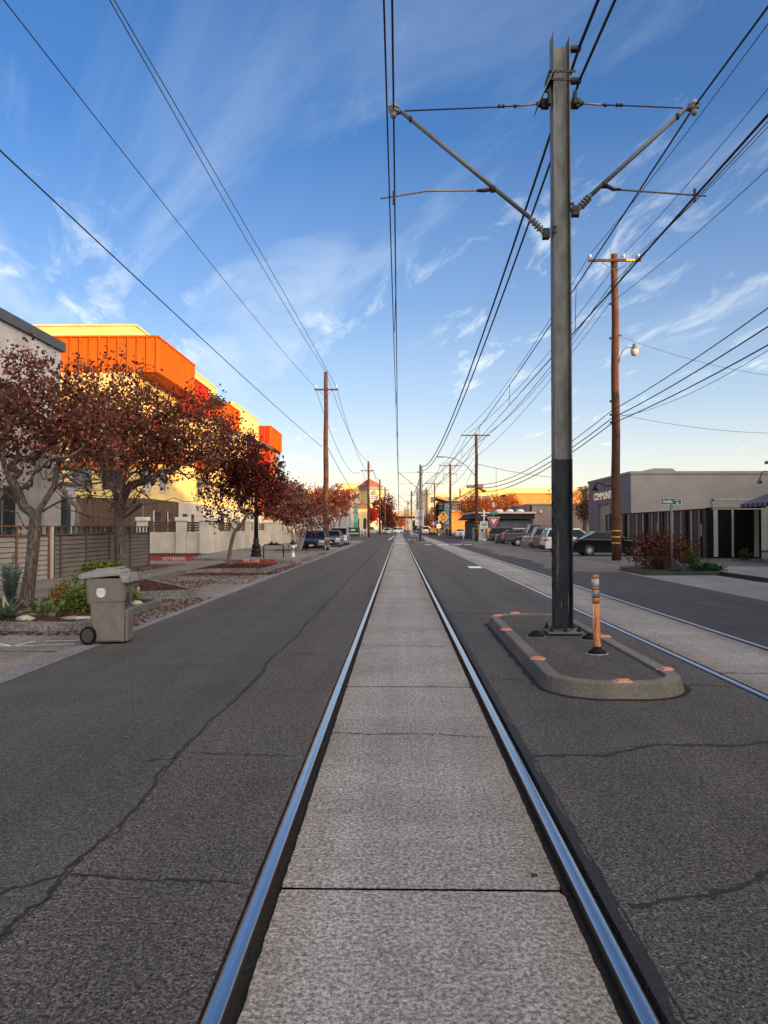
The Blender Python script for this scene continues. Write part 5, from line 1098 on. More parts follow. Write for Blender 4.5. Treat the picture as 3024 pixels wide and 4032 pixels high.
def car(name, label, loc, rz, kind, pt, L_, Wd, H, group=None, cat='car', rim_sp=5, rim_r=.66, rails=False, plate=True):
    t_ = thing(name, label, cat, loc, R(rz), group); r = .335 * (1.1 if kind in ('suv', 'pickup') else 1); xr, xf = -.285 * L_, .305 * L_
    up = {'sedan': [(-.5, .24), (-.498, .44), (-.488, .60), (-.47, .665), (-.44, .69), (-.33, .70), (.17, .675), (.30, .64), (.40, .59), (.465, .52), (.492, .42), (.5, .30), (.49, .17)],
          'suv': [(-.5, .24), (-.498, .40), (-.485, .50), (-.478, .60), (-.47, .64), (.19, .62), (.32, .60), (.42, .56), (.475, .48), (.495, .36), (.5, .26), (.49, .17)],
          'pickup': [(-.5, .30), (-.5, .52), (-.498, .60), (-.485, .615), (-.10, .61), (.19, .61), (.34, .60), (.45, .57), (.488, .50), (.5, .36), (.498, .24), (.49, .2)]}[kind]
    zb = .15 * H if kind != 'pickup' else .19 * H; R_ = r * 1.14; pts = [(x * L_, z * H) for x, z in up]
    bot = []
    for xc in (xf, xr):
        a0 = math.asin(max(-1, (zb - r) / R_)); 
        for k in range(11): a = a0 + (math.pi - 2 * a0) * k / 10; bot.append((xc + R_ * math.cos(a), r + R_ * math.sin(a)))
    out = pts + [(.485 * L_, zb)] + bot + [(-.485 * L_, zb)]
    lay = [(-1, .030), (-.985, .012), (-.94, .0), (-.5, -.006), (.5, -.006), (.94, 0), (.985, .012), (1, .030)]; n = len(out); vs = []; fs = []; nu = len(pts)
    for y, ins in lay:
        for i, (x, z) in enumerate(out):
            if i < nu: cx_ = .5 * L_; x2 = x * (1 - ins * .6 - .018 * abs(y) ** 3); z2 = z - ins * H * (1 if .5 < z / H else .3)
            else: x2, z2 = x, z
            sd_ = 1 - .035 * max(0, (z2 - .42 * H) / (.3 * H)) - .03 * max(0, (.3 * H - z2) / (.2 * H)); vs.append((x2, y * Wd / 2 * sd_, z2))
    m_ = len(lay)
    for k in range(m_ - 1):
        for i in range(n): fs.append((k * n + i, k * n + (i + 1) % n, (k + 1) * n + (i + 1) % n, (k + 1) * n + i))
    fs += [tuple(range(n)), tuple(range((m_ - 1) * n, m_ * n))[::-1]]
    mb = MB().add(vs, fs, False); body = mb.build('body', pt, t_, bevel=.012)
    MB().box(-.44 * L_, .44 * L_, -Wd * .40, Wd * .40, zb - .02, .42 * H).build('underbody', TRIM, t_)
    b0, b1, t0, t1, zbelt, zt = {'sedan': (-.385, .205, -.20, .035, .675, .965), 'suv': (-.478, .215, -.425, .03, .62, .955), 'pickup': (-.13, .215, -.085, .06, .60, .965)}[kind]
    wb, wt = .468 * Wd, (.365 if kind == 'sedan' else .385) * Wd
    B = [(b0 * L_, -wb), (b1 * L_, -wb * .96), (b1 * L_, wb * .96), (b0 * L_, wb)]; T = [(t0 * L_, -wt), (t1 * L_, -wt), (t1 * L_, wt), (t0 * L_, wt)]; zB, zT = zbelt * H - .03, zt * H
    vs = [(x, y, zB) for x, y in B] + [(x, y, zT) for x, y in T]; mb = MB().add(vs, [(0, 1, 5, 4), (1, 2, 6, 5), (2, 3, 7, 6), (3, 0, 4, 7), (4, 5, 6, 7)])
    gl = mb.build('windows', GLS, t_, bevel=.03)
    rt = [(t0 * L_ - .04, -wt - .015), (t1 * L_ + .06, -wt - .015), (t1 * L_ + .06, wt + .015), (t0 * L_ - .04, wt + .015)]
    mb = MB().add([(x, y, zT - .03) for x, y in rt] + [(x * .96, y * .86, H) for x, y in rt], [(3, 2, 1, 0), (4, 5, 6, 7), (0, 1, 5, 4), (1, 2, 6, 5), (2, 3, 7, 6), (3, 0, 4, 7)]); roof = mb.build('roof', pt, t_, bevel=.035, seg=3)
    mb = MB()
    for i in range(4):
        a = Vector((B[i][0], B[i][1], zB)); b_ = Vector((T[i][0], T[i][1], zT)); mb.tube([a, b_], [.055, .04], 5)
    for u in ((.52,) if kind == 'sedan' else (.60, .30)):
        for s_ in (-1, 1): mb.tube([(b0 * L_ + (b1 - b0) * L_ * u, s_ * (wb + .004), zB), (t0 * L_ + (t1 - t0) * L_ * (u - .02), s_ * (wt + .004), zT)], .028, 4)
    mb.each('pillar', pt, t_)
    if kind == 'pickup':
        MB().box(-.475 * L_, -.14 * L_, -.42 * Wd, .42 * Wd, .60 * H, .622 * H).build('bed_cover', TRIM, t_)
    for s_ in (-1, 1):
        for x in (xr, xf):
            mb = MB(); w = .11; mb.lathe([(r * .62, -w), (r * .93, -w), (r, -w * .75), (r, w * .75), (r * .93, w), (r * .62, w)], n=22, axis='Y', caps=False)
            wh = mb.build('wheel', TYRE, t_, loc=(x, s_ * (Wd / 2 - .115), r))
            mb = MB(); yy = s_ * w * .80; mb.lathe([(r * rim_r, yy), (r * (rim_r - .05), yy + s_ * .018)], n=22, axis='Y') if False else None
            for k in range(22):
                a, c_ = 2 * math.pi * k / 22, 2 * math.pi * (k + 1) / 22; q = [(r * f_ * math.cos(g_), s_ * w * h_, r * f_ * math.sin(g_)) for f_, h_, g_ in ((rim_r, 1.01, a), (rim_r, 1.01, c_), (rim_r - .09, .8, c_), (rim_r - .09, .8, a))]; mb.add(q, [(0, 1, 2, 3)])
            for k in range(rim_sp):
                a = 2 * math.pi * k / rim_sp + .2; d = Vector((math.cos(a), 0, math.sin(a))); p = Vector((-math.sin(a), 0, math.cos(a))); wd_ = r * (.10 if rim_sp < 8 else .055)
                yv = Vector((0, s_ * w * .92, 0)); yi = Vector((0, s_ * w * .55, 0)); q = [yv + p * wd_ * .7, yv - p * wd_ * .7, yv + d * r * rim_r * .97 - p * wd_, yv + d * r * rim_r * .97 + p * wd_]; q2 = [v_ - yv + yi for v_ in q]; mb.add(q + q2, [(0, 1, 2, 3), (0, 4, 5, 1), (1, 5, 6, 2), (3, 2, 6, 7), (0, 3, 7, 4)])
            mb.lathe([(r * .13, s_ * w * .6), (r * .11, s_ * w * .97)], n=10, axis='Y'); mb.build('rim', RIM, wh, fix=False)
            mb = MB(); mb.lathe([(r * .60, -w * .5), (r * .60, s_ * w * .45)], n=16, axis='Y'); mb.build('brake_disc', DISC, wh)
        zt_ = {'sedan': .57, 'suv': .50, 'pickup': .50}[kind] * H; hh = {'sedan': .075, 'suv': .085, 'pickup': .22}[kind] * H
        mb = MB(); x0 = -.502 * L_
        if kind == 'pickup': mb.box(x0 - .01, x0 + .14, s_ * Wd * .49 - (.10 if s_ > 0 else -.0), s_ * Wd * .49 + (.0 if s_ > 0 else .10), zt_ - hh * .55, zt_ + hh * .45)
        else:
            ya, yb = sorted((s_ * .20 * Wd, s_ * .492 * Wd)); yc, yd = sorted((s_ * .40 * Wd, s_ * .496 * Wd)); mb.box(x0 + .0, x0 + .10, ya, yb, zt_ - hh * .4, zt_ + hh * .5); mb.box(x0 + .10, x0 + .32, yc, yd, zt_ - hh * .15, zt_ + hh * .5)
        mb.build('tail_light', TAIL, t_, bevel=.015)
        mb = MB(); x1 = .488 * L_; ya, yb = sorted((s_ * .28 * Wd, s_ * .485 * Wd)); zh = {'sedan': .43, 'suv': .44, 'pickup': .46}[kind] * H; mb.box(x1 - .22, x1 - .0, ya, yb, zh, zh + .11 * H * (1 if kind != 'pickup' else 1.3)); mb.build('head_light', HEAD, t_, bevel=.03)
        mb = MB(); ym = s_ * (Wd / 2 + .08); mb.box(b1 * L_ - .42, b1 * L_ - .24, ym - .09, ym + .09, zB + .03, zB + .17); mb.build('mirror', pt, t_, bevel=.03)
        mb = MB()
        for u in (.30, .60): mb.box(b0 * L_ + (b1 - b0) * L_ * u - .1, b0 * L_ + (b1 - b0) * L_ * u + .08, s_ * (Wd * .492) - .012, s_ * (Wd * .492) + .012, .55 * H, .57 * H)
        mb.each('door_handle', pt, t_)
        if rails: mb = MB(); mb.tube([(t0 * L_, s_ * (wt - .03), H - .02), (t0 * L_ + .1, s_ * (wt - .03), H + .04), (t1 * L_ - .1, s_ * (wt - .03), H + .04), (t1 * L_, s_ * (wt - .03), H - .02)], .016, 5); mb.build('roof_rail', CHR, t_)
    mb = MB(); mb.box(-.505 * L_, -.47 * L_, -.40 * Wd, .40 * Wd, .17 * H, .29 * H); mb.build('rear_bumper', TRIM if kind != 'sedan' else pt, t_, bevel=.02)
    mb = MB(); mb.box(.47 * L_, .507 * L_, -.24 * Wd, .24 * Wd, .30 * H, .45 * H); mb.box(.46 * L_, .505 * L_, -.38 * Wd, .38 * Wd, .17 * H, .24 * H); mb.build('grille', TRIM, t_, bevel=.02)
    if plate:
        MB().box(-.512 * L_, -.499 * L_, -.155, .155, .36 * H, .455 * H).build('rear_plate', PLATE, t_); MB().box(.508 * L_, .513 * L_, -.155, .155, .26 * H, .34 * H).build('front_plate', PLATE, t_)
    return t_
GP = 'vehicles parked nose-in on the gravel lot'
BK = paint('black', (.006, .006, .008), 0, .12)
car('sedan', 'black sedan with bright ten-spoke wheels parked side-on behind the utility pole', (12.72, 46.6, .01), 0, 'sedan', BK, 4.75, 1.84, 1.46, GP, rim_sp=10, rim_r=.76)
car('suv', 'white sport utility car, its tail just left of the near steel pole', (12.45, 54.2, .01), 2, 'suv', paint('white', (.60, .61, .64), 0), 4.7, 1.9, 1.64, GP, rim_sp=5)
car('suv', 'brown-grey sport utility car with silver roof rails behind the white one', (12.75, 60.2, .01), 0, 'suv', paint('bronze', (.13, .11, .10), .5), 4.8, 1.9, 1.70, GP, rails=True)
car('sedan', 'blue-grey sedan with wide red tail lights between the pickup and the brown-grey car', (12.9, 65.2, .01), 0, 'sedan', paint('blue_grey', (.22, .25, .29), .6), 4.7, 1.85, 1.44, GP)
car('pickup_truck', 'large dark grey pickup with tall red tail light in the gravel lot', (12.6, 71.2, .01), 0, 'pickup', paint('dark_grey', (.075, .072, .068), .5), 5.9, 2.03, 1.98, GP, cat='pickup truck', rim_sp=6, rim_r=.7)
car('suv', 'tall black sport utility car whose roof shows over the dark pickup', (15.3, 75.5, .01), 0, 'suv', paint('gloss_black', (.012, .012, .014), .2), 5.1, 2.0, 1.92, GP)
car('sedan', 'small dark blue car tucked between the pickup and the black car', (12.2, 79.6, .01), 0, 'sedan', paint('navy', (.03, .035, .06), .4), 4.3, 1.78, 1.46, GP)
car('suv', 'black sport utility car with glossy slanting rear window, first in the row by the crossing', (12.2, 84.2, .01), -3, 'suv', paint('black_pearl', (.014, .016, .020), .4), 4.7, 1.9, 1.70, GP)
car('suv', 'pale car behind the black one beside the yellow plate', (15.2, 90.5, .01), 0, 'suv', paint('pale', (.42, .44, .47), .3), 4.6, 1.85, 1.62, GP)
GL = 'cars parked facing the camera along the left kerb'
car('sedan', 'glossy black sedan behind the fanning pale tree stems', (-6.25, 56.6, -.0), -90, 'sedan', paint('black_left', (.010, .011, .014), .2, .15), 4.8, 1.86, 1.47, GL, rim_sp=7)
car('sedan', 'grey-green sedan, middle of the three cars on the left', (-6.05, 69.0, -.0), -90, 'sedan', paint('green_grey', (.13, .145, .14), .6), 4.7, 1.82, 1.47, GL)
car('suv', 'silver-blue sport utility car, farthest of the three on the left', (-5.95, 75.6, -.0), -90, 'suv', paint('silver_blue', (.26, .29, .34), .6), 4.7, 1.88, 1.74, GL, rails=True)
GF = 'vehicles far down the street'
car('pickup_truck', 'silver pickup truck crossing the side street beyond the left cars', (-7.1, 196, 0), 176, 'pickup', paint('silver', (.55, .56, .58), .4), 5.9, 2.05, 1.98, GF, cat='pickup truck')
car('suv', 'pale blue car just right of the silver pickup', (-3.2, 208, 0), -100, 'suv', paint('ice_blue', (.38, .45, .50), .3), 4.6, 1.85, 1.65, GF)
car('suv', 'white sport utility car nearest the rails beyond the pickup', (-.9, 232, 0), -130, 'suv', paint('white_far', (.55, .56, .57), .1), 4.7, 1.9, 1.75, GF)
car('sedan', 'beige sedan parked behind the standing person', (10.9, 176, 0), 0, 'sedan', paint('beige', (.34, .31, .27), .4), 5.0, 1.85, 1.46, GF)
car('sedan', 'blue compact car behind the beige sedan', (9.5, 190, 0), 10, 'sedan', paint('blue', (.10, .20, .42), .3), 4.2, 1.75, 1.46, GF)
car('sedan', 'silver sedan nose showing right of the third utility pole', (14.0, 171, 0), 0, 'sedan', paint('silver_nose', (.36, .37, .38), .4), 4.6, 1.82, 1.40, GF)
car('van', 'white van with blue stripe seen past the second steel pole', (7.0, 200, 0), -90, 'suv', paint('white_van', (.55, .56, .60), .0), 5.0, 2.0, 2.1, GF, cat='van')
car('suv', 'black sport utility car beside the white van', (8.0, 182, 0), -90, 'suv', paint('black_far', (.02, .02, .024), .3), 4.6, 1.85, 1.65, GF)
car('suv', 'dark car left of the second steel pole with its headlights on', (5.2, 260, 0), -90, 'suv', paint('dark_far', (.05, .05, .055), .3), 4.6, 1.85, 1.65, GF)
car('sedan', 'grey car between the second steel pole and the white van', (5.9, 228, 0), -90, 'sedan', paint('grey_far', (.12, .12, .13), .3), 4.6, 1.8, 1.46, GF)
cn = thing('traffic_cone', 'orange traffic cone below the tail of the silver pickup', 'traffic cone', (-4.3, 188, 0)); MB().lathe([(.20, .03), (.04, .95), (.03, .98)], n=12).build('cone', M('cone_orange', (.75, .14, .06), bump=0), cn); MB().box(-.28, .28, -.28, .28, 0, .03).build('base', M('cone_base', (.7, .13, .05), bump=0), cn)

# ================================================================== left-hand buildings, walls and fences
STUC = M('stucco_white', (.46, .43, .41), rough=.9, var=.16, scale=1.2, bump=.5, bscale=60); FASC = M('fascia_grey', (.055, .065, .072), rough=.6, var=.15)
YSTU = M('stucco_yellow', (.70, .50, .19), rough=.85, var=.12, scale=.8, bump=.4, bscale=40); ORM2 = M('orange_panel', (.46, .092, .005), rough=.7, spec=.15, var=.08, scale=.6, bump=.05); REDP = M('red_panel', (.44, .026, .010), rough=.7, spec=.15, var=.08, scale=.6, bump=.05)
CREAM = M('cream_stucco', (.50, .455, .375), rough=.9, var=.14, scale=1.0, bump=.4, bscale=50); CAPM = M('cream_cap', (.58, .545, .47), rough=.85, var=.12, scale=2, bump=.2); GLW = M('window_glass', (.03, .04, .05), rough=.08, var=.1, bump=0, spec=.9); FRM = M('window_frame_white', (.55, .54, .50), rough=.5, var=.1, bump=0)
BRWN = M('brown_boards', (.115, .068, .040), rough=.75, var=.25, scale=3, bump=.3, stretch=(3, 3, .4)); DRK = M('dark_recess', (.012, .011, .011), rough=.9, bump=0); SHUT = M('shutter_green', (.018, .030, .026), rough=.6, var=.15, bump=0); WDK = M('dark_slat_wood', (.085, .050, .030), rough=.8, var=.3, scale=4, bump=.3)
h1 = thing('house', 'white stucco house with grey sloping-edge eave and dark green louvred shutters behind the near trees', 'house', (0, 0, 0))
MB().box(-26, -14, 10, 31.15, 0, 9.0).build('wall', STUC, h1); MB().box(-26, -14.03, 31.153, 32.8, 0, 3.5).build('porch_wall', STUC, h1)
MB().box(-26.2, -13.88, 9.8, 31.35, 9.0, 9.38).build('roof', FASC, h1); MB().box(-26, -13.93, 31.36, 32.95, 3.5, 3.62).build('porch_roof', FASC, h1)
def shutter(y0, y1, z0, z1, x=-13.995):
    s_ = MB().box(x, x + .04, y0, y1, z0, z1).build('shutter', SHUT, h1); mb = MB(); z = z0 + .06
    while z < z1 - .06: mb.box(x + .04, x + .062, y0 + .06, y1 - .06, z, z + .035); z += .07
    mb.build('louvres', SHUT, s_)
for (y0, y1, z0, z1) in ((26.55, 27.55, 0.9, 3.1), (26.5, 27.5, 5.6, 6.9)):
    w_ = MB().box(-14.0, -13.985, y0 - .9, y0, z0, z1).build('window', GLW, h1); MB().box(-14, -13.975, y0 - .95, y0 - .9, z0, z1).build('window_frame', FRM, w_)
shutter(26.62, 27.45, .8, 3.2); shutter(31.35, 31.85, .8, 3.0, -14.02); MB().box(-14.03, -14.01, 31.86, 32.25, .8, 3.0).build('window', GLW, h1)
MB().box(-14, -13.98, 26.6, 27.5, 5.7, 6.9).build('window', GLW, h1)
MB().box(-24, -16.2, 33.4, 36.0, 0, 3.3).build('carport', DRK, h1)
# slatted fences
FB = M('fence_beige', (.31, .275, .235), rough=.8, var=.10, scale=1.5, bump=.05); FG = M('fence_greybrown', (.155, .128, .108), rough=.8, var=.14, scale=1.5, bump=.05); FGD = M('fence_post_dark', (.075, .066, .062), rough=.8, var=.2); RUST = M('redwood_post', (.20, .075, .042), rough=.8, var=.3, scale=5, stretch=(4, 4, .6)); CRP = M('cream_post', (.50, .45, .36), rough=.8, var=.1)
def slatfence(label, x, y0, y1, posts, board, post, rail_, tops=True, slope=0.0, full=None, nb=9):
    t_ = thing('fence', label, 'fence', (0, 0, 0)); mb = MB(); z0, z1 = .13, 1.46 - slope; ps = [y0] + posts + [y1]
    for a, b_ in zip(ps, ps[1:]):
        top_ = 1.70 if (full and a >= full[0] - .01 and b_ <= full[1] + .01) else z1; n = int(round((top_ - z0) / ((z1 - z0) / nb)))
        for k in range(n):
            za = z0 + (top_ - z0) * k / n; zb_ = z0 + (top_ - z0) * (k + 1) / n
            mb.add([(x + .028, a + .05, za), (x + .012, a + .05, zb_ - .02), (x - .02, a + .05, zb_ - .02), (x - .02, a + .05, za), (x + .028, b_ - .05, za), (x + .012, b_ - .05, zb_ - .02), (x - .02, b_ - .05, zb_ - .02), (x - .02, b_ - .05, za)], [(0, 1, 2, 3), (7, 6, 5, 4), (0, 4, 5, 1), (1, 5, 6, 2), (2, 6, 7, 3), (3, 7, 4, 0)])
    mb.build('boards', board, t_); MB().box(x - .035, x - .021, y0, y1, z0, z1).build('backing', DRK, t_)  # dark backing sheet stands in for the shadow under each board lap
    for p in ps: MB().box(x - .045, x + .055, p - .05, p + .05, .1, 1.72 - slope).build('post', post, t_, bevel=.006)
    mb = MB()
    for a, b_ in zip(ps, ps[1:]): mb.box(x - .05, x + .06, a + .051, b_ - .051, z1 + .001, z1 + .045)
    mb.build('mid_rail', rail_, t_); MB().box(x - .06, x + .07, y0 - .06, y1 + .06, 1.722 - slope, 1.765 - slope).build('top_rail', rail_, t_)
    if tops:
        mb = MB(); y = y0 + .25
        while y < y1:
            if min(abs(y - p) for p in ps) > .1: mb.box(x - .02, x + .02, y - .055, y + .055, z1 + .046, 1.72 - slope)
            y += .42
        mb.build('pickets', FGD, t_)
    return t_
slatfence('beige horizontal board fence with reddish posts behind the near tree', -10.85, 17.6, 23.35, [19.4, 21.35, 22.35], FB, RUST, RUST, full=(21.35, 22.35))
cp_ = thing('fence_post', 'tall cream corner post where the beige fence meets the grey one', 'post', (-10.8, 23.47, .12)); MB().box(-.06, .06, -.05, .05, 0, 1.62).build('post', CRP, cp_, bevel=.01)
slatfence('grey-brown horizontal board fence with open pickets along its top', -10.82, 23.62, 32.7, [24.1, 26.1, 28.2, 30.4], FG, FGD, FGD)
# pillared garden wall
pw = thing('garden_wall', 'long cream stucco wall with capped square pillars and wooden slat infill', 'wall', (0, 0, 0))
def pillar(x, y, s=.30, h=2.12):
    p = MB().box(x - s, x + s, y - s, y + s, .10, h).build('pillar', CREAM, pw, bevel=.015); MB().box(x - s - .06, x + s + .06, y - s - .06, y + s + .06, h + .002, h + .24).build('pillar_cap', CAPM, p, bevel=.02)
for x in (-15.9, -13.45): pillar(x, 47)
mb = MB(); mb.box(-15.6, -13.76, 46.9, 47.12, .1, 1.42); mb.box(-13.14, -12.31, 46.9, 47.12, .1, 1.42); mb.build('wall_panel', CREAM, pw, bevel=.01)
pys = [47.0, 49.0, 54.3, 59.2, 62.2, 67.6, 70.8, 73.8, 78.6, 81.4, 84]
for y in pys: pillar(-12.0 + .012 * (y - 47), y)
for i, (a, b_) in enumerate(zip(pys, pys[1:])):
    MB().box(-12.12, -11.90, a + .301, b_ - .301, .1, 1.42 + .04 * (i % 2)).build('wall_panel', CREAM, pw, bevel=.01)
def slats(x0, x1, y0, y1, along):
    mb = MB(); n = 4
    for k in range(n):
        za = 1.48 + k * .155
        if along == 'x': mb.box(x0, x1, y0 + .02 * (k % 2), y0 + .03 + .02 * (k % 2), za, za + .12)
        else: mb.box(x0, x0 + .03, y0, y1, za, za + .12)
    L__ = (x1 - x0) if along == 'x' else (y1 - y0); m__ = max(2, int(L__ / .6))
    for k in range(m__ + 1):
        if along == 'x': xx = x0 + L__ * k / m__; mb.box(xx - .03, xx + .03, y0 + .05, y0 + .08, 1.44, 2.1)
        else: yy = y0 + L__ * k / m__; mb.box(x0 + .03, x0 + .06, yy - .04, yy + .04, 1.46, 2.1)
    mb.build('slat_panel', WDK, pw)
slats(-15.55, -13.8, 47, 47, 'x'); slats(-13.1, -12.33, 47, 47, 'x')
for a, b_ in zip(pys, pys[1:]):
    if b_ - a > 2.2: slats(-12.02, 0, a + .34, b_ - .34, 'y')
# the orange and yellow apartment building
ab = thing('apartment_building', 'long three-storey yellow apartment building with orange and red metal boxes on its top floor', 'apartment building', (0, 0, 0))
XM = -16.9
for (y0, y1, z1) in ((48.45, 62.4, 14.0), (62.4, 70.0, 14.55), (70.0, 77.6, 13.0), (77.6, 91.2, 14.5)):
    MB().box(-34, XM + (.004 if z1 == 14.55 else 0), y0, y1, 3.62, z1).build('wall', YSTU, ab)
    MB().box(-34.05, XM + .06, y0 + .01, y1 - .01, z1 + .001, z1 + .12).build('parapet', YSTU, ab)
MB().box(-34, -17.9, 51.1, 60, 14.13, 15.4).build('penthouse', YSTU, ab); MB().box(-34, -17.8, 51.0, 60.1, 15.401, 15.5).build('penthouse_cap', YSTU, ab)
MB().box(-34, XM + .5, 48.5, 92, 0, 3.6).build('ground_floor_wall', CREAM, ab)
MB().box(-34, -18.6, 91.2, 104, 0, 11.6).build('wall', ORM2, ab)
def metalbox(x0, x1, y0, y1, z0, z1, mt, rib=.62):
    mb = MB().box(x0, x1, y0, y1, z0, z1); x = x1 - .02
    while x > x0: mb.box(x - .06, x, y0 - .09, y0 - .001, z0, z1); x -= rib
    y = y0 + rib
    while y < y1: mb.box(x1 + .001, x1 + .08, y - .05, y, z0, z1); y += rib
    o = mb.build('metal_box', mt, ab); MB().box(x0, x1 + .09, y0 - .09, y1 + .02, z1 + .001, z1 + .10).build('coping', mt, o); return o
metalbox(-34, -15.5, 48.4, 57.3, 11.7, 13.95, ORM2); metalbox(XM, -15.55, 57.45, 61.6, 10.6, 12.95, REDP, .8); metalbox(XM, -15.9, 52, 56.5, 6.4, 7.4, ORM2, .8); metalbox(XM, -15.5, 67.0, 73.6, 10.9, 12.9, ORM2); metalbox(-17.95, -15.5, 91.25, 100.2, 11.6, 13.9, ORM2)
MB().box(-17.95, -15.6, 91.19, 91.24, 5.8, 13.88).build('red_fin', REDP, ab); MB().box(-18.5, -16.2, 91.26, 100, 3.7, 11.59).build('wall', ORM2, ab)
MB().box(-34.02, XM + .004, 48.38, 57.2, 5.6, 6.0).build('belt_band', ORM2, ab); MB().box(-34, XM + .008, 48.37, 57, 8.6, 9.15).build('belt_band', REDP, ab)
for y0 in (49.6, 53.2, 63.4, 66.2, 71.2, 74.6, 78.6, 82.0, 85.5, 88.4):
    for z0 in (4.3, 7.2, 10.1):
        if z0 > 9 and (y0 < 58 or 66 < y0 < 72): continue
        w_ = MB().box(XM + .005, XM + .03, y0, y0 + 1.5, z0, z0 + 1.6).build('window', GLW, ab); mb = MB()
        for a in ((y0 - .08, y0, z0 - .08, z0 + 1.68), (y0 + 1.5, y0 + 1.58, z0 - .08, z0 + 1.68), (y0 + .72, y0 + .78, z0, z0 + 1.6)): mb.box(XM + .006, XM + .07, a[0], a[1], a[2], a[3])
        mb.box(XM + .006, XM + .07, y0, y0 + 1.5, z0 - .08, z0 - .001); mb.box(XM + .006, XM + .07, y0, y0 + 1.5, z0 + 1.601, z0 + 1.68); mb.build('window_frame', FRM, w_)
for x0 in (-33, -30, -27.2, -24, -21, -19):
    for z0 in (4.2, 7.0): MB().box(x0, x0 + 1.3, 48.40, 48.444, z0, z0 + 1.3).build('window', GLW, ab)
for (y0, y1, z, mt) in ((62.5, 65.6, 6.6, ORM2), (74, 77.2, 6.6, REDP), (62.5, 65.5, 9.6, YSTU), (78.2, 81.4, 6.6, YSTU), (83.8, 87.2, 9.6, ORM2), (83.8, 87.2, 6.6, REDP)):
    MB().box(XM + .01, -15.45, y0, y1, z, z + 1.05).build('balcony', mt, ab, bevel=.02)
for (y0, y1, z) in ((84, 91, 11.0), (62.4, 66.6, 12.4)): MB().box(XM + .01, -15.1, y0, y1, z, z + .28).build('canopy', FGD, ab)
mb = MB(); z = .3
x = -34.0
while x < -16.5: mb.box(x, x + .05, 48.40, 48.46, .0, 3.6); x += .4
mb.build('battens', BRWN, ab); MB().box(-34, -16.42, 48.461, 48.495, 0, 3.6).build('board_wall', BRWN, ab)
MB().box(-16.38, -16.3, 48.5, 56, 0, 3.6).build('board_wall', BRWN, ab); mb = MB(); y = 48.6
while y < 56: mb.box(-16.299, -16.24, y, y + .06, 0, 3.6); y += .45
mb.build('battens', BRWN, ab)
for i, y0 in enumerate((50.2, 53.2, 57.2, 59.6, 63, 66, 69.5, 73, 76.6, 80, 84, 87.6)):
    o = MB().box(-16.4, -16.24 if y0 < 56 else -16.375, y0, y0 + (1.0 if i % 2 else 1.5), .9 if i % 2 else .15, 2.75).build('window', GLW, ab); MB().box(-16.399, -16.2 if y0 < 56 else -16.34, y0 - .1, y0 - .001, .9 if i % 2 else .15, 2.85).build('window_frame', FRM, o)
BRK = M('orange_brick', (.60, .22, .05), rough=.85, bump=0)
m, t, b = newmat('brick_wall'); g_ = N(t, 'ShaderNodeNewGeometry'); sp_ = N(t, 'ShaderNodeSeparateXYZ'); L(t, g_.outputs['Position'], sp_.inputs[0]); cb_ = N(t, 'ShaderNodeCombineXYZ'); L(t, math_n(t, 'ADD', sp_.outputs[0], sp_.outputs[1]), cb_.inputs[0]); L(t, sp_.outputs[2], cb_.inputs[1])
bk = N(t, 'ShaderNodeTexBrick', inp={'Scale': 1.6, 'Mortar Size': .02, 'Color1': (.62, .23, .05, 1), 'Color2': (.50, .17, .04, 1), 'Mortar': (.40, .24, .12, 1)}); L(t, cb_.outputs[0], bk.inputs[0]); L(t, bk.outputs[0], b.inputs['Base Color']); b.inputs['Roughness'].default_value = .85; BRICKW = m
MB().box(-24, -14.6, 97.0, 110, 0, 5.8).build('brick_block', BRICKW, ab); MB().box(-24.1, -14.5, 96.9, 110.1, 5.801, 5.95).build('coping', ORM2, ab)
tl = thing('trellis', 'tall black wire trellis against the yellow end of the apartment building', 'trellis', (-15.6, 90.6, 0)); mb = MB()
for k in range(7): mb.box(-2.2 + k * .36, -2.17 + k * .36, 0, .03, .1, 6.2)
for k in range(13): mb.box(-2.2, -.0, .035, .06, .3 + k * .46, .33 + k * .46)
mb.build('bars', TRIM, tl)
# street furniture on the left
lp = thing('street_lamp', 'black fluted street lamp with swollen base in front of the pillared wall', 'street lamp', (-7.82, 41.6, .14)); mb = MB(); mb.lathe([(.30, 0), (.30, .10), (.24, .16), (.27, .22), (.27, .34), (.20, .42), (.235, .50), (.235, .58), (.15, .72), (.15, .95), (.11, 1.0)], n=18); mb.build('base', TRIM, lp)
mb = MB(); mb.lathe([(.115, 1.0), (.105, 2.5), (.085, 5.7), (.10, 5.75), (.08, 5.8)], n=14); mb.build('post', TRIM, lp); mb = MB(); mb.tube([(-.02, 0, 5.8), (.0, 0, 6.2), (-.35, 0, 6.45)], .03, 6); mb.build('arm', TRIM, lp)
mb = MB(); mb.lathe([(.08, 6.62), (.14, 6.55), (.34, 6.42), (.36, 6.36), (.30, 6.34)], (-.35, 0, 0), 16); mb.build('lamp_head', TRIM, lp)
hy = thing('fire_hydrant', 'silver fire hydrant with dark cap near the curb nose', 'fire hydrant', (-5.72, 41.0, .12)); mb = MB(); mb.lathe([(.15, 0), (.15, .04), (.10, .05), (.095, .45), (.14, .47), (.14, .52), (.12, .55), (.12, .68)], n=14); mb.build('barrel', M('silver_paint', (.55, .56, .56), rough=.4, metal=.3), hy)
for s_ in (-1, 1): MB().tube([(0, 0, .60), (s_ * .22, 0, .60)], [.06, .065], 8).build('outlet', MC['silver_paint'], hy)
mb = MB(); mb.lathe([(.16, .68), (.16, .72), (.12, .80), (.05, .86), (.03, .92)], n=14); mb.tube([(-.26, 0, .60), (-.20, 0, .60)], .07, 8); mb.build('cap', TRIM, hy)
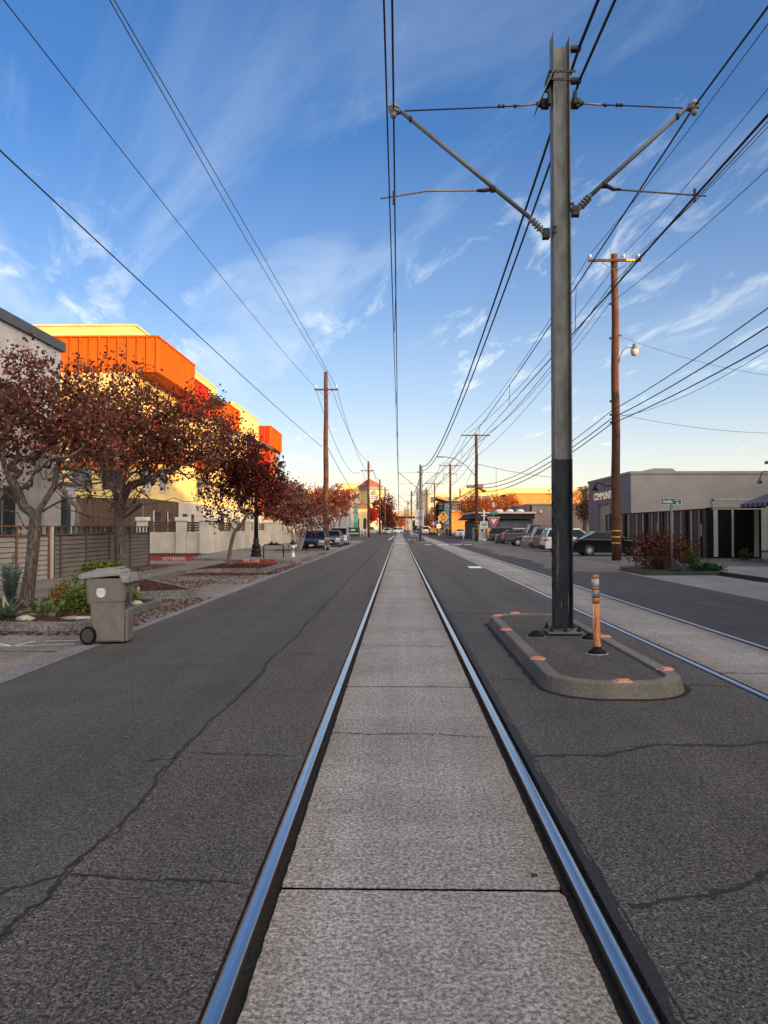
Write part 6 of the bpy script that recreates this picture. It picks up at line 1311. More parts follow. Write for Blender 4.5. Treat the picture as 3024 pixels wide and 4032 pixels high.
bf = thing('backflow_device', 'black pipe hoop with a valve on top between the lamp and the hydrant', 'pipework', (-6.6, 40.0, .12)); mb = MB(); mb.tube([(-.52, 0, 0), (-.52, 0, .62), (-.47, 0, .68), (.47, 0, .68), (.52, 0, .62), (.52, 0, 0)], .032, 8); mb.build('pipe_hoop', TRIM, bf)
mb = MB(); mb.box(-.28, .28, -.05, .05, .70, .77); mb.lathe([(.05, .77), (.05, .84)], (-.1, 0, 0), 8); mb.lathe([(.09, .84), (.09, .86)], (-.1, 0, 0), 10); mb.lathe([(.04, .77), (.04, .82)], (.15, 0, 0), 8); mb.build('valve', TRIM, bf)
cbx = thing('utility_cabinet', 'dark green utility cabinet with two pale labels behind the parked cars', 'utility cabinet', (-9.0, 150, 0)); MB().box(-1.3, 1.25, -.7, .7, 0, 1.75).build('body', M('cabinet_green', (.015, .035, .025), rough=.5), cbx, bevel=.04); mb = MB(); mb.box(-.45, -.05, -.715, -.701, 1.1, 1.4); mb.box(.0, .38, -.715, -.701, 1.1, 1.4); mb.each('label_plate', PLATE, cbx)
for i, (x, lb) in enumerate(((-6.95, 'leftmost of the three cream bollards beside the green cabinet'), (-6.45, 'middle of the three cream bollards beside the green cabinet'), (-5.9, 'rightmost of the three cream bollards beside the green cabinet'))):
    o = thing('bollard', lb, 'bollard', (x, 138, 0), 0, 'cream bollards'); MB().lathe([(.15, 0), (.15, 1.35), (.12, 1.48), (.05, 1.53)], n=12).build('post', CAPM, o)
o = thing('guard_rail', 'low cream rail running left from the bollards past the green cabinet', 'rail', (-8.5, 137.5, 0)); MB().box(-1.6, 1.3, -.05, .05, .62, .76).build('beam', CAPM, o); MB().box(-1.5, -1.42, -.04, .04, 0, .62).build('post', CAPM, o)
sh = thing('corrugated_shed', 'pale corrugated metal building with vertical door strips beyond the left cars', 'building', (0, 0, 0)); CORR = M('corrugated_pale', (.40, .42, .42), rough=.5, metal=.2, var=.1, bump=0); MB().box(-28, -11.05, 118, 187, 0, 6.4).build('wall', CORR, sh)
mb = MB(); z = .2
while z < 6.3: mb.box(-28.05, -10.97, 117.95, 187.05, z, z + .12); z += .30
mb.build('corrugation', CORR, sh); MB().box(-28.3, -10.8, 117.6, 187.2, 6.401, 6.95).build('roof', M('shed_roof', (.12, .11, .11)), sh)
for y in (128, 140, 160): MB().box(-10.96, -10.9, y, y + 2.5, 0, 5.2).build('door_strip', FRM, sh)
py_ = thing('pylon_sign', 'tall teal pylon with a slanted top at the shed corner', 'sign', (-10.6, 186, 0)); MB().box(-.5, .6, -.6, .6, 0, 7.6).build('column', M('teal_paint', (.05, .22, .25), rough=.6), py_); MB().prism([(-.6, 7.6), (.9, 7.6), (.1, 10.2), (-.4, 10.2)], -.5, .5, Matrix(((1, 0, 0, 0), (0, 0, 1, 0), (0, 1, 0, 0), (0, 0, 0, 1)))).build('top', M('pylon_top', (.25, .27, .27)), py_)
wm = thing('radio_mast', 'thin pale lattice mast rising behind the olive tree', 'mast', (-12.5, 100, 0)); MB().tube([(0, 0, 0), (0, 0, 11.8)], [.09, .05], 6).build('mast', FRM, wm)
# ================================================================== distant buildings on the left and centre
TILE = M('roof_tile', (.30, .065, .05), rough=.8, var=.15, scale=.5); TILB = M('tile_brown', (.30, .15, .08), rough=.8, var=.3, scale=2); EAV = M('eave_grey', (.22, .20, .17), rough=.8); YSTF = M('stucco_pale_yellow', (.68, .50, .24), rough=.85, var=.06, scale=.3, bump=0)
def windows(par, xs, zs, y, w, h, frame=FRM, glass=GLW, mull=2):
    for x in xs:
        for z in zs:
            o = MB().box(x - w / 2, x + w / 2, y - .05, y - .02, z, z + h).build('window', glass, par); mb = MB()
            for k in range(mull + 1): xx = x - w / 2 + w * k / mull; mb.box(xx - .09, xx + .09, y - .14, y - .051, z - .1, z + h + .1)
            mb.box(x - w / 2, x + w / 2, y - .13, y - .052, z - .12, z + .06); mb.box(x - w / 2, x + w / 2, y - .13, y - .052, z + h - .05, z + h + .12); mb.build('window_frame', frame, o)
ht = thing('hotel_building', 'large cream-yellow building with red-roofed corner tower and tall arched window', 'building', (0, 0, 0)); Y0 = 300
MB().box(-23.6, -9.4, Y0, Y0 + 30, 0, 19.0).build('wall', YSTF, ht); MB().box(-42, -23.61, Y0 + 2, Y0 + 30, 0, 16.6).build('wall', YSTF, ht); MB().box(-9.39, -5.9, Y0 + 3, Y0 + 28, 0, 16.4).build('wall', YSTF, ht)
mb = MB(); mb.box(-23.8, -9.2, Y0 - .2, Y0 + 30, 19.01, 19.4); mb.box(-23.7, -14, Y0 - .15, Y0 - .01, 14.9, 15.1); mb.box(-23.7, -14, Y0 - .15, Y0 - .01, 9.9, 10.3); mb.box(-9.1, -5.7, Y0 + 2.8, Y0 + 2.99, 15.0, 15.3); mb.build('cornice', YSTF, ht)
MB().box(-20.9, -17.9, Y0 - .12, Y0 - .02, 15.9, 17.1).build('sign_panel', ORM2, ht)
windows(ht, (-19.9, -16.7, -13.6), (12.9, 9.4), Y0, 2.1, 1.5); windows(ht, (-8.2, -6.8), (9.2, 12.4), Y0 + 3, .7, 1.2, mull=1)
tw = MB(); m_ = Matrix.Translation((-11.7, Y0 + .5, 0)) @ Matrix.Rotation(R(38), 4, 'Z'); tw.box(-2.9, 2.9, -2.9, 2.9, 0, 16.6, m_); tw.build('tower', YSTF, ht)
tw = MB(); tw.box(-3.6, 3.6, -3.6, 3.6, 16.61, 18.0, m_); tw.build('tower_eave', EAV, ht)
tw = MB().add([m_ @ Vector(v) for v in ((-3.9, -3.9, 18.01), (3.9, -3.9, 18.01), (3.9, 3.9, 18.01), (-3.9, 3.9, 18.01), (0, 0, 21.2))], [(3, 2, 1, 0), (0, 1, 4), (1, 2, 4), (2, 3, 4), (3, 0, 4)]); tw.build('tower_roof', TILE, ht)
aw = [(-1.7, 0), (1.7, 0)] + [(1.7 * math.cos(R(a)), 3.4 + 1.9 * math.sin(R(a))) for a in range(0, 181, 15)]
mf = m_ @ Matrix.Translation((.0, -2.92, 11.0)) @ Matrix.Rotation(R(90), 4, 'X'); a_o = MB().prism(aw, 0, .04, mf).build('arched_window', GLW, ht); mb = MB()
for x in (-1.7, -1.0, -.33, .33, 1.0, 1.7): mb.box(x - .07, x + .07, 0, 3.5, .041, .12, mf)
for z in (0, .85, 1.7, 2.55, 3.4): mb.box(-1.7, 1.7, z - .07, z + .07, .121, .16, mf)
for a in range(0, 181, 30): mb.box(.5, 1.85, -.06, .06, .05, .15, mf @ Matrix.Translation((0, 3.4, 0)) @ Matrix.Rotation(R(a), 4, 'Z'))
mb.build('window_bars', FRM, a_o)
h2 = thing('villa_building', 'small cream building with brown tiled hip roof in front of the hotel', 'building', (-10.9, 226, 0)); MB().box(-2.6, 2.0, 0, 16, 0, 7.6).build('wall', YSTF, h2); MB().add([(-3.2, -.8, 7.6), (2.6, -.8, 7.6), (2.6, 16.6, 7.6), (-3.2, 16.6, 7.6), (-.8, 6, 9.3), (.3, 10, 9.3)], [(3, 2, 1, 0), (0, 1, 5, 4), (1, 2, 5), (2, 3, 4, 5), (3, 0, 4)]).build('roof', TILB, h2)
for x in (-1.4, .8):
    MB().prism([(x - .5, 1.2), (x + .5, 1.2), (x + .5, 4.2), (x, 4.8), (x - .5, 4.2)], 0, .05, Matrix(((1, 0, 0, 0), (0, 0, -1, -.002), (0, 1, 0, 0), (0, 0, 0, 1)))).build('window', GLW, h2)
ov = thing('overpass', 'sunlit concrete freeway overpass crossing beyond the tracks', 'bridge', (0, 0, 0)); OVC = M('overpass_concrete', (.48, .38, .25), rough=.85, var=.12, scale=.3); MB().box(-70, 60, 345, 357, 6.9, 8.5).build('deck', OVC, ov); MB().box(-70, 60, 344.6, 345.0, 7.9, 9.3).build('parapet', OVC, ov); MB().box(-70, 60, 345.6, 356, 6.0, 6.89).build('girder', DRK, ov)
for x in (-9, 14, 30): MB().box(x - .9, x + .9, 348, 350, 0, 6.0).build('pier', OVC, ov)
tree('street_tree', 'dark evergreen mass left of the opening under the overpass', (-4.4, 338, 0), (0, 0, 1), (0, 0, 3.2), (3.4, 2.5, 3.0), 160, 9, .6, LF_GREEN, BARK, 120, r_max=.2, lspread=.5, group='trees farther down the street', step=1)
tree('street_tree', 'dark evergreen mass right of the opening under the overpass', (8.3, 338, 0), (0, 0, 1), (0, 0, 3.3), (3.6, 2.5, 3.1), 160, 9, .6, LF_GREEN, BARK, 121, r_max=.2, lspread=.5, group='trees farther down the street', step=1)
for i, (x0, x1, y, h, c_) in enumerate(((-70, -45, 330, 12, (.3, .26, .2)), (-3.5, 2.5, 560, 9, (.30, .25, .2)), (3.4, 9.5, 600, 16, (.34, .3, .27)), (44, 90, 330, 11, (.32, .27, .2)), (-9, -4, 620, 12, (.3, .3, .32)))):
    o = thing('distant_building', ('low tan block beyond the hotel on the left', 'low tan block seen under the overpass', 'grey block rising behind the far poles', 'tan block far behind the right-hand buildings', 'grey block far down the tracks on the left')[i], 'building', (0, 0, 0)); MB().box(x0, x1, y, y + 20, 0, h).build('wall', M('far_wall_%s' % 'abcde'[i], c_, bump=0), o)
    windows(o, [x0 + (x1 - x0) * u for u in (.2, .5, .8)], (h * .3, h * .65), y, (x1 - x0) * .12, h * .15, mull=1)
sgp = thing('crossing_signal', 'far white crossing signal with two round lamps in front of the dark trees', 'signal', (-5.6, 205, 0)); MB().tube([(0, 0, 0), (0, 0, 4.4)], .10, 8).build('post', PLATE, sgp)
for s_ in (-1, 1): MB().lathe([(.32, -.1), (.35, 0), (.32, .1)], (s_ * .62, 0, 3.3), 14, 'Y').build('signal_lamp', FRM, sgp)
MB().box(-.35, .35, -.16, -.12, 1.4, 2.2).build('sign_plate', PLATE, sgp)
cl_ = thing('street_lamp', 'thin white curved street lamp left of the arched window', 'street lamp', (-8.2, 205, 0)); MB().tube([(0, 0, 0), (0, 0, 7.5), (.3, 0, 8.6), (1.2, 0, 9.1), (2.4, 0, 9.4)], .09, 6).build('post', FRM, cl_); MB().box(2.3, 3.1, -.15, .15, 9.35, 9.5).build('lamp_head', FRM, cl_)

# ================================================================== right-hand side
WHL = M('warehouse_lilac', (.185, .183, .215), rough=.85, var=.10, scale=.7, bump=.25, bscale=20); WHG = M('warehouse_grey', (.25, .235, .222), rough=.85, var=.10, scale=.7, bump=.35, bscale=14)
wh_ = thing('warehouse', 'grey and lilac block warehouse with white COMMUNITAS lettering', 'warehouse', (0, 0, 0))
X0, YW, HW = 17.5, 57.8, 5.75
mb = MB(); mb.box(X0 + .3, 45, YW + .01, 70.7, 0, HW); mb.box(X0 + .004, 45, YW, YW + .009, 0, HW); mb.build('wall', WHG, wh_)
mb = MB(); mb.box(X0, X0 + .299, YW + .0095, 63.7, 0, HW - .002); mb.box(X0, X0 + .299, 67.4, 70.7, 0, HW - .002); mb.box(X0, X0 + .299, 63.701, 67.399, 3.7, HW - .002); mb.build('side_wall', WHL, wh_)
mb = MB(); mb.box(X0 - .06, 45.1, YW - .06, 70.8, HW, HW + .22); mb.build('coping', WHG, wh_, bevel=.02)
MB().box(X0 + .02, X0 + .22, 62.9, 63.4, 0, 4.2).build('downpipe', WHL, wh_) if False else None
ROLL = M('roller_door', (.30, .30, .27), rough=.5, var=.1, bump=0)
for nm, bx in (('side_door', (X0 + .18, X0 + .24, 63.71, 67.39)), ):
    o = MB().box(*bx, 0, 3.69).build('roller_door', ROLL, wh_); mb = MB(); z = .1
    while z < 3.6: mb.box(X0 + .14, X0 + .179, 63.72, 67.38, z, z + .08); z += .16
    mb.build('door_slats', ROLL, o)
o = MB().box(23.7, 27.6, YW - .06, YW - .02, 0, 3.72).build('roller_door', ROLL, wh_); mb = MB(); z = 1.5
while z < 3.6: mb.box(23.75, 27.55, YW - .10, YW - .061, z, z + .09); z += .17
mb.box(23.55, 23.69, YW - .12, YW - .01, 0, 3.85); mb.box(23.55, 27.7, YW - .12, YW - .01, 3.73, 3.86); mb.build('door_slats', ROLL, o)
mb = MB().prism([(19.2, 5.97), (21.9, 5.97), (21.4, 6.35), (19.9, 6.35)], 60, 64, Matrix(((1, 0, 0, 0), (0, 0, 1, 0), (0, 1, 0, 0), (0, 0, 0, 1)))); mb.build('skylight', WHG, wh_)
LET = M('sign_letters_white', (.93, .91, .86), rough=.22, metal=.85, var=.03, bump=0); ORL = M('sign_letters_amber', (.70, .50, .30), rough=.4, var=.2, bump=0)
text('lettering', 'COMMUNITAS', .88, LET, wh_, (X0 - .03, 65.05, 4.40), (R(90), 0, R(-90)), .03, sx=1.22, bold=.02)
gl = MB(); gl.tube([(X0, 62.9, 5.15), (X0 - .35, 63.5, 5.15), (X0 - .65, 64.6, 5.5), (X0 - .7, 65.1, 5.45), (X0 - .72, 65.3, 5.25)], .045, 6); g0 = gl.build('lamp_arm', TRIM, wh_); mb = MB(); mb.lathe([(.06, .15), (.09, 0), (.30, -.32)], (X0 - .74, 65.4, 5.2), 12); mb.build('lamp_shade', TRIM, g0)
# black metal fence
FBK = M('fence_black', (.006, .006, .007), spec=.1, rough=.6, var=.2, bump=0); FDG = M('fence_dark_grey', (.060, .056, .053), rough=.55, metal=.2, var=.25, scale=4, bump=0, stretch=(4, 4, .3)); FST = M('fence_pale_strip', (.30, .31, .27), rough=.5, metal=.0, var=.12, scale=3, bump=0, stretch=(4, 4, .4))
fn = thing('metal_fence', 'tall black corrugated metal fence with pale vertical strips', 'fence', (0, 0, 0)); FX = 16.15; FH = 2.66
mb = MB(); vs = []; fs = []; y = 40.35; k = 0; prof = []
rg = np.random.default_rng(4)
while y < 60:
    w = (.16, .10, .22, .10)[k % 4]; dx = (0, .11, .11, 0)[k % 4]; prof.append((FX + dx, y)); y += w; k += 1
for x, yy in prof: vs += [(x, yy, .06), (x, yy, FH)]
mb.add(vs, [(2 * i, 2 * i + 1, 2 * i + 3, 2 * i + 2) for i in range(len(prof) - 1)]); mb.build('corrugated_panel', FDG, fn, fix=False)
MB().box(FX + .13, FX + .17, 40.35, 60, .06, FH).build('backing', FBK, fn); MB().box(FX - .03, FX + .2, 40.2, 60, FH + .001, FH + .06).build('top_rail', FBK, fn)
for i, y in enumerate((41.2, 42.3, 43.9, 45.1, 46.0, 47.6, 48.9, 50.6, 52.0, 53.8, 55.5, 57.4, 59)): MB().box(FX - .03, FX - .002, y, y + (.10, .16, .09, .2)[i % 4], .08, FH - .02).build('pale_strip', FST, fn)
for y in (40.9, 43.0, 46.8, 50, 54.6, 58): MB().box(FX - .05, FX - .001, y, y + .26, .06, FH - .01).build('post', FBK, fn)
MB().box(FX, 18.95, 40.25, 40.29, .06, FH).build('front_panel', FBK, fn); MB().box(FX - .04, 18.95, 40.18, 40.34, FH + .062, FH + .10).build('top_rail', FBK, fn)
for x0, x1 in ((16.46, 16.68), (17.40, 17.51), (18.56, 18.80)): MB().box(x0, x1, 40.2, 40.249, .18, FH - .02).build('pale_strip', FST, fn)
for x in (FX - .06, 17.56, 18.38): MB().box(x, x + .12, 40.15, 40.26, .0, FH).build('post', FBK, fn)
MB().box(FX - .1, 18.95, 40.02, 40.14, 0, .10).build('footing', KERBG, fn); MB().box(FX - .22, FX - .06, 40.15, 60, 0, .09).build('footing', KERBG, fn)
# stacked pale lettering on two posts of the fence: illegible small characters running downwards
for yy in (40.75, 47.6):
    mb = MB(); z = 1.28 + (0 if yy < 42 else .05)
    for k in range(9):
        w = rg.uniform(.05, .10); mb.box(FX - .058, FX - .053, yy + .17 - w, yy + .17 + w, z, z + .045); 
        if k % 2: mb.box(FX - .058, FX - .053, yy + .15, yy + .19, z + .045, z + .07)
        z += .072
    mb.build('stacked_lettering', PLATE, fn)
# corner building with striped awning at the right edge
cb2 = thing('corner_building', 'dark corner of a low building at the right edge with goose-neck lamp', 'building', (0, 0, 0)); NVY = M('navy_wall', (.03, .035, .05), rough=.7, var=.1); MB().box(18.86, 26, 31.2, 39.2, 0, 4.95).build('wall', NVY, cb2); MB().box(18.7, 26.1, 31.0, 39.3, 4.951, 5.1).build('roof', WHG, cb2)
mb = MB(); mb.tube([(18.86, 39.15, 4.55), (18.66, 39.2, 4.6), (18.5, 39.2, 4.5), (18.42, 39.2, 4.25)], .022, 6); g0 = mb.build('lamp_arm', TRIM, cb2); mb = MB(); mb.lathe([(.04, .12), (.07, .0), (.13, -.2)], (18.40, 39.2, 4.15), 10); mb.build('lamp_cage', GALV, g0)
aw_ = thing('awning', 'black awning with pale stripes and scalloped edge at the right picture edge', 'awning', (0, 0, 0)); AWD = M('awning_dark', (.025, .03, .04), rough=.8, bump=0); AWL = M('awning_stripe', (.16, .18, .22), rough=.8, bump=0)
n = 14; mbd, mbl = MB(), MB()
for k in range(n):
    y0 = 36.0 + k * .25; q = mbd if k % 2 == 0 else mbl; x0, x1 = 17.55, 18.85
    q.add([(x0, y0, 2.92), (x0, y0 + .25, 2.92), (x1, y0 + .25, 3.42), (x1, y0, 3.42), (x0, y0, 2.90), (x0, y0 + .25, 2.90), (x1, y0 + .25, 3.40), (x1, y0, 3.40)], [(0, 1, 2, 3), (7, 6, 5, 4), (0, 4, 5, 1), (1, 5, 6, 2), (2, 6, 7, 3), (3, 7, 4, 0)])
    q.box(x0 - .012, x0 - .001, y0, y0 + .25, 2.72 + .03 * (k % 2), 2.915)
for k in range(6):
    x0 = 17.55 + k * 1.3 / 6; x1 = x0 + 1.3 / 6; q = mbd if k % 2 == 0 else mbl
    for yy in (35.99, 39.51): q.add([(x0, yy, 2.74), (x1, yy, 2.74), (x1, yy, 2.92 + .5 * (k + 1) / 6), (x0, yy, 2.92 + .5 * k / 6), (x0, yy + .01, 2.74), (x1, yy + .01, 2.74), (x1, yy + .01, 2.92 + .5 * (k + 1) / 6), (x0, yy + .01, 2.92 + .5 * k / 6)], [(0, 1, 2, 3), (7, 6, 5, 4), (0, 4, 5, 1), (1, 5, 6, 2), (2, 6, 7, 3), (3, 7, 4, 0)])
cv = mbd.build('canvas', AWD, aw_, fix=False); mbl.build('stripes', AWL, cv, fix=False)
mb = MB(); mb.tube([(17.6, 36.05, 2.9), (18.85, 36.05, 2.9)], .02, 5); mb.tube([(17.6, 39.45, 2.9), (18.85, 39.45, 2.9)], .02, 5); mb.build('frame', TRIM, aw_)
# tan building
TAN = M('tan_wall', (.27, .205, .165), rough=.85, var=.14, scale=.5, bump=.2, bscale=8); tb = thing('tan_building', 'low tan building with a grey side door behind the parked cars', 'building', (0, 0, 0)); MB().box(21, 36, 123, 146, 0, 5.35).build('wall', TAN, tb); MB().box(20.9, 36.1, 122.9, 146.1, 5.351, 5.6).build('coping', TAN, tb)
MB().box(20.93, 20.99, 129, 133.4, 0, 3.6).build('door', M('door_grey', (.25, .25, .27)), tb); MB().box(20.9, 20.99, 128.6, 128.99, 0, 3.8).build('door_frame', TRIM, tb)
mb = MB()
for y in (126, 127.4, 135): mb.box(20.85, 20.99, y, y + .4, 4.0, 4.35)
mb.box(22.6, 22.95, 122.75, 122.89, 4.1, 4.6); mb.each('wall_light', FRM, tb); MB().box(21.0, 21.35, 122.82, 122.99, 0, 5.3).build('downpipe', TRIM, tb)
lb_ = thing('tan_building', 'plain terracotta wall between the tan building and the warehouse', 'building', (0, 0, 0)); MB().box(36.01, 60, 128, 145, 0, 5.9).build('wall', TAN, lb_) ; MB().box(36.2, 60.1, 127.8, 145, 5.901, 6.1).build('coping', TAN, lb_)
# grey graffitied building
GRB = M('slate_blocks', (.085, .095, .115), rough=.8, var=.2, scale=.6); gb = thing('grey_building', 'low slate-grey building with white parapet, round skylights and faded red graffiti', 'building', (0, 0, 0)); MB().box(11.9, 20.4, 116, 138, 0, 2.9).build('wall', GRB, gb)
MB().prism([(10.4, 3.0), (11.6, 3.85), (20.5, 3.85), (20.5, 3.0)], 115.4, 138, Matrix(((1, 0, 0, 0), (0, 0, 1, 0), (0, 1, 0, 0), (0, 0, 0, 1)))).build('canopy', DRK, gb); MB().box(11.3, 20.6, 115.2, 138.1, 3.851, 4.1).build('parapet', M('parapet_white', (.62, .52, .45), bump=0), gb)
for x in (15.5, 17.1, 18.7): MB().lathe([(.62, 4.1), (.60, 4.3), (.42, 4.5), (.1, 4.58)], (x, 118, 0), 14).build('skylight', FRM, gb)
mb = MB()
for x in (12.5, 12.85, 13.25, 14.3, 14.6, 14.9, 15.2): mb.box(x, x + .12, 115.93, 115.99, 1.3 + .1 * (int(x * 10) % 3), 2.6)
mb.box(12.5, 13.4, 115.93, 115.989, 1.9, 2.0); mb.box(14.3, 15.3, 115.93, 115.988, 2.0, 2.1); mb.build('graffiti', M('graffiti_red', (.22, .06, .06), bump=0), gb)
cf = thing('corrugated_fence', 'blue-grey corrugated fence with pale graffiti below the slate building', 'fence', (0, 0, 0)); mb = MB(); vs = []; n = 90
for i in range(n): x = 10.6 + i * .09; vs += [(x, 110 + (.06 if i % 2 else 0), 0), (x, 110 + (.06 if i % 2 else 0), 1.75)]
mb.add(vs, [(2 * i, 2 * i + 1, 2 * i + 3, 2 * i + 2) for i in range(n - 1)]); mb.build('panel', M('fence_bluegrey', (.13, .145, .17), rough=.6, var=.2), cf, fix=False); mb = MB(); rg = np.random.default_rng(8)
for k in range(16): x = 13.4 + rg.uniform(0, 4.6); z = rg.uniform(.3, 1.2); mb.box(x, x + rg.uniform(.1, .5), 109.93, 109.97, z, z + rg.uniform(.05, .4))
mb.build('graffiti', M('graffiti_pale', (.38, .37, .42), var=.2, bump=0), cf)
# sunlit buildings behind
YW2 = M('siding_yellow', (.72, .50, .22), rough=.8, var=.05, scale=.3, bump=0); OW2 = M('wall_orange', (.66, .24, .05), rough=.8, var=.08, scale=.3, bump=0); GRP = M('panel_grey', (.10, .095, .085), rough=.8, bump=0)
yb = thing('yellow_building', 'long sunlit yellow building behind the lot with a flat roof', 'building', (0, 0, 0)); MB().box(17.5, 60, 216, 221, 0, 12.9).build('wall', YW2, yb); windows(yb, (24.5, 29.5), (9.0,), 216, 2.2, 1.8, mull=1); MB().box(19.5, 24, 217, 220.5, 12.91, 13.9).build('roof_unit', GRP, yb)
yf = thing('yellow_building', 'farther sunlit yellow building with grey stair tower above the orange trees', 'building', (0, 0, 0)); MB().box(11.6, 24, 300, 320, 0, 15.2).build('wall', YSTF, yf); MB().box(7.3, 11.55, 299, 320, 0, 16.5).build('stair_tower', M('tower_grey', (.16, .17, .19)), yf); windows(yf, (13.2, 16.5, 19.8, 22.6), (7.5, 11.5), 300, 1.9, 2.4, mull=1)
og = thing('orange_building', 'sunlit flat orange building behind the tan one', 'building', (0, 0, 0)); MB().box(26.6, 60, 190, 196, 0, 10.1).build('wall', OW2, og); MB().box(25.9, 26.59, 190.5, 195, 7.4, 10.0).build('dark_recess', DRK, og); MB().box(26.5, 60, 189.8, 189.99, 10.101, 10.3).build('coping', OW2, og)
mb = MB(); 
for k in range(9): mb.box(28.6 + k * .95, 29.1 + k * .95, 188.6, 189.79, 6.0, 6.2 + .9)
mb.build('louvre_canopy', GRP, og); windows(og, (29.5,), (2.5,), 190, 3, 2.0, mull=1)
sl_ = thing('angular_building', 'building with a slanting yellow clad roofline and grey wall panels', 'building', (0, 0, 0)); XZ = lambda y0: Matrix(((1, 0, 0, 0), (0, 0, 1, 0), (0, 1, 0, 0), (0, 0, 0, 1)))
MB().prism([(13.8, 8.6), (20.5, 12.0), (21.6, 11.0), (20.8, 8.6)], 196, 206, XZ(0)).build('slanted_cladding', YW2, sl_); MB().prism([(13.3, 8.55), (20.5, 12.15), (22.4, 11.2), (22.3, 11.0), (20.5, 11.95), (13.4, 8.3)], 195.4, 206.5, XZ(0)).build('roof_edge', FGD, sl_)
MB().box(13.2, 26.5, 197, 208, 0, 8.58).build('wall', OW2, sl_); MB().box(13.6, 20.2, 196.3, 196.99, 6.2, 8.5).build('grey_panel', GRP, sl_); MB().box(20.9, 26.3, 196.3, 196.99, 4.8, 8.5).build('grey_panel', M('panel_brown', (.09, .06, .045), bump=0), sl_); MB().box(12.5, 20.6, 195.9, 196.8, 5.9, 6.12).build('ledge', FRM, sl_)
for x in (21.2, 24.6): MB().box(x, x + 1.6, 196.2, 196.95, 2.6, 4.4).build('window', FRM, sl_)
fb = thing('fin_building', 'narrow dark building clad in black vertical fins and blue panels', 'building', (0, 0, 0)); MB().box(9.1, 11.3, 172, 186, 0, 7.8).build('wall', GRP, fb); MB().box(10.2, 11.35, 171.7, 171.99, 2.5, 8.6).build('blue_panel', M('panel_blue', (.10, .22, .34), bump=0), fb); mb = MB()
for k in range(5): mb.box(8.75, 9.09, 172 + k * 2.6, 172.2 + k * 2.6, 1.5, 7.2)
for k in range(6): mb.box(8.9, 10.1, 171.4, 171.98, 1.6 + k * 1.0, 1.75 + k * 1.0)
mb.build('fins', TRIM, fb); MB().prism([(8.4, 8.4), (8.6, 8.9), (11.9, 7.7), (11.8, 7.4)], 170.5, 186, XZ(0)).build('roof', OW2, fb)
# crossing signs and signals
def post(t_, h, r=.06, mt=None): MB().tube([(0, 0, 0), (0, 0, h)], r, 8).build('post', mt or FRM, t_)
SW = M('sign_face_white', (.60, .60, .57), rough=.45, var=.06, bump=0); SR = M('sign_face_red', (.40, .02, .02), rough=.45, var=.06, bump=0); SY = M('sign_face_orange', (.80, .36, .02), rough=.5, var=.06, bump=0); BLKT = M('sign_black', (.02, .02, .02), bump=0)
def vplate(mb, pts, y, th=.03): return mb.prism(pts, 0, th, Matrix(((1, 0, 0, 0), (0, 0, 1, y), (0, 1, 0, 0), (0, 0, 0, 1))))
def crossing(loc, label, k=1.0):
    t_ = thing('crossing_signal', label, 'signal', loc); post(t_, 3.95, .10); MB().lathe([(.25, 0), (.22, .25), (.10, .35)], n=10).build('base', FRM, t_)
    for s_ in (-1, 1): MB().lathe([(.40, -.04), (.40, .0), (.12, .02), (.12, .2)], (s_ * .68, -.1, 2.95), 18, 'Y').build('signal_lamp', BLKT, t_); MB().lathe([(.13, -.16), (.13, -.05)], (s_ * .68, 0, 2.95), 12, 'Y').build('lens', M('lens_red', (.10, .01, .01), rough=.3), t_)
    MB().box(-.7, .7, -.05, .05, 3.15, 3.25).build('cross_arm', FRM, t_)
    pl = MB().prism(roundrect(-.48, .48, -.46, .46, .14, 4), 0, .03, Matrix.Translation((0, -.11, 2.05)) @ Matrix.Rotation(R(90), 4, 'X')).build('sign_panel', SW, t_)
    text('lettering', 'YIELD', .27, BLKT, pl, (0, -.145, 2.05), (R(90), 0, 0), .001, sx=1.0, bold=.01); mb = MB(); mb.box(-.32, .32, -.145, -.141, 2.30, 2.33); mb.box(-.26, .28, -.145, -.141, 1.76, 1.79); mb.each('small_line', BLKT, pl); return t_
crossing((10.45, 94, 0), 'railway crossing signal with paired black lamps and a white YIELD plate on a white post')
def yieldsign(loc, label, blade=True):
    t_ = thing('yield_sign', label, 'sign', loc); post(t_, 4.4, .06, GALV)
    a = MB(); vplate(a, [(-.78, 3.0), (.78, 3.0), (0, 1.65)], -.10); a.build('sign_edge', SW, t_); a = MB(); vplate(a, [(-.71, 2.96), (.71, 2.96), (0, 1.73)], -.115, .012); a.build('sign_panel', SR, t_); a = MB(); vplate(a, [(-.36, 2.76), (.36, 2.76), (0, 2.13)], -.13, .012); w_ = a.build('sign_centre', SW, t_)
    text('lettering', 'YIELD', .14, SR, w_, (0, -.137, 2.66), (R(90), 0, 0), .001)
    pl = MB().box(-.74, .70, -.12, -.09, .75, 1.60).build('plate', SY, t_)
    text('lettering', 'ONCOMING TRAFFIC', .15, M('plate_ink', (.30, .12, .02), bump=0), pl, (-.02, -.125, 1.36), (R(90), 0, 0), .001, sx=.8) if False else None
    mb = MB(); x = -.62
    for row, z in ((0, 1.30), (1, .95)):
        x = -.62
        for w_ in ((.10, .08, .1, .08, .1, .0, .12, .08, .1, .08, .1) if row == 0 else (.1, .1, .08, .1, 0, .1, .08, .1, 0, .1, .08)):
            if w_: mb.box(x, x + w_, -.126, -.122, z, z + .11)
            x += w_ + .04 if w_ else .08
    mb.each('text_stroke', M('plate_ink', (.30, .12, .02), bump=0), pl)
    if blade: MB().box(-.45, .50, -.03, .03, 3.32, 3.62).build('street_name_blade', M('blade_green', (.03, .22, .16), bump=0), t_); MB().box(-.12, .12, -.1, .1, 4.2, 4.75).build('camera_box', FRM, t_)
    return t_
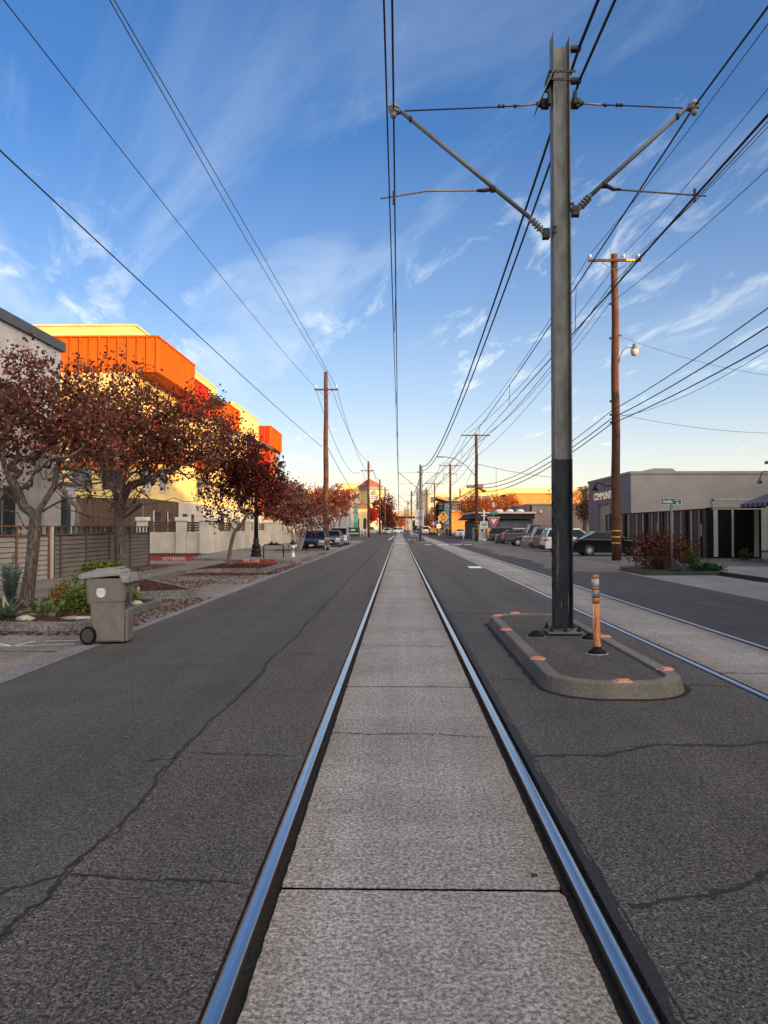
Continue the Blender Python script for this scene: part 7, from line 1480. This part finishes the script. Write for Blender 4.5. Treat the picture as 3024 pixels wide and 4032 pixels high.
yieldsign((11.45, 92.5, 0), 'red and white triangular yield sign above an orange plate beside the parked black car')
yieldsign((7.25, 160, .0), 'farther yield sign with orange plate behind the diamond warning sign', False); 
crossing((8.75, 168, 0), 'smaller crossing signal far behind the diamond warning sign')
dm = thing('warning_sign', 'yellow-orange diamond sign with arrow and small yield triangle on a thin post', 'sign', (7.55, 130, 0)); post(dm, 3.4, .05, GALV); a = MB(); vplate(a, [(0, 4.55), (1.02, 3.5), (0, 2.45), (-1.02, 3.5)], -.1); a.build('sign_panel', SY, dm)
a = MB(); vplate(a, [(-.42, 3.62), (.42, 3.62), (0, 2.85)], -.116, .012); b_ = a.build('triangle', SR, dm); a = MB(); vplate(a, [(-.2, 3.5), (.2, 3.5), (0, 3.12)], -.13, .01); a.build('triangle_centre', SW, b_); a = MB(); vplate(a, [(0, 4.3), (.25, 4.05), (-.25, 4.05)], -.115, .01); a.box(-.10, .10, -.115, -.105, 3.8, 4.04); a.build('arrow', BLKT, dm)
kb = thing('control_cabinet', 'pale traffic control cabinet standing behind the lamp-bearing utility pole', 'utility cabinet', (10.35, 99, 0)); MB().box(-.25, .75, -.4, .4, 0, 2.1).build('body', M('cabinet_pale', (.36, .36, .33)), kb, bevel=.03); MB().lathe([(.18, -.42), (.18, -.405)], (.42, 0, 1.35), 14, 'Y').build('meter', FGD, kb)
o = thing('bollard', 'lone white bollard left of the pale control cabinet', 'bollard', (8.75, 104, 0)); MB().lathe([(.11, 0), (.11, 1.05), (.05, 1.12)], n=10).build('post', FRM, o)
o = thing('barrier_blocks', 'pair of white rounded barriers beside the slate building', 'barrier', (12.3, 150, 0)); MB().box(-1.3, -.45, -.3, .3, 0, .95).build('block', FRM, o, bevel=.2); MB().box(-.35, .95, -.35, .35, 0, 1.1).build('block', FRM, o, bevel=.25)
rm = thing('radio_mast', 'thin dark mast in front of the palm tree', 'mast', (20.0, 157, 0)); MB().tube([(0, 0, 0), (0, 0, 14.2)], [.08, .04], 6).build('mast', GALV, rm)
# standing person in dark clothes
def skin_fig(nodes, edges, name, mat, parent):
    me = bpy.data.meshes.new(name); me.from_pydata([n_[0] for n_ in nodes], edges, []); o = bpy.data.objects.new(name, me); COL.objects.link(o); o.parent = parent
    md = o.modifiers.new('skin', 'SKIN'); sv_ = me.skin_vertices[0].data
    for i, n_ in enumerate(nodes): sv_[i].radius = n_[1] if isinstance(n_[1], tuple) else (n_[1], n_[1])
    sv_[0].use_root = True; o.modifiers.new('sub', 'SUBSURF').levels = 1; o.modifiers['sub'].render_levels = 2; me.materials.append(mat); return o
pp = thing('person', 'person in black jacket and trousers standing beside the third utility pole', 'person', (9.15, 146, 0), R(12)); SKN = M('skin', (.35, .22, .16), bump=0); CLO = M('black_clothing', (.012, .012, .014), rough=.8)
nd = [((0, 0, .95), (.16, .12)), ((0, 0, 1.15), (.17, .12)), ((0, 0, 1.38), (.20, .12)), ((0, 0, 1.50), .07), ((.10, 0, .88), .11), ((.12, -.02, .50), .075), ((.13, 0, .10), .055), ((.14, -.14, .05), .045), ((-.10, 0, .88), .11), ((-.12, .0, .50), .075), ((-.12, .04, .10), .055), ((-.13, -.10, .05), .045), ((.21, 0, 1.40), .07), ((.27, .03, 1.12), .055), ((.22, -.12, .92), .045), ((-.21, 0, 1.40), .07), ((-.28, .02, 1.12), .055), ((-.24, -.10, .90), .045)]
skin_fig(nd, [(0, 1), (1, 2), (2, 3), (0, 4), (4, 5), (5, 6), (6, 7), (0, 8), (8, 9), (9, 10), (10, 11), (2, 12), (12, 13), (13, 14), (2, 15), (15, 16), (16, 17)], 'body', CLO, pp)
mb = MB(); mb.lathe([(.03, 1.50), (.055, 1.54), (.075, 1.60), (.085, 1.66), (.078, 1.72), (.04, 1.765)], n=12); mb.tube([(0, -.07, 1.66), (0, -.10, 1.63)], [.012, .016], 5); mb.build('head', SKN, pp); mb = MB(); mb.lathe([(.09, 1.66), (.088, 1.73), (.05, 1.785)], (0, .015, 0), 12); mb.build('hair', TRIM, pp)
for s_, z in ((1, .86), (-1, .84)):
    mb = MB(); c_ = Vector((s_ * .23, -.14, z)); mb.tube([c_ + Vector((0, .01, .05)), c_, c_ - Vector((0, 0, .05))], [.025, .035, .03], 6)
    for f in range(4): mb.tube([c_ + Vector((-.025 + .017 * f, 0, -.04)), c_ + Vector((-.025 + .017 * f, -.01, -.08)), c_ + Vector((-.022 + .015 * f, -.02, -.10 - .006 * (f in (1, 2))))], .008, 4)
    mb.tube([c_ + Vector((-s_ * .03, -.01, 0)), c_ + Vector((-s_ * .05, -.03, -.05))], .010, 4); mb.build('hand', SKN, pp)
# unseen buildings added behind and right of the camera, sized to shade the street
def block(label, x0, x1, y0, y1, h, mt):
    o = thing('shade_building', label, 'building', (0, 0, 0)); MB().box(x0, x1, y0, y1, 0, h).build('wall', mt, o); MB().box(x0 - .2, x1 + .2, y0 - .2, y1 + .2, h + .001, h + .4).build('roof', WHG, o)
    mb = MB(); y = y0 + 1.5
    while y < y1 - 2: 
        z = 1.2
        while z < h - 2: mb.box(x0 - .05, x0 - .01, y, y + 1.6, z, z + 1.5); z += 3.2
        y += 3.4
    mb.build('windows', GLW, o)
block('unseen tall grey building placed behind the camera to shade the street', 16.2, 30, -36, 8.2, 15.2, WHG); block('unseen tan building placed right of the camera to shade the street', 22, 34, 9.0, 20.6, 12.4, TAN); block('unseen grey building placed beyond the corner building to cast shade', 26.4, 36, 21.2, 44, 8.9, WHG)
block('unseen long building placed east of the lot to cast shade', 38, 52, 30, 70, 10.0, TAN); block('unseen tall block placed far right of the lot to cast shade', 62, 80, 50, 100, 20, WHG)
